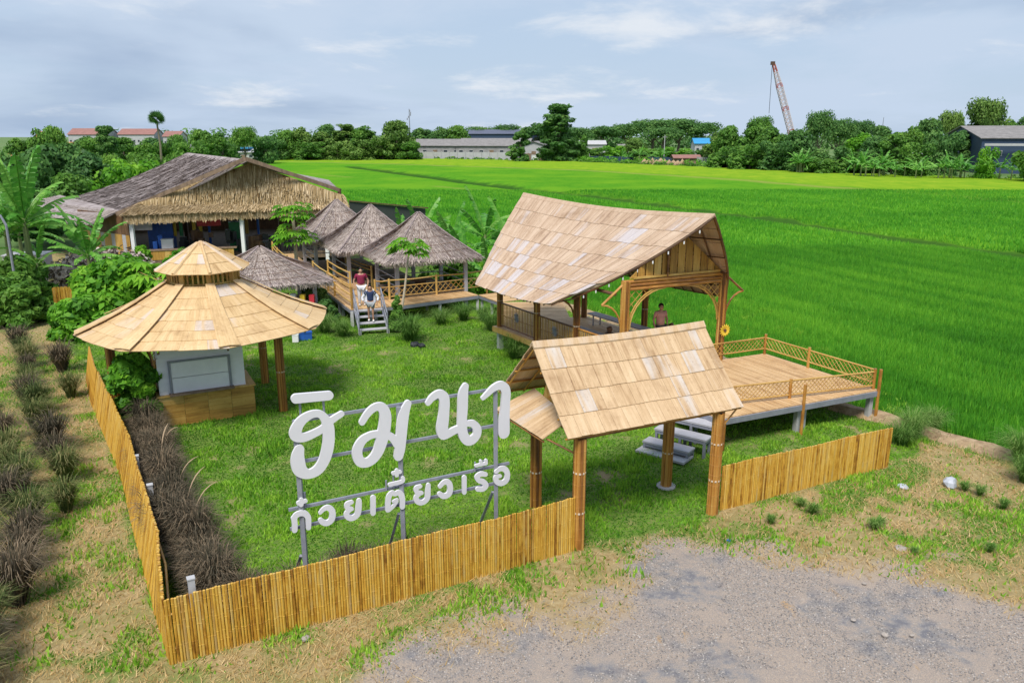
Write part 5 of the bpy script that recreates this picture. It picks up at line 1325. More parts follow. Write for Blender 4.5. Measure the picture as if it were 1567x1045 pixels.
# ================================================================== PEOPLE
def skinmesh(name, nodes, edges, radii, mat, parent, sub=2, root=0):
    me = bpy.data.meshes.new(name); me.from_pydata(nodes, edges, []); o = bpy.data.objects.new(name + '_tmp', me); COL.objects.link(o)
    sk_ = o.modifiers.new('s', 'SKIN'); sk_.use_smooth_shade = True
    for i, r in enumerate(radii):
        me.skin_vertices[0].data[i].radius = (r, r) if isinstance(r, float) else r
        me.skin_vertices[0].data[i].use_root = (i == root)
    ss = o.modifiers.new('u', 'SUBSURF'); ss.levels = sub; ss.render_levels = sub
    dg = bpy.context.evaluated_depsgraph_get(); dg.update()
    m2 = bpy.data.meshes.new_from_object(o.evaluated_get(dg)); m2.name = name
    bpy.data.objects.remove(o)
    m2.materials.clear(); m2.materials.append(mat)
    m2.polygons.foreach_set('use_smooth', [True] * len(m2.polygons))
    r = bpy.data.objects.new(name, m2); COL.objects.link(r); r.parent = parent
    return r
def person(loc, face, label, H_=1.68, shirt=(.3, .02, .06), legs=(.5, .5, .5), long_legs=True, female=False, step=.0, arm=(.12, .10), jacket=None, girth=1.0, shoe=(.7, .7, .7), sit=False):
    t = thing('person', loc, label, 'person'); t.rotation_euler = (0, 0, face); s = H_ / 1.68
    k = lambda x, y, z: (x * s, y * s, z * s)      # faces -y
    hip = .90; g_ = girth
    hx = .10; N = {}
    names = []; pts = []; rad = []; E = []
    def add(n_, p, r, par=None):
        names.append(n_); pts.append(k(*p)); rad.append((r[0] * s, r[1] * s) if isinstance(r, tuple) else r * s)
        if par is not None: E.append((names.index(par), len(names) - 1))
    add('pel', (0, 0, .93), (.15 * g_, .11 * g_)); add('wst', (0, 0, 1.08), (.13 * g_, .10 * g_), 'pel'); add('chs', (0, .01, 1.28), (.155 * g_, .11 * g_), 'wst')
    add('shl', (0, .01, 1.40), (.10, .075), 'chs'); add('nck', (0, 0, 1.47), .052, 'shl'); add('jaw', (0, -.02, 1.53), (.062, .07), 'nck'); add('hd', (0, -.01, 1.60), (.078, .092), 'jaw'); add('top', (0, 0, 1.66), (.055, .065), 'hd')
    add('nose', (0, -.105, 1.575), .012, 'hd')
    for sg, nm in ((-1, 'l'), (1, 'r')):
        add('s' + nm, (sg * .165 * g_, .01, 1.385), .056, 'shl'); add('e' + nm, (sg * (.20 * g_ + arm[0]), .03 - arm[1] * .2, 1.12), .040, 's' + nm)
        add('w' + nm, (sg * (.19 * g_ + arm[0] * .7), -.03 - arm[1], .90), .028, 'e' + nm); add('h' + nm, (sg * (.185 * g_ + arm[0] * .65), -.05 - arm[1] * 1.1, .83), (.034, .02), 'w' + nm)
        for q in range(4): 
            fo = (q - 1.5) * .019
            add('f%d' % q + nm, (sg * (.185 * g_ + arm[0] * .62), -.05 - arm[1] * 1.15 + fo, .765 + .006 * abs(q - 1)), .0085, 'h' + nm)
            add('g%d' % q + nm, (sg * (.178 * g_ + arm[0] * .60), -.055 - arm[1] * 1.15 + fo, .735 + .008 * abs(q - 1)), .007, 'f%d' % q + nm)
        add('th' + nm, (sg * (.175 * g_ + arm[0] * .6), -.095 - arm[1] * 1.15, .80), .010, 'h' + nm)
        add('ear' + nm, (sg * .086, .005, 1.585), .014, 'hd')
        st_ = step * sg
        if sit:
            add('hp' + nm, (sg * .10, 0, .88), .085, 'pel'); add('k' + nm, (sg * .12, -.42, .86), .058, 'hp' + nm); add('an' + nm, (sg * .12, -.42, .46), .036, 'k' + nm); add('ft' + nm, (sg * .12, -.54, .43), .035, 'an' + nm)
        else:
            add('hp' + nm, (sg * .095, 0, .86), .088 * g_, 'pel'); add('k' + nm, (sg * .10, -.03 - st_ * .6, .48 + abs(min(st_, 0)) * .1), .055, 'hp' + nm); add('an' + nm, (sg * .10, .03 - st_, .09), .034, 'k' + nm); add('ft' + nm, (sg * .11, -.10 - st_, .04), .036, 'an' + nm)
    skinmesh('body', pts, E, rad, M_skin, t)
    P_ = {n_: p for n_, p in zip(names, pts)}; R_ = {n_: r for n_, r in zip(names, rad)}
    def cover(name, chain, mat, extra=.014, mul=1.0, over=None, root='pel'):
        nn_ = []; 
        for a, b_ in chain:
            for q in (a, b_):
                if q not in nn_: nn_.append(q)
        if root in nn_: nn_.remove(root); nn_.insert(0, root)
        pp = [over[q] if over and q in over else P_[q] for q in nn_]
        rr = [tuple(x * mul + extra for x in (R_[q] if isinstance(R_[q], tuple) else (R_[q], R_[q]))) for q in nn_]
        skinmesh(name, pp, [(nn_.index(a), nn_.index(b_)) for a, b_ in chain], rr, mat, t)
    mid = lambda a, b_, f: tuple(P_[a][i] * (1 - f) + P_[b_][i] * f for i in range(3))
    mS = cloth('shirt_cloth', shirt); mL = cloth('trouser_cloth', legs)
    cover('shirt', [('pel', 'wst'), ('wst', 'chs'), ('chs', 'shl'), ('shl', 'sl'), ('shl', 'sr'), ('sl', 'el'), ('sr', 'er')], mS, .020, 1.06, over={'el': mid('sl', 'el', .6), 'er': mid('sr', 'er', .6), 'pel': tuple(P_['pel'])})
    if jacket:
        mJ = cloth('jacket_cloth', jacket)
        for nm, sg in (('l', -1), ('r', 1)):
            a0 = (sg * .13 * s, .02, 1.36 * s); a1 = (sg * .15 * s, .03, 1.1 * s); a2 = (sg * .17 * s, .03, .84 * s)
            skinmesh('jacket_side', [a0, a1, a2, P_['s' + nm], P_['e' + nm], mid('e' + nm, 'w' + nm, .7)], [(0, 1), (1, 2), (0, 3), (3, 4), (4, 5)], [(.06 * s, .11 * s), (.055 * s, .13 * s), (.05 * s, .13 * s), .07 * s, .065 * s, .055 * s], mJ, t)
    f = .95 if long_legs else .85
    ends = {}
    for nm in 'lr':
        if not long_legs: ends['k' + nm] = mid('hp' + nm, 'k' + nm, .62)
    ch = [('pel', 'hpl'), ('pel', 'hpr'), ('hpl', 'kl'), ('hpr', 'kr')]
    if long_legs: ch += [('kl', 'anl'), ('kr', 'anr')]
    cover('trousers' if long_legs else 'shorts', ch, mL, .024 if long_legs else .040, 1.04, over=ends)
    mb = MB(); hd = Vector(P_['hd']); r_ = .105 * s
    n1_, n2_ = 10, 6; rows_ = []
    for i in range(n2_ + 1):
        ph = math.pi * .5 - i * (math.pi * .62) / n2_
        rows_.append([hd + Vector((math.cos(ph) * math.sin(a) * r_ * .9, math.cos(ph) * -math.cos(a) * r_ * 1.08 + .018 * s, math.sin(ph) * r_ * 1.02 + .02 * s)) for a in [2 * math.pi * j / n1_ for j in range(n1_)]])
    for i in range(n2_):
        for j in range(n1_):
            j2 = (j + 1) % n1_; fr_ang = min(j, n1_ - j - 1)
            if i >= 2 and fr_ang < 2: continue
            mb.face([rows_[i][j], rows_[i + 1][j], rows_[i + 1][j2], rows_[i][j2]])
    if female: mb.tube([hd + Vector((0, .06 * s, .02)), hd + Vector((0, .09 * s, -.10 * s)), hd + Vector((0, .08 * s, -.24 * s))], [.09 * s, .10 * s, .06 * s], 8)
    off = rootloc(t); o = bpy.data.objects.new('hair', mb.mesh('hair', M_hair, (0, 0, 0), True)); COL.objects.link(o); o.parent = t
    for sg in (-1, 1):
        mb = MB(); mb.tube([hd + Vector((sg * .032 * s, -.088 * s, 0)), hd + Vector((sg * .032 * s, -.099 * s, 0))], .010 * s, 6); o = bpy.data.objects.new('eye', mb.mesh('eye', M_black)); COL.objects.link(o); o.parent = t
    mb = MB(); mb.tube([hd + Vector((-.022 * s, -.090 * s, -.055 * s)), hd + Vector((.022 * s, -.090 * s, -.055 * s))], .006 * s, 5); o = bpy.data.objects.new('mouth', mb.mesh('mouth', M_red)); COL.objects.link(o); o.parent = t
    mSh = cloth('shoe_cloth', shoe)
    for nm in 'lr':
        a, b_ = Vector(P_['an' + nm]), Vector(P_['ft' + nm]); skinmesh('shoe', [tuple(a + Vector((0, .03, -.035 * s))), tuple((a + b_) / 2 + Vector((0, 0, -.01))), tuple(b_ + Vector((0, -.02, 0)))], [(0, 1), (1, 2)], [.046 * s, .05 * s, .042 * s], mSh, t)
    return t
person((-6.98, 35.75, .83), .25, 'man in a dark red shirt and pale trousers standing at the top of the stairs', 1.74, shirt=(.22, .012, .05), legs=(.62, .62, .66), girth=1.12, arm=(.10, .06))
person((-6.32, 34.3, .42), .15, 'woman in navy top, white overshirt and grey shorts coming down the metal stairs', 1.62, shirt=(.015, .03, .09), legs=(.30, .32, .34), long_legs=False, female=True, jacket=(.72, .72, .78), step=.07, arm=(.17, .05), girth=1.0, shoe=(.75, .72, .70))
pm = pv(3.02, 1.9, .95)
person(tuple(pm), .35, 'man in a pink shirt standing in the pavilion beside the long bench', 1.70, shirt=(.60, .30, .26), legs=(.06, .06, .07), girth=1.05, arm=(.07, .03))

# ================================================================== PLANTS
def leafcloud(centres, radii, nper, leaf, flat=.4, up=.35, seed=0, squash=.75, elong=1.6):
    r_ = np.random.default_rng(seed); Vs = []; A = []
    C = np.array(centres, float); R = np.array(radii, float)
    for c_, r in zip(C, R):
        n = int(nper * (r / R.mean()) ** 2)
        d = r_.normal(size=(n, 3)); d /= np.linalg.norm(d, axis=1)[:, None]
        rr = r * r_.uniform(.55, 1.06, n) ** .7
        p = c_ + d * rr[:, None] * np.array([1, 1, squash])
        nr = d * 1.0 + r_.normal(size=(n, 3)) * .55 + np.array([0, 0, up]); nr /= np.linalg.norm(nr, axis=1)[:, None]
        t1 = np.cross(nr, r_.normal(size=(n, 3))); t1 /= np.linalg.norm(t1, axis=1)[:, None] + 1e-9; t2 = np.cross(nr, t1)
        s_ = leaf * r_.uniform(.6, 1.35, n)[:, None]
        a, b_ = t1 * s_ * elong / 2, t2 * s_ / 2
        q = np.stack([p - a, p - b_ + nr * s_ * .1, p + a - nr * s_ * .15, p + b_ + nr * s_ * .1], 1)
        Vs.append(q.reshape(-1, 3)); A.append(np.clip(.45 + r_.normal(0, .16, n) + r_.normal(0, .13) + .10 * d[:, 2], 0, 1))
    return np.concatenate(Vs), np.concatenate(A)
def limbs(h, trunk_r, tops, mat=None):
    mb = MB(); z0 = h * .35
    mb.tube([(0, 0, -.1), (random.uniform(-.03, .03) * h, 0, h * .25), (random.uniform(-.04, .04) * h, random.uniform(-.03, .03) * h, h * .55)], [trunk_r, trunk_r * .75, trunk_r * .45], 8)
    for t_ in tops:
        m_ = Vector(t_) * .5 + Vector((0, 0, h * .12)); mb.tube([(0, 0, h * random.uniform(.2, .4)), m_, t_], [trunk_r * .45, trunk_r * .28, trunk_r * .08], 5)
    return mb
TREEK = {}
def treekind(key, h, w, nclump, nper, leaf, base=.18, seed=1, shape='round'):
    random.seed(seed); cs = []; rs = []
    for i in range(nclump):
        f = random.random(); z = h * (base + (1 - base) * f) * .93
        if shape == 'round': rad = w / 2 * math.sqrt(max(0.02, 1 - (2 * (f - .42)) ** 2 * .85))
        elif shape == 'tall': rad = w / 2 * (1 - f ** 1.5 * .60) * (.75 + .5 * random.random())
        elif shape == 'umbrella': z = h * (.62 + .33 * math.sqrt(random.random())); rad = w / 2 * (1.1 - .55 * (z / h - .62) / .33)
        else: rad = w / 2 * (1 - f * .3)
        a = random.uniform(0, 6.28); q = rad * math.sqrt(random.uniform(.12, 1)) * .82
        cs.append((math.cos(a) * q, math.sin(a) * q, z)); rs.append(w * random.uniform(.11, .20) * (.8 if shape == 'tall' else 1))
    V, A = leafcloud(cs, rs, nper, leaf, seed=seed)
    tops = random.sample(cs, min(7, len(cs)))
    TREEK[key] = (V, A, limbs(h, max(.08, w * .028), tops), h, w)
treekind('round1', 9, 9, 34, 130, .42, seed=1); treekind('round2', 9, 10, 38, 120, .42, seed=2); treekind('round3', 9, 8, 30, 140, .40, seed=3)
treekind('bushy', 6, 9, 30, 140, .40, base=.02, seed=4, shape='bush'); treekind('tall', 20, 8, 90, 80, .42, base=.05, seed=5, shape='tall'); treekind('umb', 11, 14, 40, 120, .40, seed=6, shape='umbrella')
treekind('bushb', 6, 8, 34, 130, .36, base=.0, seed=7, shape='bush'); treekind('small', 5, 3.4, 24, 110, .26, base=.06, seed=8, shape='tall')
random.seed(77)
CM = {}
def tree(kind, x, y, h, w, label, mat=None, name='tree', group=None, z=-.4, cat='tree'):
    V, A, lm, h0, w0 = TREEK[kind]; mat = mat or M_leaf
    t = thing(name, (x, y, z), label, cat, group)
    key = (kind, mat.name)
    if key not in CM: CM[key] = npmesh('crown', V, 4, mat, A)
    if kind not in CM: CM[kind] = lm.mesh('trunk', M_bark)
    rz = random.uniform(0, 6.28)
    for nm, me in (('crown', CM[key]), ('trunk', CM[kind])):
        o = bpy.data.objects.new(nm, me); COL.objects.link(o); o.parent = t; o.rotation_euler = (0, 0, rz); o.scale = (w / w0, w / w0, h * .93 / h0)
    return t
def shrub(x, y, h, w, leaf, label, mat, nclump=26, nper=150, shape='bush', name='shrub', base=.02, elong=1.7, cat='shrub', seed=None):
    random.seed(seed or int(abs(x * 100 + y * 10))); cs = []; rs = []
    for i in range(nclump):
        f = random.random(); z = h * (base + (1 - base) * f) * .92
        rad = w / 2 * (math.sqrt(max(.05, 1 - (f * 1.0) ** 2.2)) if shape == 'bush' else (1 - f ** 1.6 * .9))
        a = random.uniform(0, 6.28); q = rad * math.sqrt(random.uniform(.1, 1)) * .8
        cs.append((math.cos(a) * q, math.sin(a) * q, z)); rs.append(w * (random.uniform(.10, .19) if shape == 'bush' else .26 * (1.1 - f * .6)))
    V, A = leafcloud(cs, rs, nper, leaf, seed=int(abs(x * 31 + y)), elong=elong)
    t = thing(name, (x, y, 0), label, cat)
    o = bpy.data.objects.new('foliage', npmesh('foliage', V, 4, mat, A)); COL.objects.link(o); o.parent = t
    mb = MB()
    for c_ in random.sample(cs, min(8, len(cs))): mb.tube([(0, 0, -.05), Vector(c_) * .5 + Vector((0, 0, h * .05)), c_], [.03 + w * .012, .02 + w * .006, .008], 5)
    o = bpy.data.objects.new('stem', mb.mesh('stem', M_bark)); COL.objects.link(o); o.parent = t
    return t
shrub(-11.15, 22.15, 2.35, 1.85, .15, 'bright leafy shrub growing against the left wall of the kiosk', M_leafbright, 34, 230)
shrub(-11.5, 23.7, 1.7, 1.2, .15, 'leafy shrub behind the bigger one between the kiosk and the left fence', M_leaf, 24, 160)
shrub(-18.4, 36.0, 2.7, 5.6, .22, 'big spreading bright green bush to the left of the kiosk roof', M_leafbright, 56, 240)
shrub(-15.6, 37.6, 2.9, 4.6, .22, 'leafy green bush directly behind the left edge of the kiosk roof', M_leafbright, 44, 220)
shrub(-18.6, 33.2, 1.7, 3.0, .2, 'low green bush just outside the start of the left fence', M_leafbright, 30, 180)
shrub(-22.9, 35.4, 2.4, 2.8, .18, 'dark green bush in front of the small fence panel at the far left', M_leaf, 34, 200)
shrub(-25.6, 40.5, 2.2, 4.0, .2, 'rounded green bush at the left edge under the banana plants', M_leaf, 34, 160)
shrub(-22.7, 48.0, 2.0, 1.6, .14, 'small bright bush beside the left white column of the hall', M_leafbright, 22, 160)
shrub(-9.4, 37.0, 1.9, 1.5, .09, 'loose yellow-green shrub beside the boardwalk, left of the stairs', M_leafolive, 26, 220)
shrub(-10.35, 38.6, 1.7, .62, .06, 'slim dark conical shrub by the low hut', M_leafdark, 40, 110, 'cone')
shrub(-5.12, 34.1, 1.75, .75, .06, 'slim upright conifer just right of the metal stairs', M_leaf, 44, 130, 'cone')
shrub(-8.6, 35.6, 1.2, 1.2, .07, 'low dark shrub under the boardwalk edge, left of the stairs', M_leafdark, 18, 160)
shrub(-24.8, 46.5, 1.4, 7, .2, 'dull reddish dry hedge in front of the hall wall', M_thatch, 36, 110)
# banana plants -----------------------------------------------------------
def banana_leaf(L, wid, droop, seed):
    r = random.Random(seed); mb = MB(); n = 15; pts = []
    for i in range(n + 1):
        f = i / n; pts.append(Vector((f * L * (1 - .12 * droop * f), 0, L * (.50 * f - droop * f * f * .8))))
    for i in range(2, n):
        a, b_ = pts[i], pts[i + 1]; f0, f1 = (i - 2) / (n - 2), (i - 1) / (n - 2)
        w0 = wid / 2 * (math.sin(math.pi * min(1, f0 * .96 + .04)) ** .5); w1 = wid / 2 * (math.sin(math.pi * min(1, f1 * .96 + .04)) ** .5)
        for s_ in (-1, 1):
            dz = -.18 * wid - r.uniform(0, .18) * wid; gap = r.uniform(.05, .42) if r.random() < .75 else 0
            e = a.lerp(b_, gap); e2 = b_
            sh = r.uniform(.05, .14) * L * .3
            mb.face([a, b_, b_.lerp(a, gap * .6) + Vector((sh, s_ * w1, dz)), e + Vector((sh, s_ * w0, dz + r.uniform(-.03, .03)))][::s_])
    mb.tube(pts, [.04 - .0022 * i for i in range(n + 1)], 4)
    return mb
BL_ = []
def bmesh_leaf(mb, seed):
    me = mb.mesh('leaf', M_banana); a = me.attributes.new('v', 'FLOAT', 'POINT'); r = random.Random(seed)
    vals = []; 
    nf = len(me.vertices)
    x = [v.co for v in me.vertices]
    for i, v in enumerate(me.vertices): vals.append(.5 + .16 * math.sin(i // 4 * 2.1 + seed) + (.3 if abs(v.co.y) < .045 else 0) + r.uniform(-.06, .06))
    a.data.foreach_set('value', vals); return me
for k in range(6): BL_.append(bmesh_leaf(banana_leaf(2.6, .38 + .08 * (k % 3), (.45, .55, .75, .95, .25, .65)[k], k), k))
def banana(x, y, h, nleaf, label, ls=1.0, name='banana_plant', z=0, lean=0.0, up=.35):
    t = thing(name, (x, y, z), label, 'banana plant'); mb = MB()
    mb.tube([(x, y, z - .1), (x + lean * .5, y, z + h * .5), (x + lean, y, z + h)], [.16 * ls, .13 * ls, .07 * ls], 8); mb.build('stem', M_tree_b, t)
    for k in range(nleaf):
        a = k * 2.4 + random.uniform(-.3, .3); f = k / nleaf; tilt = -math.radians(62 * (f ** 1.3) + random.uniform(-8, 10)) * (1 - up * 0)
        me = BL_[(k * 5 + int(x)) % 6] if f < .75 else BL_[4]
        link('leaf', me, t, (x + lean * .95, y, z + h * (.88 + .12 * f)), (random.uniform(-.3, .3), tilt + .1, a), (ls * random.uniform(.8, 1.1),) * 3)
    return t
M_tree_b = plain('banana_stem', (.16, .20, .07), .7, .3, 4, stretch=(1, 1, .3))
banana(-25.6, 41.4, 4.3, 24, 'tallest banana plant at the far left with big arching leaves', 1.42)
banana(-27.4, 42.5, 3.6, 18, 'banana plant at the left edge beside the tallest one', 1.0)
banana(-24.6, 40.3, 2.1, 6, 'young banana plant with one upright yellow-green leaf at the far left', .8)
banana(-28.6, 44.5, 5.0, 18, 'banana plant behind the others at the far left, leaves against the dark trees', 1.0)
banana(-22.6, 41.6, 2.4, 14, 'low banana plant leaning over the big bush at the left', 1.0)
banana(-29.5, 47, 3.2, 10, 'banana plant half hidden at the left edge of the grounds', 1.0)
for i, (x, y, h, n, s, lb) in enumerate(((-1.6, 46.5, 2.9, 11, 1.15, 'banana plant with tall leaves behind the left end of the pavilion roof'), (-.2, 44.6, 2.5, 10, 1.05, 'banana plant right against the pavilion roof end'), (-2.6, 44.5, 1.7, 8, .9, 'shorter banana plant between the nearest hut and the pavilion'), (-5.8, 50.0, 2.6, 9, 1.0, 'banana plant rising behind the middle hut'), (-3.8, 49.5, 2.1, 9, 1.0, 'banana plant behind the nearest hut roof'), (-1.4, 42.4, 1.4, 8, .85, 'low banana plant at the right side of the nearest hut'), (-7.2, 51.5, 2.0, 8, .9, 'small banana plant behind the gap between the huts'))):
    banana(x, y, h, n, lb, s, z=-.1)
shrub(-1.2, 43.8, 1.5, 4.2, .22, 'tangled green growth at the feet of the banana plants behind the huts', M_leafbright, 36, 140)
shrub(-3.2, 46.8, 1.4, 4.5, .22, 'dense undergrowth behind the nearest hut', M_leaf, 30, 120)
# papaya trees ------------------------------------------------------------
def papaya(x, y, h, tiers, label, lean=(0, 0), spread=.9, trunk=.07):
    t = thing('papaya_tree', (x, y, 0), label, 'papaya tree'); mb = MB(); top = Vector((x + lean[0], y + lean[1], h))
    mb.tube([(x, y, -.05), Vector((x, y, 0)).lerp(top, .5) + Vector((.04, 0, 0)), top], [trunk * 1.5, trunk, trunk * .8], 8); mb.build('trunk', M_trunkp, t)
    for (zt, n) in tiers:
        c_ = Vector((x, y, 0)).lerp(top, zt / h); V = []; A = []
        for k in range(n):
            a = random.uniform(0, 6.28); el = random.uniform(-.2, .75); ln = spread * random.uniform(.55, 1.0)
            d = Vector((math.cos(a) * math.cos(el), math.sin(a) * math.cos(el), math.sin(el))); e = c_ + d * ln; shade = random.uniform(.3, .85)
            mb = MB(); mb.tube([c_, e], .010, 4); mb.build('petiole', M_rail, t) if k < 8 else None
            ax = Vector((math.cos(a), math.sin(a), -.25)).normalized(); sx = Vector((-math.sin(a), math.cos(a), 0))
            for q in range(7):
                th = (q - 3) * .62; dd = ax * math.cos(th) + sx * math.sin(th); ss = dd.cross(Vector((0, 0, 1))).normalized(); L = spread * .42 * (1 - abs(q - 3) * .09)
                V += [e, e + dd * L * .55 + ss * L * .16 + Vector((0, 0, .0)), e + dd * L - Vector((0, 0, L * .3)), e + dd * L * .55 - ss * L * .16]; A.append(shade + random.uniform(-.1, .1))
        off = rootloc(t); me = npmesh('leaves', [tuple(Vector(p) - off) for p in V], 4, M_leafbright, np.array(A)); o = bpy.data.objects.new('leaves', me); COL.objects.link(o); o.parent = t
M_trunkp = plain('papaya_trunk', (.46, .38, .28), .8, .2, 8, stretch=(1, 1, 3))
papaya(-12.1, 43.6, 4.4, ((4.3, 46), (2.95, 40), (3.4, 14)), 'papaya tree with two leafy tiers in front of the hall', spread=1.05, trunk=.10)
papaya(-5.15, 34.7, 3.65, ((3.55, 50),), 'slender leaning papaya tree in front of the nearest hut', lean=(.55, .3), spread=.95, trunk=.05)
papaya(-15.9, 34.8, 2.3, ((2.2, 30),), 'papaya top with long pale leaf stalks over the bush beside the kiosk roof', spread=1.5, trunk=.07)
papaya(-4.1, 45.0, 2.4, ((2.4, 22),), 'young papaya seen under the eave of the nearest hut', spread=.9)
# fountain grass ------------------------------------------------------------
def grassclump(n, h, w, spread, mat, seed, droop=.5):
    r_ = np.random.default_rng(seed); V = []; A = []
    for i in range(n):
        a = r_.uniform(0, 6.28); ln = h * r_.uniform(.55, 1.1); out_ = spread * r_.uniform(0, 1) ** .7; b0 = np.array([math.cos(a + r_.normal(0, .8)) * .1 * r_.random() * spread * 2, math.sin(a + r_.normal(0, .8)) * .1 * spread * r_.random() * 2, 0])
        d = np.array([math.cos(a), math.sin(a), 0]); s_ = np.array([-math.sin(a), math.cos(a), 0]) * w / 2
        p1 = b0 + d * out_ * .35 + np.array([0, 0, ln * .55]); p2 = b0 + d * out_ * .8 + np.array([0, 0, ln * (.95 - .1 * droop)]); p3 = b0 + d * out_ * 1.25 + np.array([0, 0, ln * (1.0 - droop * .5 * r_.random())])
        V += [b0 - s_, b0 + s_, p1 + s_, p1 - s_, p1 - s_, p1 + s_, p2 + s_ * .7, p2 - s_ * .7, p2 - s_ * .7, p2 + s_ * .7, p3 + s_ * .1, p3 - s_ * .1]
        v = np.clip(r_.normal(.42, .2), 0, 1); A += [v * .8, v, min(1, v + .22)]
    return npmesh('grass_clump', np.array(V), 4, mat, np.array(A))
GC = [grassclump(520, .95, .014, .55, M_fount, 100 + k) for k in range(3)]
GG = [grassclump(520, .85, .014, .5, M_fountg, 110 + k) for k in range(3)]
GT = [grassclump(620, 1.0, .012, .85, M_tuft, 120 + k, .7) for k in range(2)]
GY = [grassclump(260, .4, .016, .3, M_tuft, 130 + k, .5) for k in range(2)]
def clump(me, x, y, s, label, group, name='grass_clump', sz=1.0, z=0):
    o = link(name, me, None, (x, y, z), (0, 0, random.uniform(0, 6.28)), (s, s, s * sz)); return tag(o, label, 'grass clump', group)
OUT = [(-19.9, 30.6), (-19.2, 29.6), (-18.4, 28.6), (-17.6, 27.4), (-17.0, 26.2), (-16.3, 25.2), (-15.7, 24.2), (-15.0, 23.3), (-14.9, 24.9), (-16.8, 27.9), (-14.2, 22.2), (-15.6, 22.0), (-14.5, 21.0), (-13.3, 20.9), (-13.6, 19.6), (-12.6, 20.2), (-12.9, 18.6), (-12.1, 17.6), (-12.0, 18.9), (-13.9, 18.2), (-11.3, 18.3), (-11.7, 16.6), (-10.8, 15.7), (-11.4, 15.1), (-10.2, 14.9), (-10.5, 16.8), (-10.6, 14.0), (-9.8, 14.0), (-10.9, 12.9), (-9.8, 12.6), (-9.2, 13.0), (-9.1, 11.9), (-9.9, 11.6), (-8.7, 11.0), (-8.3, 10.2), (-9.2, 10.6), (-7.9, 9.6), (-8.5, 9.3), (-7.2, 9.1)]
OR_ = ['first', 'second', 'third', 'fourth', 'fifth', 'sixth', 'seventh', 'eighth', 'ninth', 'tenth', 'eleventh', 'twelfth', 'thirteenth', 'fourteenth', 'fifteenth', 'sixteenth', 'seventeenth', 'eighteenth', 'nineteenth', 'twentieth']
OR_ += ['twenty-' + o for o in OR_[:9]] + ['thirtieth'] + ['thirty-' + o for o in OR_[:9]] + ['fortieth']
OUTN = {q: i for i, q in enumerate(sorted(OUT, key=lambda q: q[1]))}
for i, (x, y) in enumerate(OUT):
    gr_ = i % 3 != 0
    clump(random.choice(GG if gr_ else GC), x + random.uniform(-.15, .15), y + random.uniform(-.15, .15), random.uniform(.85, 1.25), ('greener' if gr_ else 'dark brownish') + ' fountain grass clump left of the fence, ' + OR_[OUTN[(x, y)]] + ' from the front', 'fountain grass left of the fence')
for i, (x, y) in enumerate([(-11.3, 17.9 + .3), (-13.3, 22.6), (-10.3, 17.2), (-11.9, 20.0), (-12.4, 21.0)]):
    if i in (1, 3): clump(random.choice(GG), x - .9, y, .8, 'small greener fountain grass clump close to the left fence, ' + ('nearer the kiosk' if i == 1 else 'further from the kiosk'), 'fountain grass left of the fence')
M_wood2 = plain('seed_head_tan', (.42, .30, .19), .9, .2, 30)
def plume(x, y, h, a, label):
    t_ = thing('grass_plume', (x, y, 0), label, 'grass plume'); mb = MB(); P_ = [Vector((x, y, .3)) + Vector((math.cos(a) * q * q * .55, math.sin(a) * q * q * .55, h * math.sin(q * 1.35))) for q in [k / 9 for k in range(10)]]
    mb.tube(P_[:7], .004, 4); mb.build('stalk', M_wood2, t_); mb = MB(); mb.tube(P_[5:], [.008, .014, .016, .013, .004], 5); mb.build('seed_head', M_wood2, t_)
plume(-7.6, 16.3, 1.25, .2, 'long pale seed plume arching out of the dark hedge, furthest back'); plume(-7.0, 15.3, 1.3, .9, 'pale seed plume bending over the lawn from the middle of the hedge')
plume(-6.7, 14.9, 1.2, .5, 'short pale seed plume in the front part of the hedge'); plume(-8.6, 17.8, 1.3, 1.5, 'upright pale seed plume near the kiosk end of the hedge'); plume(-9.1, 19.0, 1.0, -.2, 'small pale plume leaning out beside the kiosk counter')
inn = polyline([(-10.7, 21.2), (-9.9, 19.9), (-9.05, 18.0), (-8.0, 16.3), (-6.9, 14.6), (-5.9, 13.1), (-5.1, 12.35)], .42)
for i, p in enumerate(inn):
    for k in range(2):
        clump(random.choice(GC), p[0] - .02 + k * .24 + random.uniform(-.12, .12), p[1] + .15 * k + random.uniform(-.1, .1), random.uniform(.7, 1.1), 'dark purple-brown fountain grass clump in the hedge just inside the left fence', 'fountain grass hedge inside the fence', sz=1.12)
for (x, y) in ((-4.6, 12.75), (-3.55, 13.1), (-2.9, 13.5), (-2.55, 13.7), (-2.0, 13.95), (-1.5, 14.2), (-4.0, 12.9), (-3.2, 13.6)):
    clump(random.choice(GC), x, y, random.uniform(.75, .98), 'small dark grass clump between the sign posts and the front fence', 'dark grass clumps along the front fence')
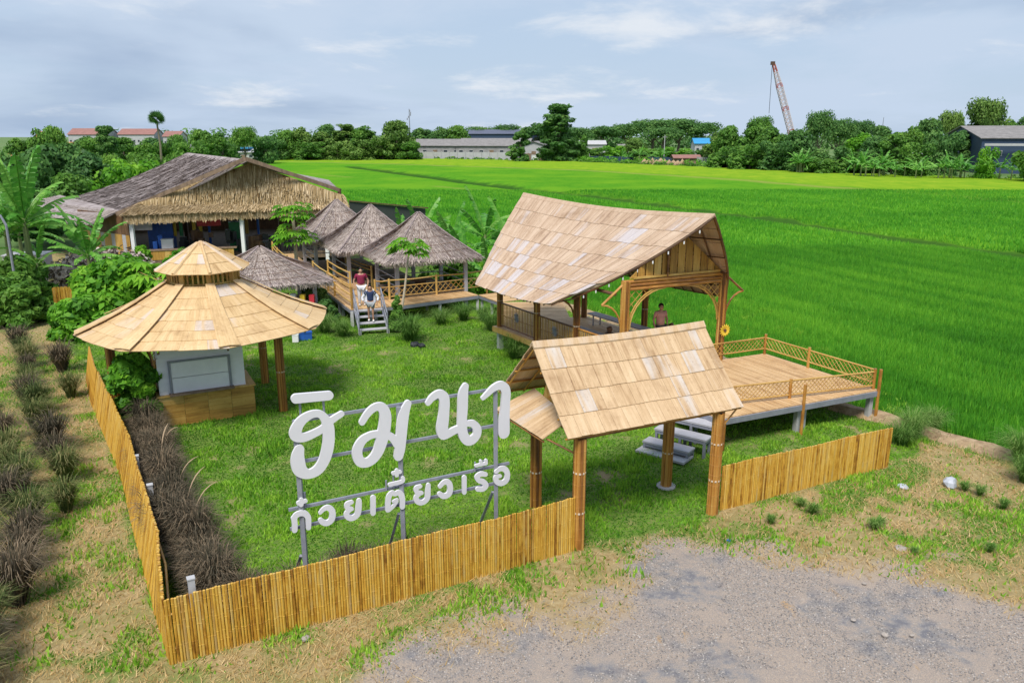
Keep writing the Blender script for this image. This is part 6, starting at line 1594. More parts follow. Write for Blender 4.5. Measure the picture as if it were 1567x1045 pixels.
for i, (x, y, s, lb) in enumerate(((-4.35, 32.4, 1.15, 'largest pale green grass tuft on the lawn, right of the stairs'), (-3.3, 35.3, .8, 'soft grass tuft under the boardwalk, right of the papaya trunk'), (-2.3, 36.2, .85, 'soft grass tuft under the middle of the boardwalk'), (-1.3, 36.0, .8, 'soft grass tuft where the boardwalk turns towards the pavilion'), (-.9, 34.2, .9, 'grass tuft in front of the pavilion rear post'), (-.2, 32.0, .8, 'grass tuft beside the rear left pavilion post'), (.15, 29.6, 1.0, 'bluish grass tuft below the pavilion railing, left one'), (1.1, 28.2, 1.0, 'bluish grass tuft below the pavilion railing, right one'), (-7.4, 33.2, .8, 'grass tuft left of the foot of the stairs'), (-8.3, 33.8, .9, 'bigger grass tuft further left of the stairs'), (-9.4, 33.4, .7, 'grass tuft beside the kiosk roof edge'), (12.5, 22.0, .7, 'green grass tuft at the right end of the fence by the soil bund'), (11.0, 20.7, .7, 'pale dry tuft next to the end of the right fence'), (11.6, 21.3, .85, 'tall green tuft growing on the bund beside the right fence'), (13.6, 19.4, .95, 'tall dark green weed tuft on the bund near the right edge'), (14.4, 18.4, .95, 'grass tuft on the bund at the right edge of the picture'), (13.0, 18.3, .7, 'low spreading tuft in the straw near the right edge'))):
    clump(GT[i % 2], x, y, s, lb, None, 'grass_tuft')
for i in range(13):
    while True:
        x, y = random.uniform(-2, 12.5), random.uniform(12.3, 18.2); q = masks(np.array([x]), np.array([y]))
        if q[1][0] < .1 and q[0][0] < .25 and x > -2 + (y - 12) * .2 and not inpoly(np.array([x]), np.array([y]), FIELD)[0]: break
    clump(GY[i % 2], x, y, random.uniform(.35, .75), 'small green weed clump on the dry ground in front of the gate and fences', 'weeds on the dry ground')
# ================================================================== FAR SCENE
BG_TREES = [
    ('round1', -131.0, 250.0, 9.0, 11.0, M_leafdark, 118, 206),
    ('round2', -118.0, 245.0, 8.6, 10.0, M_leaf, 186, 207),
    ('bushy', -124.0, 240.0, 8.4, 11.0, M_leaf, 150, 208),
    ('round3', -107.0, 240.0, 8.8, 10.0, M_leafdark, 228, 206),
    ('round1', -142.0, 250.0, 9.4, 10.0, M_leaf, 92, 204),
    ('bushy', -48.6, 78.0, 7.4, 7.6, M_leafdark, 15, 232),
    ('round1', -48.4, 84.0, 8.4, 8.1, M_leafdark, 70, 215),
    ('round3', -43.5, 82.0, 7.9, 6.0, M_leafdark, 128, 222),
    ('bushb', -40.5, 80.0, 6.3, 7.2, M_leafbright, 160, 248),
    ('bushb', -40.8, 88.0, 6.6, 7.9, M_leafbright, 212, 240),
    ('round2', -40.1, 72.0, 5.8, 5.9, M_leaf, 100, 262),
    ('round1', -39.8, 66.0, 5.7, 5.4, M_leafdark, 45, 268),
    ('bushy', -47.1, 110.0, 6.8, 7.1, M_leaf, 255, 232),
    ('bushy', -50.9, 105.0, 6.8, 6.0, M_leaf, 185, 232),
    ('round1', -69.3, 118.0, 10.3, 4.9, M_leaf, 52, 192),
    ('round2', -70.8, 125.0, 10.7, 4.8, M_leaf, 78, 188),
    ('round3', -73.3, 120.0, 9.1, 5.8, M_leaf, 25, 205),
    ('tall', -75.2, 150.0, 11.9, 5.5, M_leafdark, 158, 181),
    ('round2', -55.2, 100.0, 8.3, 5.7, M_leafdark, 100, 215),
    ('round1', -91.3, 200.0, 7.8, 6.5, M_leaf, 218, 214),
    ('bushy', -88.3, 205.0, 7.5, 6.6, M_leaf, 250, 216),
    ('round2', -91.0, 220.0, 9.4, 7.8, M_leaf, 270, 204),
    ('round3', -86.4, 225.0, 11.2, 8.0, M_leaf, 306, 194),
    ('round1', -83.2, 232.0, 10.2, 8.6, M_leaf, 338, 200),
    ('umb', -79.4, 240.0, 11.0, 10.0, M_leaf, 372, 196),
    ('bushy', -74.7, 245.0, 8.9, 9.1, M_leafdark, 405, 207),
    ('bushy', -71.7, 180.0, 7.8, 8.7, M_leaf, 290, 215),
    ('bushy', -89.3, 255.0, 6.7, 8.2, M_leafdark, 350, 218),
    ('round2', -79.2, 285.0, 11.1, 11.5, M_leaf, 438, 197),
    ('round1', -74.9, 290.0, 12.3, 11.2, M_leafolive, 462, 192),
    ('round3', -67.5, 288.0, 10.9, 13.0, M_leafolive, 492, 198),
    ('round2', -72.8, 320.0, 13.6, 12.8, M_leafdark, 500, 188),
    ('tall', -60.1, 292.0, 14.3, 12.2, M_leafolive, 527, 183),
    ('round1', -52.1, 290.0, 12.7, 13.5, M_leaf, 560, 190),
    ('bushb', -45.6, 285.0, 9.3, 13.8, M_leafolive, 585, 205),
    ('round2', -41.0, 288.0, 14.5, 13.4, M_leafolive, 606, 182),
    ('bushb', -54.3, 282.0, 7.8, 13.7, M_leafolive, 545, 212),
    ('bushb', -69.8, 280.0, 6.9, 12.7, M_leaf, 475, 216),
    ('bushy', -36.3, 284.0, 7.1, 10.1, M_leaf, 625, 215),
    ('bushy', -61.6, 284.0, 6.9, 11.5, M_leafolive, 515, 216),
    ('bushy', -82.1, 280.0, 7.8, 9.9, M_leafdark, 420, 212),
    ('round3', -38.4, 345.0, 12.7, 13.9, M_leafdark, 645, 193),
    ('round1', -31.4, 350.0, 13.0, 11.2, M_leafdark, 672, 192),
    ('round2', -23.5, 350.0, 13.5, 14.1, M_leaf, 700, 190),
    ('umb', -16.4, 420.0, 12.8, 20.3, M_leafdark, 735, 195),
    ('umb', -2.9, 420.0, 13.8, 20.2, M_leafdark, 775, 192),
    ('round1', 11.7, 400.0, 15.4, 19.3, M_leafdark, 820, 186),
    ('tall', 14.9, 270.0, 21.2, 15.5, M_leafdark, 853, 148),
    ('small', 2.9, 268.0, 11.8, 10.0, M_leafdark, 797, 193),
    ('bushb', 17.2, 272.0, 9.3, 8.8, M_leafdark, 862, 205),
    ('bushb', 23.1, 275.0, 9.3, 8.0, M_leaf, 888, 205),
    ('bushy', 14.5, 271.0, 11.4, 10.0, M_leafdark, 850, 195),
    ('umb', 35.1, 430.0, 12.6, 20.7, M_leafdark, 885, 196),
    ('umb', 50.0, 440.0, 13.3, 24.8, M_leafdark, 925, 194),
    ('umb', 64.5, 450.0, 14.8, 25.3, M_leafdark, 962, 190),
    ('umb', 79.0, 455.0, 17.0, 32.8, M_leafdark, 1000, 184),
    ('umb', 93.6, 455.0, 17.4, 32.8, M_leafdark, 1040, 183),
    ('umb', 106.4, 450.0, 15.2, 25.3, M_leafdark, 1078, 189),
    ('umb', 80.0, 430.0, 12.6, 27.7, M_leafdark, 1015, 196),
    ('bushb', 28.5, 290.0, 4.8, 14.1, M_leaf, 905, 225),
    ('bushb', 36.1, 285.0, 5.6, 11.5, M_leafbright, 940, 222),
    ('round2', 45.6, 300.0, 8.2, 10.6, M_leafolive, 972, 210),
    ('bushb', 49.0, 280.0, 4.7, 13.6, M_leafbright, 1000, 226),
    ('bushb', 55.9, 275.0, 5.2, 13.3, M_leafbright, 1035, 224),
    ('bushb', 59.7, 262.0, 4.6, 10.6, M_leaf, 1065, 228),
    ('bushy', 44.0, 270.0, 4.5, 10.9, M_leaf, 985, 228),
    ('round1', 62.7, 250.0, 10.3, 9.3, M_leafolive, 1095, 200),
    ('round2', 64.5, 240.0, 12.1, 10.8, M_leaf, 1118, 190),
    ('round1', 69.1, 235.0, 13.5, 12.4, M_leaf, 1150, 182),
    ('round3', 71.6, 225.0, 12.2, 10.1, M_leaf, 1180, 188),
    ('bushb', 57.6, 215.0, 6.4, 11.1, M_leaf, 1115, 222),
    ('bushb', 60.7, 205.0, 7.1, 11.6, M_leaf, 1150, 218),
    ('bushb', 65.6, 200.0, 7.8, 10.7, M_leafdark, 1190, 214),
    ('round2', 68.8, 195.0, 10.6, 9.7, M_leafdark, 1222, 196),
    ('bushb', 70.3, 192.0, 6.1, 10.3, M_leafdark, 1236, 226),
    ('umb', 79.5, 260.0, 14.3, 10.4, M_leaf, 1165, 180),
    ('bushy', 77.2, 230.0, 9.3, 7.4, M_leaf, 1200, 205),
    ('umb', 85.1, 225.0, 15.0, 10.1, M_leafdark, 1256, 172),
    ('umb', 100.6, 250.0, 13.4, 14.0, M_leafdark, 1285, 184),
    ('umb', 111.9, 260.0, 13.1, 12.5, M_leafdark, 1320, 186),
    ('bushb', 74.7, 188.0, 6.7, 10.6, M_leafdark, 1275, 222),
    ('round1', 82.3, 190.0, 9.9, 9.2, M_leafbright, 1322, 200),
    ('round2', 82.3, 182.0, 9.0, 9.7, M_leafdark, 1345, 206),
    ('bushb', 77.6, 182.0, 5.6, 8.8, M_leaf, 1310, 230),
    ('round3', 85.2, 180.0, 10.2, 8.7, M_leaf, 1372, 198),
    ('round1', 96.2, 195.0, 11.5, 8.1, M_leaf, 1398, 190),
    ('round2', 113.8, 250.0, 12.2, 10.0, M_leafdark, 1350, 190),
    ('round2', 102.8, 200.0, 13.4, 9.0, M_leafdark, 1425, 178),
    ('bushy', 96.9, 182.0, 9.9, 9.7, M_leafdark, 1445, 200),
    ('bushb', 86.3, 172.0, 7.7, 8.3, M_leaf, 1405, 216),
    ('umb', 121.4, 225.0, 15.0, 8.3, M_leafolive, 1458, 172),
    ('round3', 114.0, 205.0, 10.8, 8.2, M_leafdark, 1475, 195),
    ('umb', 133.6, 230.0, 18.5, 12.8, M_leafolive, 1512, 153),
    ('round1', 146.5, 240.0, 13.9, 11.5, M_leaf, 1545, 180),
    ('round2', 152.1, 240.0, 14.7, 11.5, M_leafdark, 1575, 176),
    ('round1', 134.0, 235.0, 14.2, 10.5, M_leafolive, 1495, 178),
    ('bushb', 70.4, 184.0, 4.1, 7.5, M_leaf, 1255, 240),
    ('round1', 98.6, 150.0, 9.7, 9.7, M_leaf, 1600, 200),
    ('bushb', 94.6, 160.0, 7.0, 4.4, M_leafbright, 1515, 222),
]
ZONES = [(0, 150, 0, 140, 'in the dark far-left thicket'), (150, 260, 0, 115, 'behind the left wing of the hall'),
 (0, 200, 115, 170, 'near the red roofed blocks'), (200, 420, 170, 400, 'in the row behind the hall'), (420, 640, 250, 400, 'in the grove left of the warehouses'),
 (640, 790, 320, 500, 'behind the grey warehouses'), (790, 895, 200, 300, 'in front of the warehouses'), (790, 1090, 380, 600, 'on the wooded rise'),
 (895, 1090, 200, 320, 'below the wooded rise'), (1090, 1245, 0, 400, 'around the foot of the crane'), (1245, 1400, 0, 400, 'between crane and factory'), (1400, 1700, 0, 400, 'beside the blue factory')]
KN = {'round1': 'rounded', 'round2': 'broad rounded', 'round3': 'compact rounded', 'bushy': 'full bushy', 'bushb': 'low bushy', 'tall': 'tall narrow', 'umb': 'flat-topped spreading', 'small': 'short narrow'}
CN = {'leaf_dark': 'dark green', 'leaf_green': 'green', 'leaf_bright': 'bright green', 'leaf_olive': 'olive green'}
ORD = ['first', 'second', 'third', 'fourth', 'fifth', 'sixth', 'seventh', 'eighth', 'ninth', 'tenth', 'eleventh', 'twelfth', 'thirteenth', 'fourteenth', 'fifteenth', 'sixteenth', 'seventeenth', 'eighteenth', 'nineteenth', 'twentieth']
buck = {}
for q in BG_TREES:
    for zi, (a, b_, y0, y1, ph) in enumerate(ZONES):
        if a <= q[6] < b_ and y0 <= q[2] <= y1: break
    buck.setdefault((zi, CN[q[5].name], KN[q[0]]), []).append(q)
random.seed(5)
for (zi, cn, kn), L in buck.items():
    L.sort(key=lambda q: q[6])
    for i, q in enumerate(L):
        ph = ZONES[zi][4]
        lb = '%s %s tree %s' % (cn, kn, ph) if len(L) == 1 else '%s %s tree %s, %s from left' % (cn, kn, ph, ORD[i])
        tree(q[0], q[1], q[2], q[3], q[4], lb[:1].lower() + lb[1:], q[5], group=None)
# banana belt at the right edge of the field
random.seed(9)
FB = []
for k in range(4):
    V = []; A = []; r_ = random.Random(k)
    for l in range(11):
        a = l * 2.4 + r_.random(); me = BL_[r_.randrange(6)]; tilt = -math.radians(r_.uniform(-5, 55)); mtx = Matrix.Translation((0, 0, 2.2)) @ Matrix.Rotation(a, 4, 'Z') @ Matrix.Rotation(tilt, 4, 'Y') @ Matrix.Scale(1.15, 4)
        vv = [mtx @ v.co for v in me.vertices]; at = [d.value for d in me.attributes['v'].data]
        for p in me.polygons:
            if len(p.vertices) == 4 and p.index % 1 == 0 and len(me.polygons) - p.index > 62: V += [vv[i] for i in p.vertices]; A.append(at[p.vertices[0]])
    FB.append(npmesh('leaves', [tuple(v) for v in V], 4, M_banana, np.array(A)))
STM = MB(); STM.tube([(0, 0, -.2), (0, 0, 2.4)], [.18, .1], 6); STM = STM.mesh('stem', M_tree_b)
for i in range(46):
    u = random.random()
    if i < 34: x = 73 + u * 40; y = 167 - (x - 73) * .42 + random.uniform(-1, 9)
    elif i < 40: x = 62 + u * 8; y = 186 + random.uniform(-3, 3)
    else: x = 33 + u * 22; y = 262 - u * 20
    t = thing('banana_plant', (x, y, -.3), ('far banana plant in the thick belt along the right edge of the rice field' if i < 34 else ('far banana plant in the gap of the grove right of the crane' if i < 40 else 'far banana plant in the low green belt before the wooded rise')), 'banana plant', ('banana belt at the right field edge', 'banana plants right of the crane', 'banana plants before the wooded rise')[0 if i < 34 else (1 if i < 40 else 2)])
    s_ = random.uniform(.75, 1.25)
    for nm, me in (('leaves', FB[i % 4]), ('stem', STM)):
        o = bpy.data.objects.new(nm, me); COL.objects.link(o); o.parent = t; o.scale = (s_,) * 3; o.rotation_euler = (0, 0, random.uniform(0, 6))
# scrub along the far field edge, one mass
FE = [(-110, 312), (-88.7, 302.5), (-35, 302), (14.6, 272), (57, 218), (78, 185), (103, 158), (130, 128)]
def scrub(name, path, step, hh, ww, leaf, mat, nper, label, seed):
    random.seed(seed); cs = []; rs = []
    for p in polyline(path, step):
        w_ = random.uniform(.5, 1.1); cs.append((p[0] + random.uniform(-1, 1) * ww, p[1] + random.uniform(0, 2) * ww, -.3 + hh * w_ * .45)); rs.append(hh * w_)
    V, A = leafcloud(cs, rs, nper, leaf, seed=seed)
    o = link(name, npmesh(name, V, 4, mat, A)); return tag(o, label, kind='stuff')
scrub('field_edge_scrub', FE, 1.3, 1.1, 1.2, .35, M_leaf, 46, 'low scrub along the far edge of the rice field', 3)
scrub('field_edge_scrub', [(20, 271), (57, 222), (62, 212)], 1.2, 1.7, 1.6, .4, M_leafbright, 60, 'brighter overgrown bank in front of the long grey wall', 4)
scrub('distant_wood', [(-330, 640), (-150, 620), (0, 600), (160, 560), (330, 430), (420, 360)], 7, 11, 8, 1.6, M_leafdark, 150, 'continuous far wood along the horizon', 5)
scrub('distant_wood', [(-200, 300), (-120, 345), (-60, 350)], 4, 5, 3, .8, M_leaf, 150, 'far tree belt behind the hall', 6)
# soil banks at the field edge
mb = MB()
random.seed(12)
for (x0, y0, x1, y1) in ((70, 198, 84, 180), (40, 243, 50, 230), (-66, 299, -54, 299)):
    for k in range(10):
        f = k / 10; x = x0 + (x1 - x0) * f; y = y0 + (y1 - y0) * f; w = random.uniform(1, 2)
        mb.tube([(x - w, y, -.3), (x, y, random.uniform(.5, 1.1)), (x + w, y, -.3)], [.3, 1.0, .3], 7)
o = mb.build('soil_bank', M_soil, smooth=True); tag(o, 'bare orange-brown soil banks at the far field edge', kind='structure')
# ------------------------------------------------------------------ buildings
M_roofgrey = plain('old_roof_sheet', (.22, .205, .20), .85, .3, .8, stretch=(1, 1, 1)); M_wallgrey = plain('stained_wall', (.30, .29, .29), .9, .3, .6); M_wallwhite = plain('white_wall', (.42, .42, .43), .8, .12, .8)
M_roofred = plain('red_tile_roof', (.27, .13, .11), .8, .15, .6); M_rooforange = plain('orange_tile_roof', (.50, .22, .08), .8, .2, .8); M_roofblue = plain('blue_roof_sheet', (.03, .25, .50), .6, .12, .6)
M_steelblue = plain('blue_cladding', (.030, .055, .11), .6, .2, .6, stretch=(1, 1, 6)); M_roofdark = plain('dark_blue_roof', (.09, .10, .15), .6, .15, .5); M_glass = plain('window_glass', (.03, .04, .05), .2, .2, 3)
def house(name, x, y, w, d, h, rh, wm, rm, label, cat='building', rz=0.0, nwin=4, gable='x', eave=.5, z=-.45, win=True, door=True):
    t = thing(name, (x, y, z), label, cat); cs, sn = math.cos(rz), math.sin(rz)
    Q = lambda a, b_, zz: Vector((x + a * cs - b_ * sn, y + a * sn + b_ * cs, z + zz))
    mb = MB(); mb.hexa([Q(-w / 2, -d / 2, 0), Q(w / 2, -d / 2, 0), Q(w / 2, d / 2, 0), Q(-w / 2, d / 2, 0)], [Q(-w / 2, -d / 2, h), Q(w / 2, -d / 2, h), Q(w / 2, d / 2, h), Q(-w / 2, d / 2, h)]); 
    if rh > 0:
        if gable == 'x':
            for s_ in (-1, 1): mb.face([Q(s_ * w / 2 * .998, -d / 2, h), Q(s_ * w / 2 * .998, d / 2, h), Q(s_ * w / 2 * .998, 0, h + rh)])
        else:
            for s_ in (-1, 1): mb.face([Q(-w / 2, s_ * d / 2 * .998, h), Q(w / 2, s_ * d / 2 * .998, h), Q(0, s_ * d / 2 * .998, h + rh)])
    mb.build('wall', wm, t)
    mb = MB(); e = eave; th = Vector((0, 0, .15))
    if gable == 'x':
        for s_ in (-1, 1):
            q = [Q(-w / 2 - e, s_ * (d / 2 + e), h - rh * e / (d / 2) + .03), Q(w / 2 + e, s_ * (d / 2 + e), h - rh * e / (d / 2) + .03), Q(w / 2 + e, 0, h + rh + .03), Q(-w / 2 - e, 0, h + rh + .03)]
            mb.hexa(q, [p + th for p in q])
    else:
        for s_ in (-1, 1):
            q = [Q(s_ * (w / 2 + e), -d / 2 - e, h - rh * e / (w / 2) + .03), Q(s_ * (w / 2 + e), d / 2 + e, h - rh * e / (w / 2) + .03), Q(0, d / 2 + e, h + rh + .03), Q(0, -d / 2 - e, h + rh + .03)]
            mb.hexa(q, [p + th for p in q])
    mb.build('roof', rm, t)
    if win:
        for k in range(nwin):
            a = -w / 2 + w * (k + .5) / nwin; ww = min(1.6, w / nwin * .5); hz = min(1.3, h * .35)
            if door and k == nwin // 2:
                mb = MB(); c_ = Q(a, -d / 2 - .03, h * .36); mb.box(c_, (ww, .08, h * .70), rz); mb.build('door', M_wood, t); continue
            mb = MB(); c_ = Q(a, -d / 2 - .03, h * .58); mb.box(c_, (ww, .08, hz), rz); f = mb.build('window', M_wallwhite, t)
            mb = MB(); c_ = Q(a, -d / 2 - .08, h * .58); mb.box(c_, (ww * .84, .04, hz * .84), rz); mb.build('pane', M_glass, f)
    return t
house('warehouse', -27.5, 318, 20, 26, 5.0, 2.3, M_wallgrey, M_roofgrey, 'left one of the long low grey roofed warehouses behind the white wall', rz=-.12, nwin=5)
house('warehouse', -6, 316, 27, 28, 5.0, 2.6, M_wallgrey, M_roofgrey, 'wide middle grey warehouse with stained walls behind the white wall', rz=-.12, nwin=7)
house('warehouse', 9, 305, 13, 22, 4.6, 2.0, M_wallwhite, M_roofgrey, 'white gabled warehouse end just left of the tall dark tree', rz=-.1, nwin=3, gable='y')
house('warehouse', -3, 415, 37, 20, 9.5, 2.0, M_steelblue, M_roofdark, 'dark blue industrial hall behind the grey warehouses', nwin=8, door=False)
house('factory', 139, 205, 46, 36, 8.2, 2.9, M_steelblue, M_roofgrey, 'dark blue clad factory with grey roof at the right edge behind the banana belt', rz=-.25, nwin=6, door=False)
mb = MB(); mb.beam((112, 191.6, 6.3), (158, 179.9, 6.3), .5, .55); tag(mb.build('gutter_band', M_wallwhite), 'pale horizontal band along the front of the blue factory', 'gutter')
house('house', -97, 291, 11, 9, 3.0, 1.0, M_wallwhite, M_wallwhite, 'small pale green and white house with flat blue topped roof right of the hall roof', 'house', nwin=4)
mb = MB(); mb.box((-97, 290, 4.0), (7, 7, .5)); tag(mb.build('roof_canopy', M_roofblue), 'blue canopy sheet on the small white house', 'canopy')
house('shed', -80, 296, 4, 4, 1.5, .6, M_roofred, M_roofred, 'tiny reddish shed beside the small white house', 'shed', nwin=1, door=False)
house('apartment_block', -258, 500, 24, 14, 9.4, 3.4, M_wallwhite, M_roofred, 'long cream block with red roof left of the dark tree on the horizon', nwin=9, door=False)
house('apartment_block', -231, 505, 22, 14, 9.4, 3.2, M_wallwhite, M_roofred, 'cream block with red roof right of the dark tree on the horizon', nwin=8, door=False)
house('apartment_block', -210, 505, 10, 12, 8.2, 3.0, M_wallwhite, M_roofred, 'small block with deep red roof just right of the sugar palm', nwin=4, door=False)
house('house', -85.5, 152, 5, 7, 5.4, 2.1, M_wallwhite, M_rooforange, 'house with bright orange tiled roof among the trees at the far left', 'house', nwin=2)
house('house', -92.5, 155, 6, 8, 5.0, 1.6, M_wallwhite, M_rooforange, 'lower orange roofed house at the left edge, partly hidden by trees', 'house', nwin=2)
house('house', -285, 500, 12, 12, 8, 3, M_wallwhite, M_rooforange, 'distant orange roofed building at the left edge of the horizon', 'house', nwin=4, door=False)
house('house', 76.5, 326, 7, 7, 5.8, 1.8, M_wallwhite, M_roofblue, 'house with a bright blue roof at the foot of the wooded rise', 'house', nwin=3)
house('house', 48, 330, 9, 7, 3.8, 1.4, M_wallwhite, M_roofgrey, 'pale low house with grey roof left of the utility pole', 'house', nwin=3)
house('house', 33, 345, 13, 8, 5.2, 1.4, M_wallwhite, M_wallwhite, 'white roofed building behind the tall dark tree', 'house', nwin=4)
house('house', 55, 255, 8, 5, 2.0, .8, M_wood, M_roofred, 'low dark shack with rusty roof in front of the long grey wall', 'shack', nwin=2)
house('house', 86, 232, 5, 5, 3.0, 2.6, M_wallbam, M_rooforange, 'small steep gabled house with orange trim left of the crane grove', 'house', nwin=1, door=False, gable='y')
house('house', 96, 188, 5, 5, 3.8, 1.0, M_wallwhite, M_wallwhite, 'small white building glimpsed between the trees above the banana belt', 'house', nwin=2)
house('shed', 22, 281, 9, 4, 1.9, .7, M_wallgrey, M_roofgrey, 'low grey shed right of the tall dark tree at the field edge', 'shed', nwin=2)
for i, (x, y, m_) in enumerate(((15, 277, M_blue), (12, 280, M_wood), (8, 283, M_white), (18, 279, M_wallwhite))):
    simple('stack', (x, y, -.3), (2.2, 1.5, 2.0), m_, ['blue stacked goods by the end of the white wall', 'brown crate pile by the end of the white wall', 'white container left of the blue goods', 'pale box shed right under the tall dark tree'][i], 'crate', .2)
def wall(name, a, b_, h, m_, label, n, z=-.45):
    t = thing(name, ((a[0] + b_[0]) / 2, (a[1] + b_[1]) / 2, z), label, 'wall'); a = Vector((*a, z)); b_ = Vector((*b_, z))
    for k in range(n):
        p, q = a.lerp(b_, k / n), a.lerp(b_, (k + .97) / n); mb = MB(); hh = h * random.uniform(.97, 1.03); mb.beam(p + Vector((0, 0, hh / 2)), q + Vector((0, 0, hh / 2)), .2, hh); mb.build('wall_panel', m_, t)
    for k in range(n + 1):
        p = a.lerp(b_, k / n); mb = MB(); mb.box((p.x, p.y - .15, z + h * .53), (.35, .35, h * 1.06)); mb.build('pillar', m_, t)
wall('boundary_wall', (-38, 301), (3.5, 290), 2.9, M_wallwhite, 'long white boundary wall in front of the grey warehouses', 14)
wall('boundary_wall', (4, 289), (13, 283), 2.6, M_wood, 'brown weathered fence section at the right end of the white wall', 5)
wall('boundary_wall', (58, 252), (84, 228), 2.3, M_wallgrey, 'long pale grey wall right of the utility poles', 10)
wall('boundary_wall', (24, 284), (56, 258), 1.9, M_steelblue, 'low bluish corrugated wall between the tall tree and the poles', 12)
# utility poles and tower
def pole(x, y, h, label, z=-.45, r=.16, arm=True, cat='pole'):
    t = thing('utility_pole', (x, y, z), label, cat); mb = MB(); mb.tube([(x, y, z), (x, y, z + h)], [r, r * .7], 7); mb.build('shaft', M_conc, t)
    if arm: mb = MB(); mb.beam((x - .8, y, z + h - .7), (x + .8, y, z + h - .7), .12, .12); mb.build('crossarm', M_conc, t)
pole(50.0, 265, 9, 'pale utility pole left of the blue roofed house'); pole(72.0, 250, 8.5, 'pale utility pole below the blue roofed house')
pole(-62, 97, 11.3, 'thick concrete pole at the very left edge above the trees', r=.35, arm=False); pole(-71.5, 180, 7, 'thin pale pole in front of the tree row behind the hall')
pole(116, 165, 7.6, 'street pole in front of the blue factory'); pole(93, 205, 8, 'thin pole in the grove right of the crane')
tw = thing('telecom_mast', (-63, 500, 0), 'thin telecom mast with antennas rising behind the feathery grove', 'mast')
mb = MB(); mb.tube([(-63, 500, 0), (-63, 500, 24)], [.5, .2], 5); mb.build('mast', M_steel, tw)
for k in range(5):
    mb = MB(); mb.box((-63 + random.uniform(-1.3, 1.3), 500, 18 + k * 1.2), (.6, .3, 1.2)); mb.build('antenna', M_steel, tw)
mast2 = thing('telecom_mast', (215, 500, 0), 'faint lattice mast on the horizon in the gap right of the crane', 'mast'); mb = MB(); mb.tube([(228, 500, 0), (228, 500, 19)], [.5, .15], 5); mb.build('mast', M_steel, mast2)
# street lamp at the left
lp = thing('street_lamp', (-27.5, 38, 0), 'grey street lamp head on a bent arm at the left edge', 'street lamp')
mb = MB(); mb.tube([(-24.4, 38, 0), (-24.4, 38, 4.3), (-24.6, 38, 4.75), (-25.2, 38, 4.85)], .06, 7); mb.build('pole', M_steel, lp); mb = MB(); mb.box((-25.9, 38, 4.88), (1.3, .3, .13)); mb.build('lamp_head', M_steel, lp)
simple('white_van_body', (-29.5, 47.5, 0), (2.2, 1.5, 1.5), M_greywood, 'white box shape behind the banana plants at the left edge', 'van', .2)
# ------------------------------------------------------------------ crane
cr = thing('crane', (123, 350, -.4), 'tall red and white lattice boom crane rising above the right hand grove', 'crane')
M_cred = plain('crane_red', (.42, .12, .09), .7, .15, 2); M_cwhite = plain('crane_white', (.55, .46, .47), .7, .15, 2)
c0, c1 = Vector((124.0, 350, -.4)), Vector((110.5, 350, 37.5)); cd = (c1 - c0).normalized(); cu = Vector((0, 1, 0)); cv = cd.cross(cu)
n = 24
for k in range(n):
    w0 = .95 if 1 < k < n - 3 else .5; a, b_ = c0.lerp(c1, k / n), c0.lerp(c1, (k + 1) / n); mb = MB(); w0 = 1.05 * (1 - max(0, (k / n - .75)) * 2.4); w1 = 1.05 * (1 - max(0, ((k + 1) / n - .75)) * 2.4)
    C0 = [a + cv * s_ * w0 + cu * r_ * w0 for s_, r_ in ((-1, -1), (1, -1), (1, 1), (-1, 1))]; C1 = [b_ + cv * s_ * w1 + cu * r_ * w1 for s_, r_ in ((-1, -1), (1, -1), (1, 1), (-1, 1))]
    for i in range(4):
        mb.beam(C0[i], C1[i], .26, .26); mb.beam(C0[i], C1[(i + 1) % 4], .16, .16); mb.beam(C1[i], C1[(i + 1) % 4], .16, .16)
    mb.build('boom_section', M_cred if k % 6 == 0 or k > n - 3 or k < 5 else M_cwhite, cr)
mb = MB(); mb.box(c1 + Vector((-.4, 0, .3)), (1.6, 1.2, 1.4)); mb.build('boom_head', M_dark, cr)
mb = MB(); mb.tube([c1 + Vector((-.6, 0, 0)), c1 + Vector((-.3, 0, -20))], .10, 4); mb.build('hoist_cable', M_black, cr)
mb = MB(); mb.box((127, 350, 1.8), (7, 4, 3)); mb.box((128, 350, .3), (8, 5, 1.2)); mb.build('cab', M_cred, cr)
# ------------------------------------------------------------------ sugar palm
pl_ = thing('sugar_palm', (-87.3, 200, -.4), 'lone sugar palm with a round fan crown standing above the tree row', 'palm')
mb = MB(); mb.tube([(-87.3, 200, -.4), (-87.0, 200, 6), (-87.3, 200, 12)], [.35, .25, .2], 7); mb.build('trunk', M_bark, pl_)
V = []; A = []; random.seed(3)
for k in range(64):
    aa = k * 2.4; zz_ = -.55 + 1.5 * (k / 64); d = Vector((math.cos(aa) * math.sqrt(max(.02, 1 - zz_ * zz_)), math.sin(aa) * math.sqrt(max(.02, 1 - zz_ * zz_)), zz_)).normalized(); e = Vector((-87.3, 200, 12.4)) + d * .8; s_ = d.cross(Vector((random.random(), random.random(), 1))).normalized(); u_ = s_.cross(d)
    for q in range(9):
        th = (q - 4) * .33; dd = d * math.cos(th) + s_ * math.sin(th); nn2 = -d * math.sin(th) + s_ * math.cos(th)
        V += [e, e + dd * .8 + nn2 * .12, e + dd * 1.5, e + dd * .8 - nn2 * .12]; A.append(random.uniform(.1, .7))
off = Vector(pl_.location); o = bpy.data.objects.new('crown', npmesh('crown', [tuple(v - off) for v in V], 4, M_leafdark, np.array(A))); COL.objects.link(o); o.parent = pl_
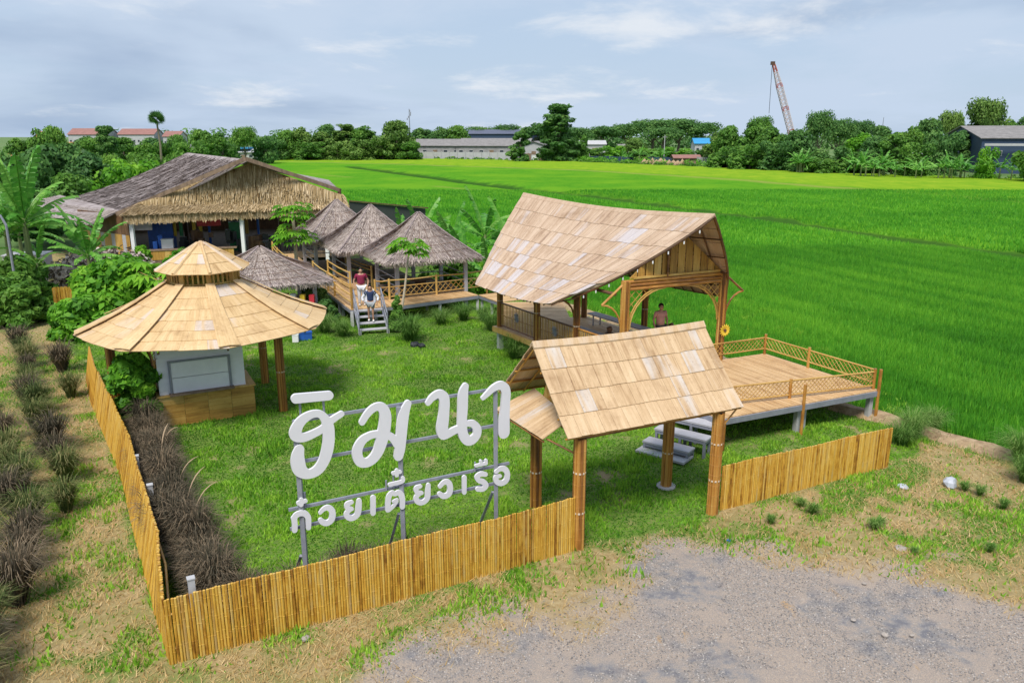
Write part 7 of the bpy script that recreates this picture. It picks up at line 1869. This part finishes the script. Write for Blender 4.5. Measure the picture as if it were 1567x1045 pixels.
# ------------------------------------------------------------------ small things on the ground
def rock(x, y, s, m_, label, name='stone', cat='stone', sq=.7):
    r_ = random.Random(int(x * 100)); mb = MB(); pts = []
    n1_, n2_ = 8, 5; R = []
    for i in range(n2_ + 1):
        ph = math.pi * i / n2_; R.append([(x + math.sin(ph) * math.cos(a) * s * r_.uniform(.75, 1.15), y + math.sin(ph) * math.sin(a) * s * r_.uniform(.75, 1.15), s * sq * .5 + math.cos(ph) * s * sq * r_.uniform(.8, 1.1)) for a in [2 * math.pi * j / n1_ for j in range(n1_)]])
    for i in range(n2_):
        for j in range(n1_): mb.face([R[i][j], R[i + 1][j], R[i + 1][(j + 1) % n1_], R[i][(j + 1) % n1_]])
    return tag(mb.build(name, m_), label, cat)
M_stone = plain('pale_stone', (.33, .29, .26), .9, .2, 8)
rock(-3.60, 11.9, .085, M_stone, 'pale stone lying on the dry grass below the front fence')
M_bag = plain('plastic_bag', (.42, .44, .50), .4, .15, 6)
rock(10.95, 18.05, .17, M_bag, 'crumpled white plastic bag on the straw near the soil bund', 'plastic_bag', 'bag', 1.1)
rock(9.75, 18.0, .15, M_bag, 'flattened pale bag on the straw in front of the right fence end', 'plastic_bag', 'bag', .4)
rock(8.25, 15.0, .14, M_stone, 'flat grey stone in the weeds at the right of the gravel', sq=.3)
rock(4.70, 15.35, .05, M_blue, 'small blue and white scrap on the grass in front of the gate', 'litter', 'litter', .4)
rock(-4.05, 32.0 - .5, .22, M_black, 'dark rock beside the largest grass tuft')
rock(-3.75, 31.4, .18, M_black, 'smaller dark rock beside the largest grass tuft')
random.seed(21)
GR = [rock(6.55, 12.0, .07, M_stone, 'pale stone lying on the gravel'), ]
for i in range(60):
    x, y = random.uniform(-1, 9.5), random.uniform(9.2, 14.0)
    if masks(np.array([x]), np.array([y]))[0][0] < .6 or i % 2: continue
    c_ = GR[0].copy(); COL.objects.link(c_); s_ = random.choice((.15, .2, .25, .3, .4, .8)); c_.location = (x, y, .0); c_.scale = (s_, s_ * random.uniform(.6, 1), s_ * .7); c_.rotation_euler = (0, 0, random.uniform(0, 6)); c_['group'] = 'stones scattered on the gravel'
GR[0]['group'] = 'stones scattered on the gravel'
# fine gravel grains
X, Y = scatter(150000, -4, 12, 9, 15.5, lambda X, Y: masks(X, Y)[0] * .8 * (fbm(X, Y, .8, 91) > .42)); n = len(X)
s_ = RNG.uniform(.006, .020, n); a = RNG.uniform(0, 6.28, n); z0 = zf(X, Y)
q = [np.stack([X + np.cos(a + k * 2.09) * s_, Y + np.sin(a + k * 2.09) * s_, z0 + .004], -1) for k in range(3)]; ap = np.stack([X, Y, z0 + s_ * .9], -1)
V = np.stack([q[0], q[1], ap, q[1], q[2], ap, q[2], q[0], ap], 1).reshape(-1, 3)
M_grain = leafmat('gravel_grain', (.11, .105, .11), (.27, .25, .24), (.55, .50, .46), 0, 0, .9)
tag(link('gravel', npmesh('gravel', V, 3, M_grain, np.repeat(np.clip(RNG.normal(.45, .25, n), 0, 1), 3))), 'loose grey gravel of the parking ground', kind='stuff')
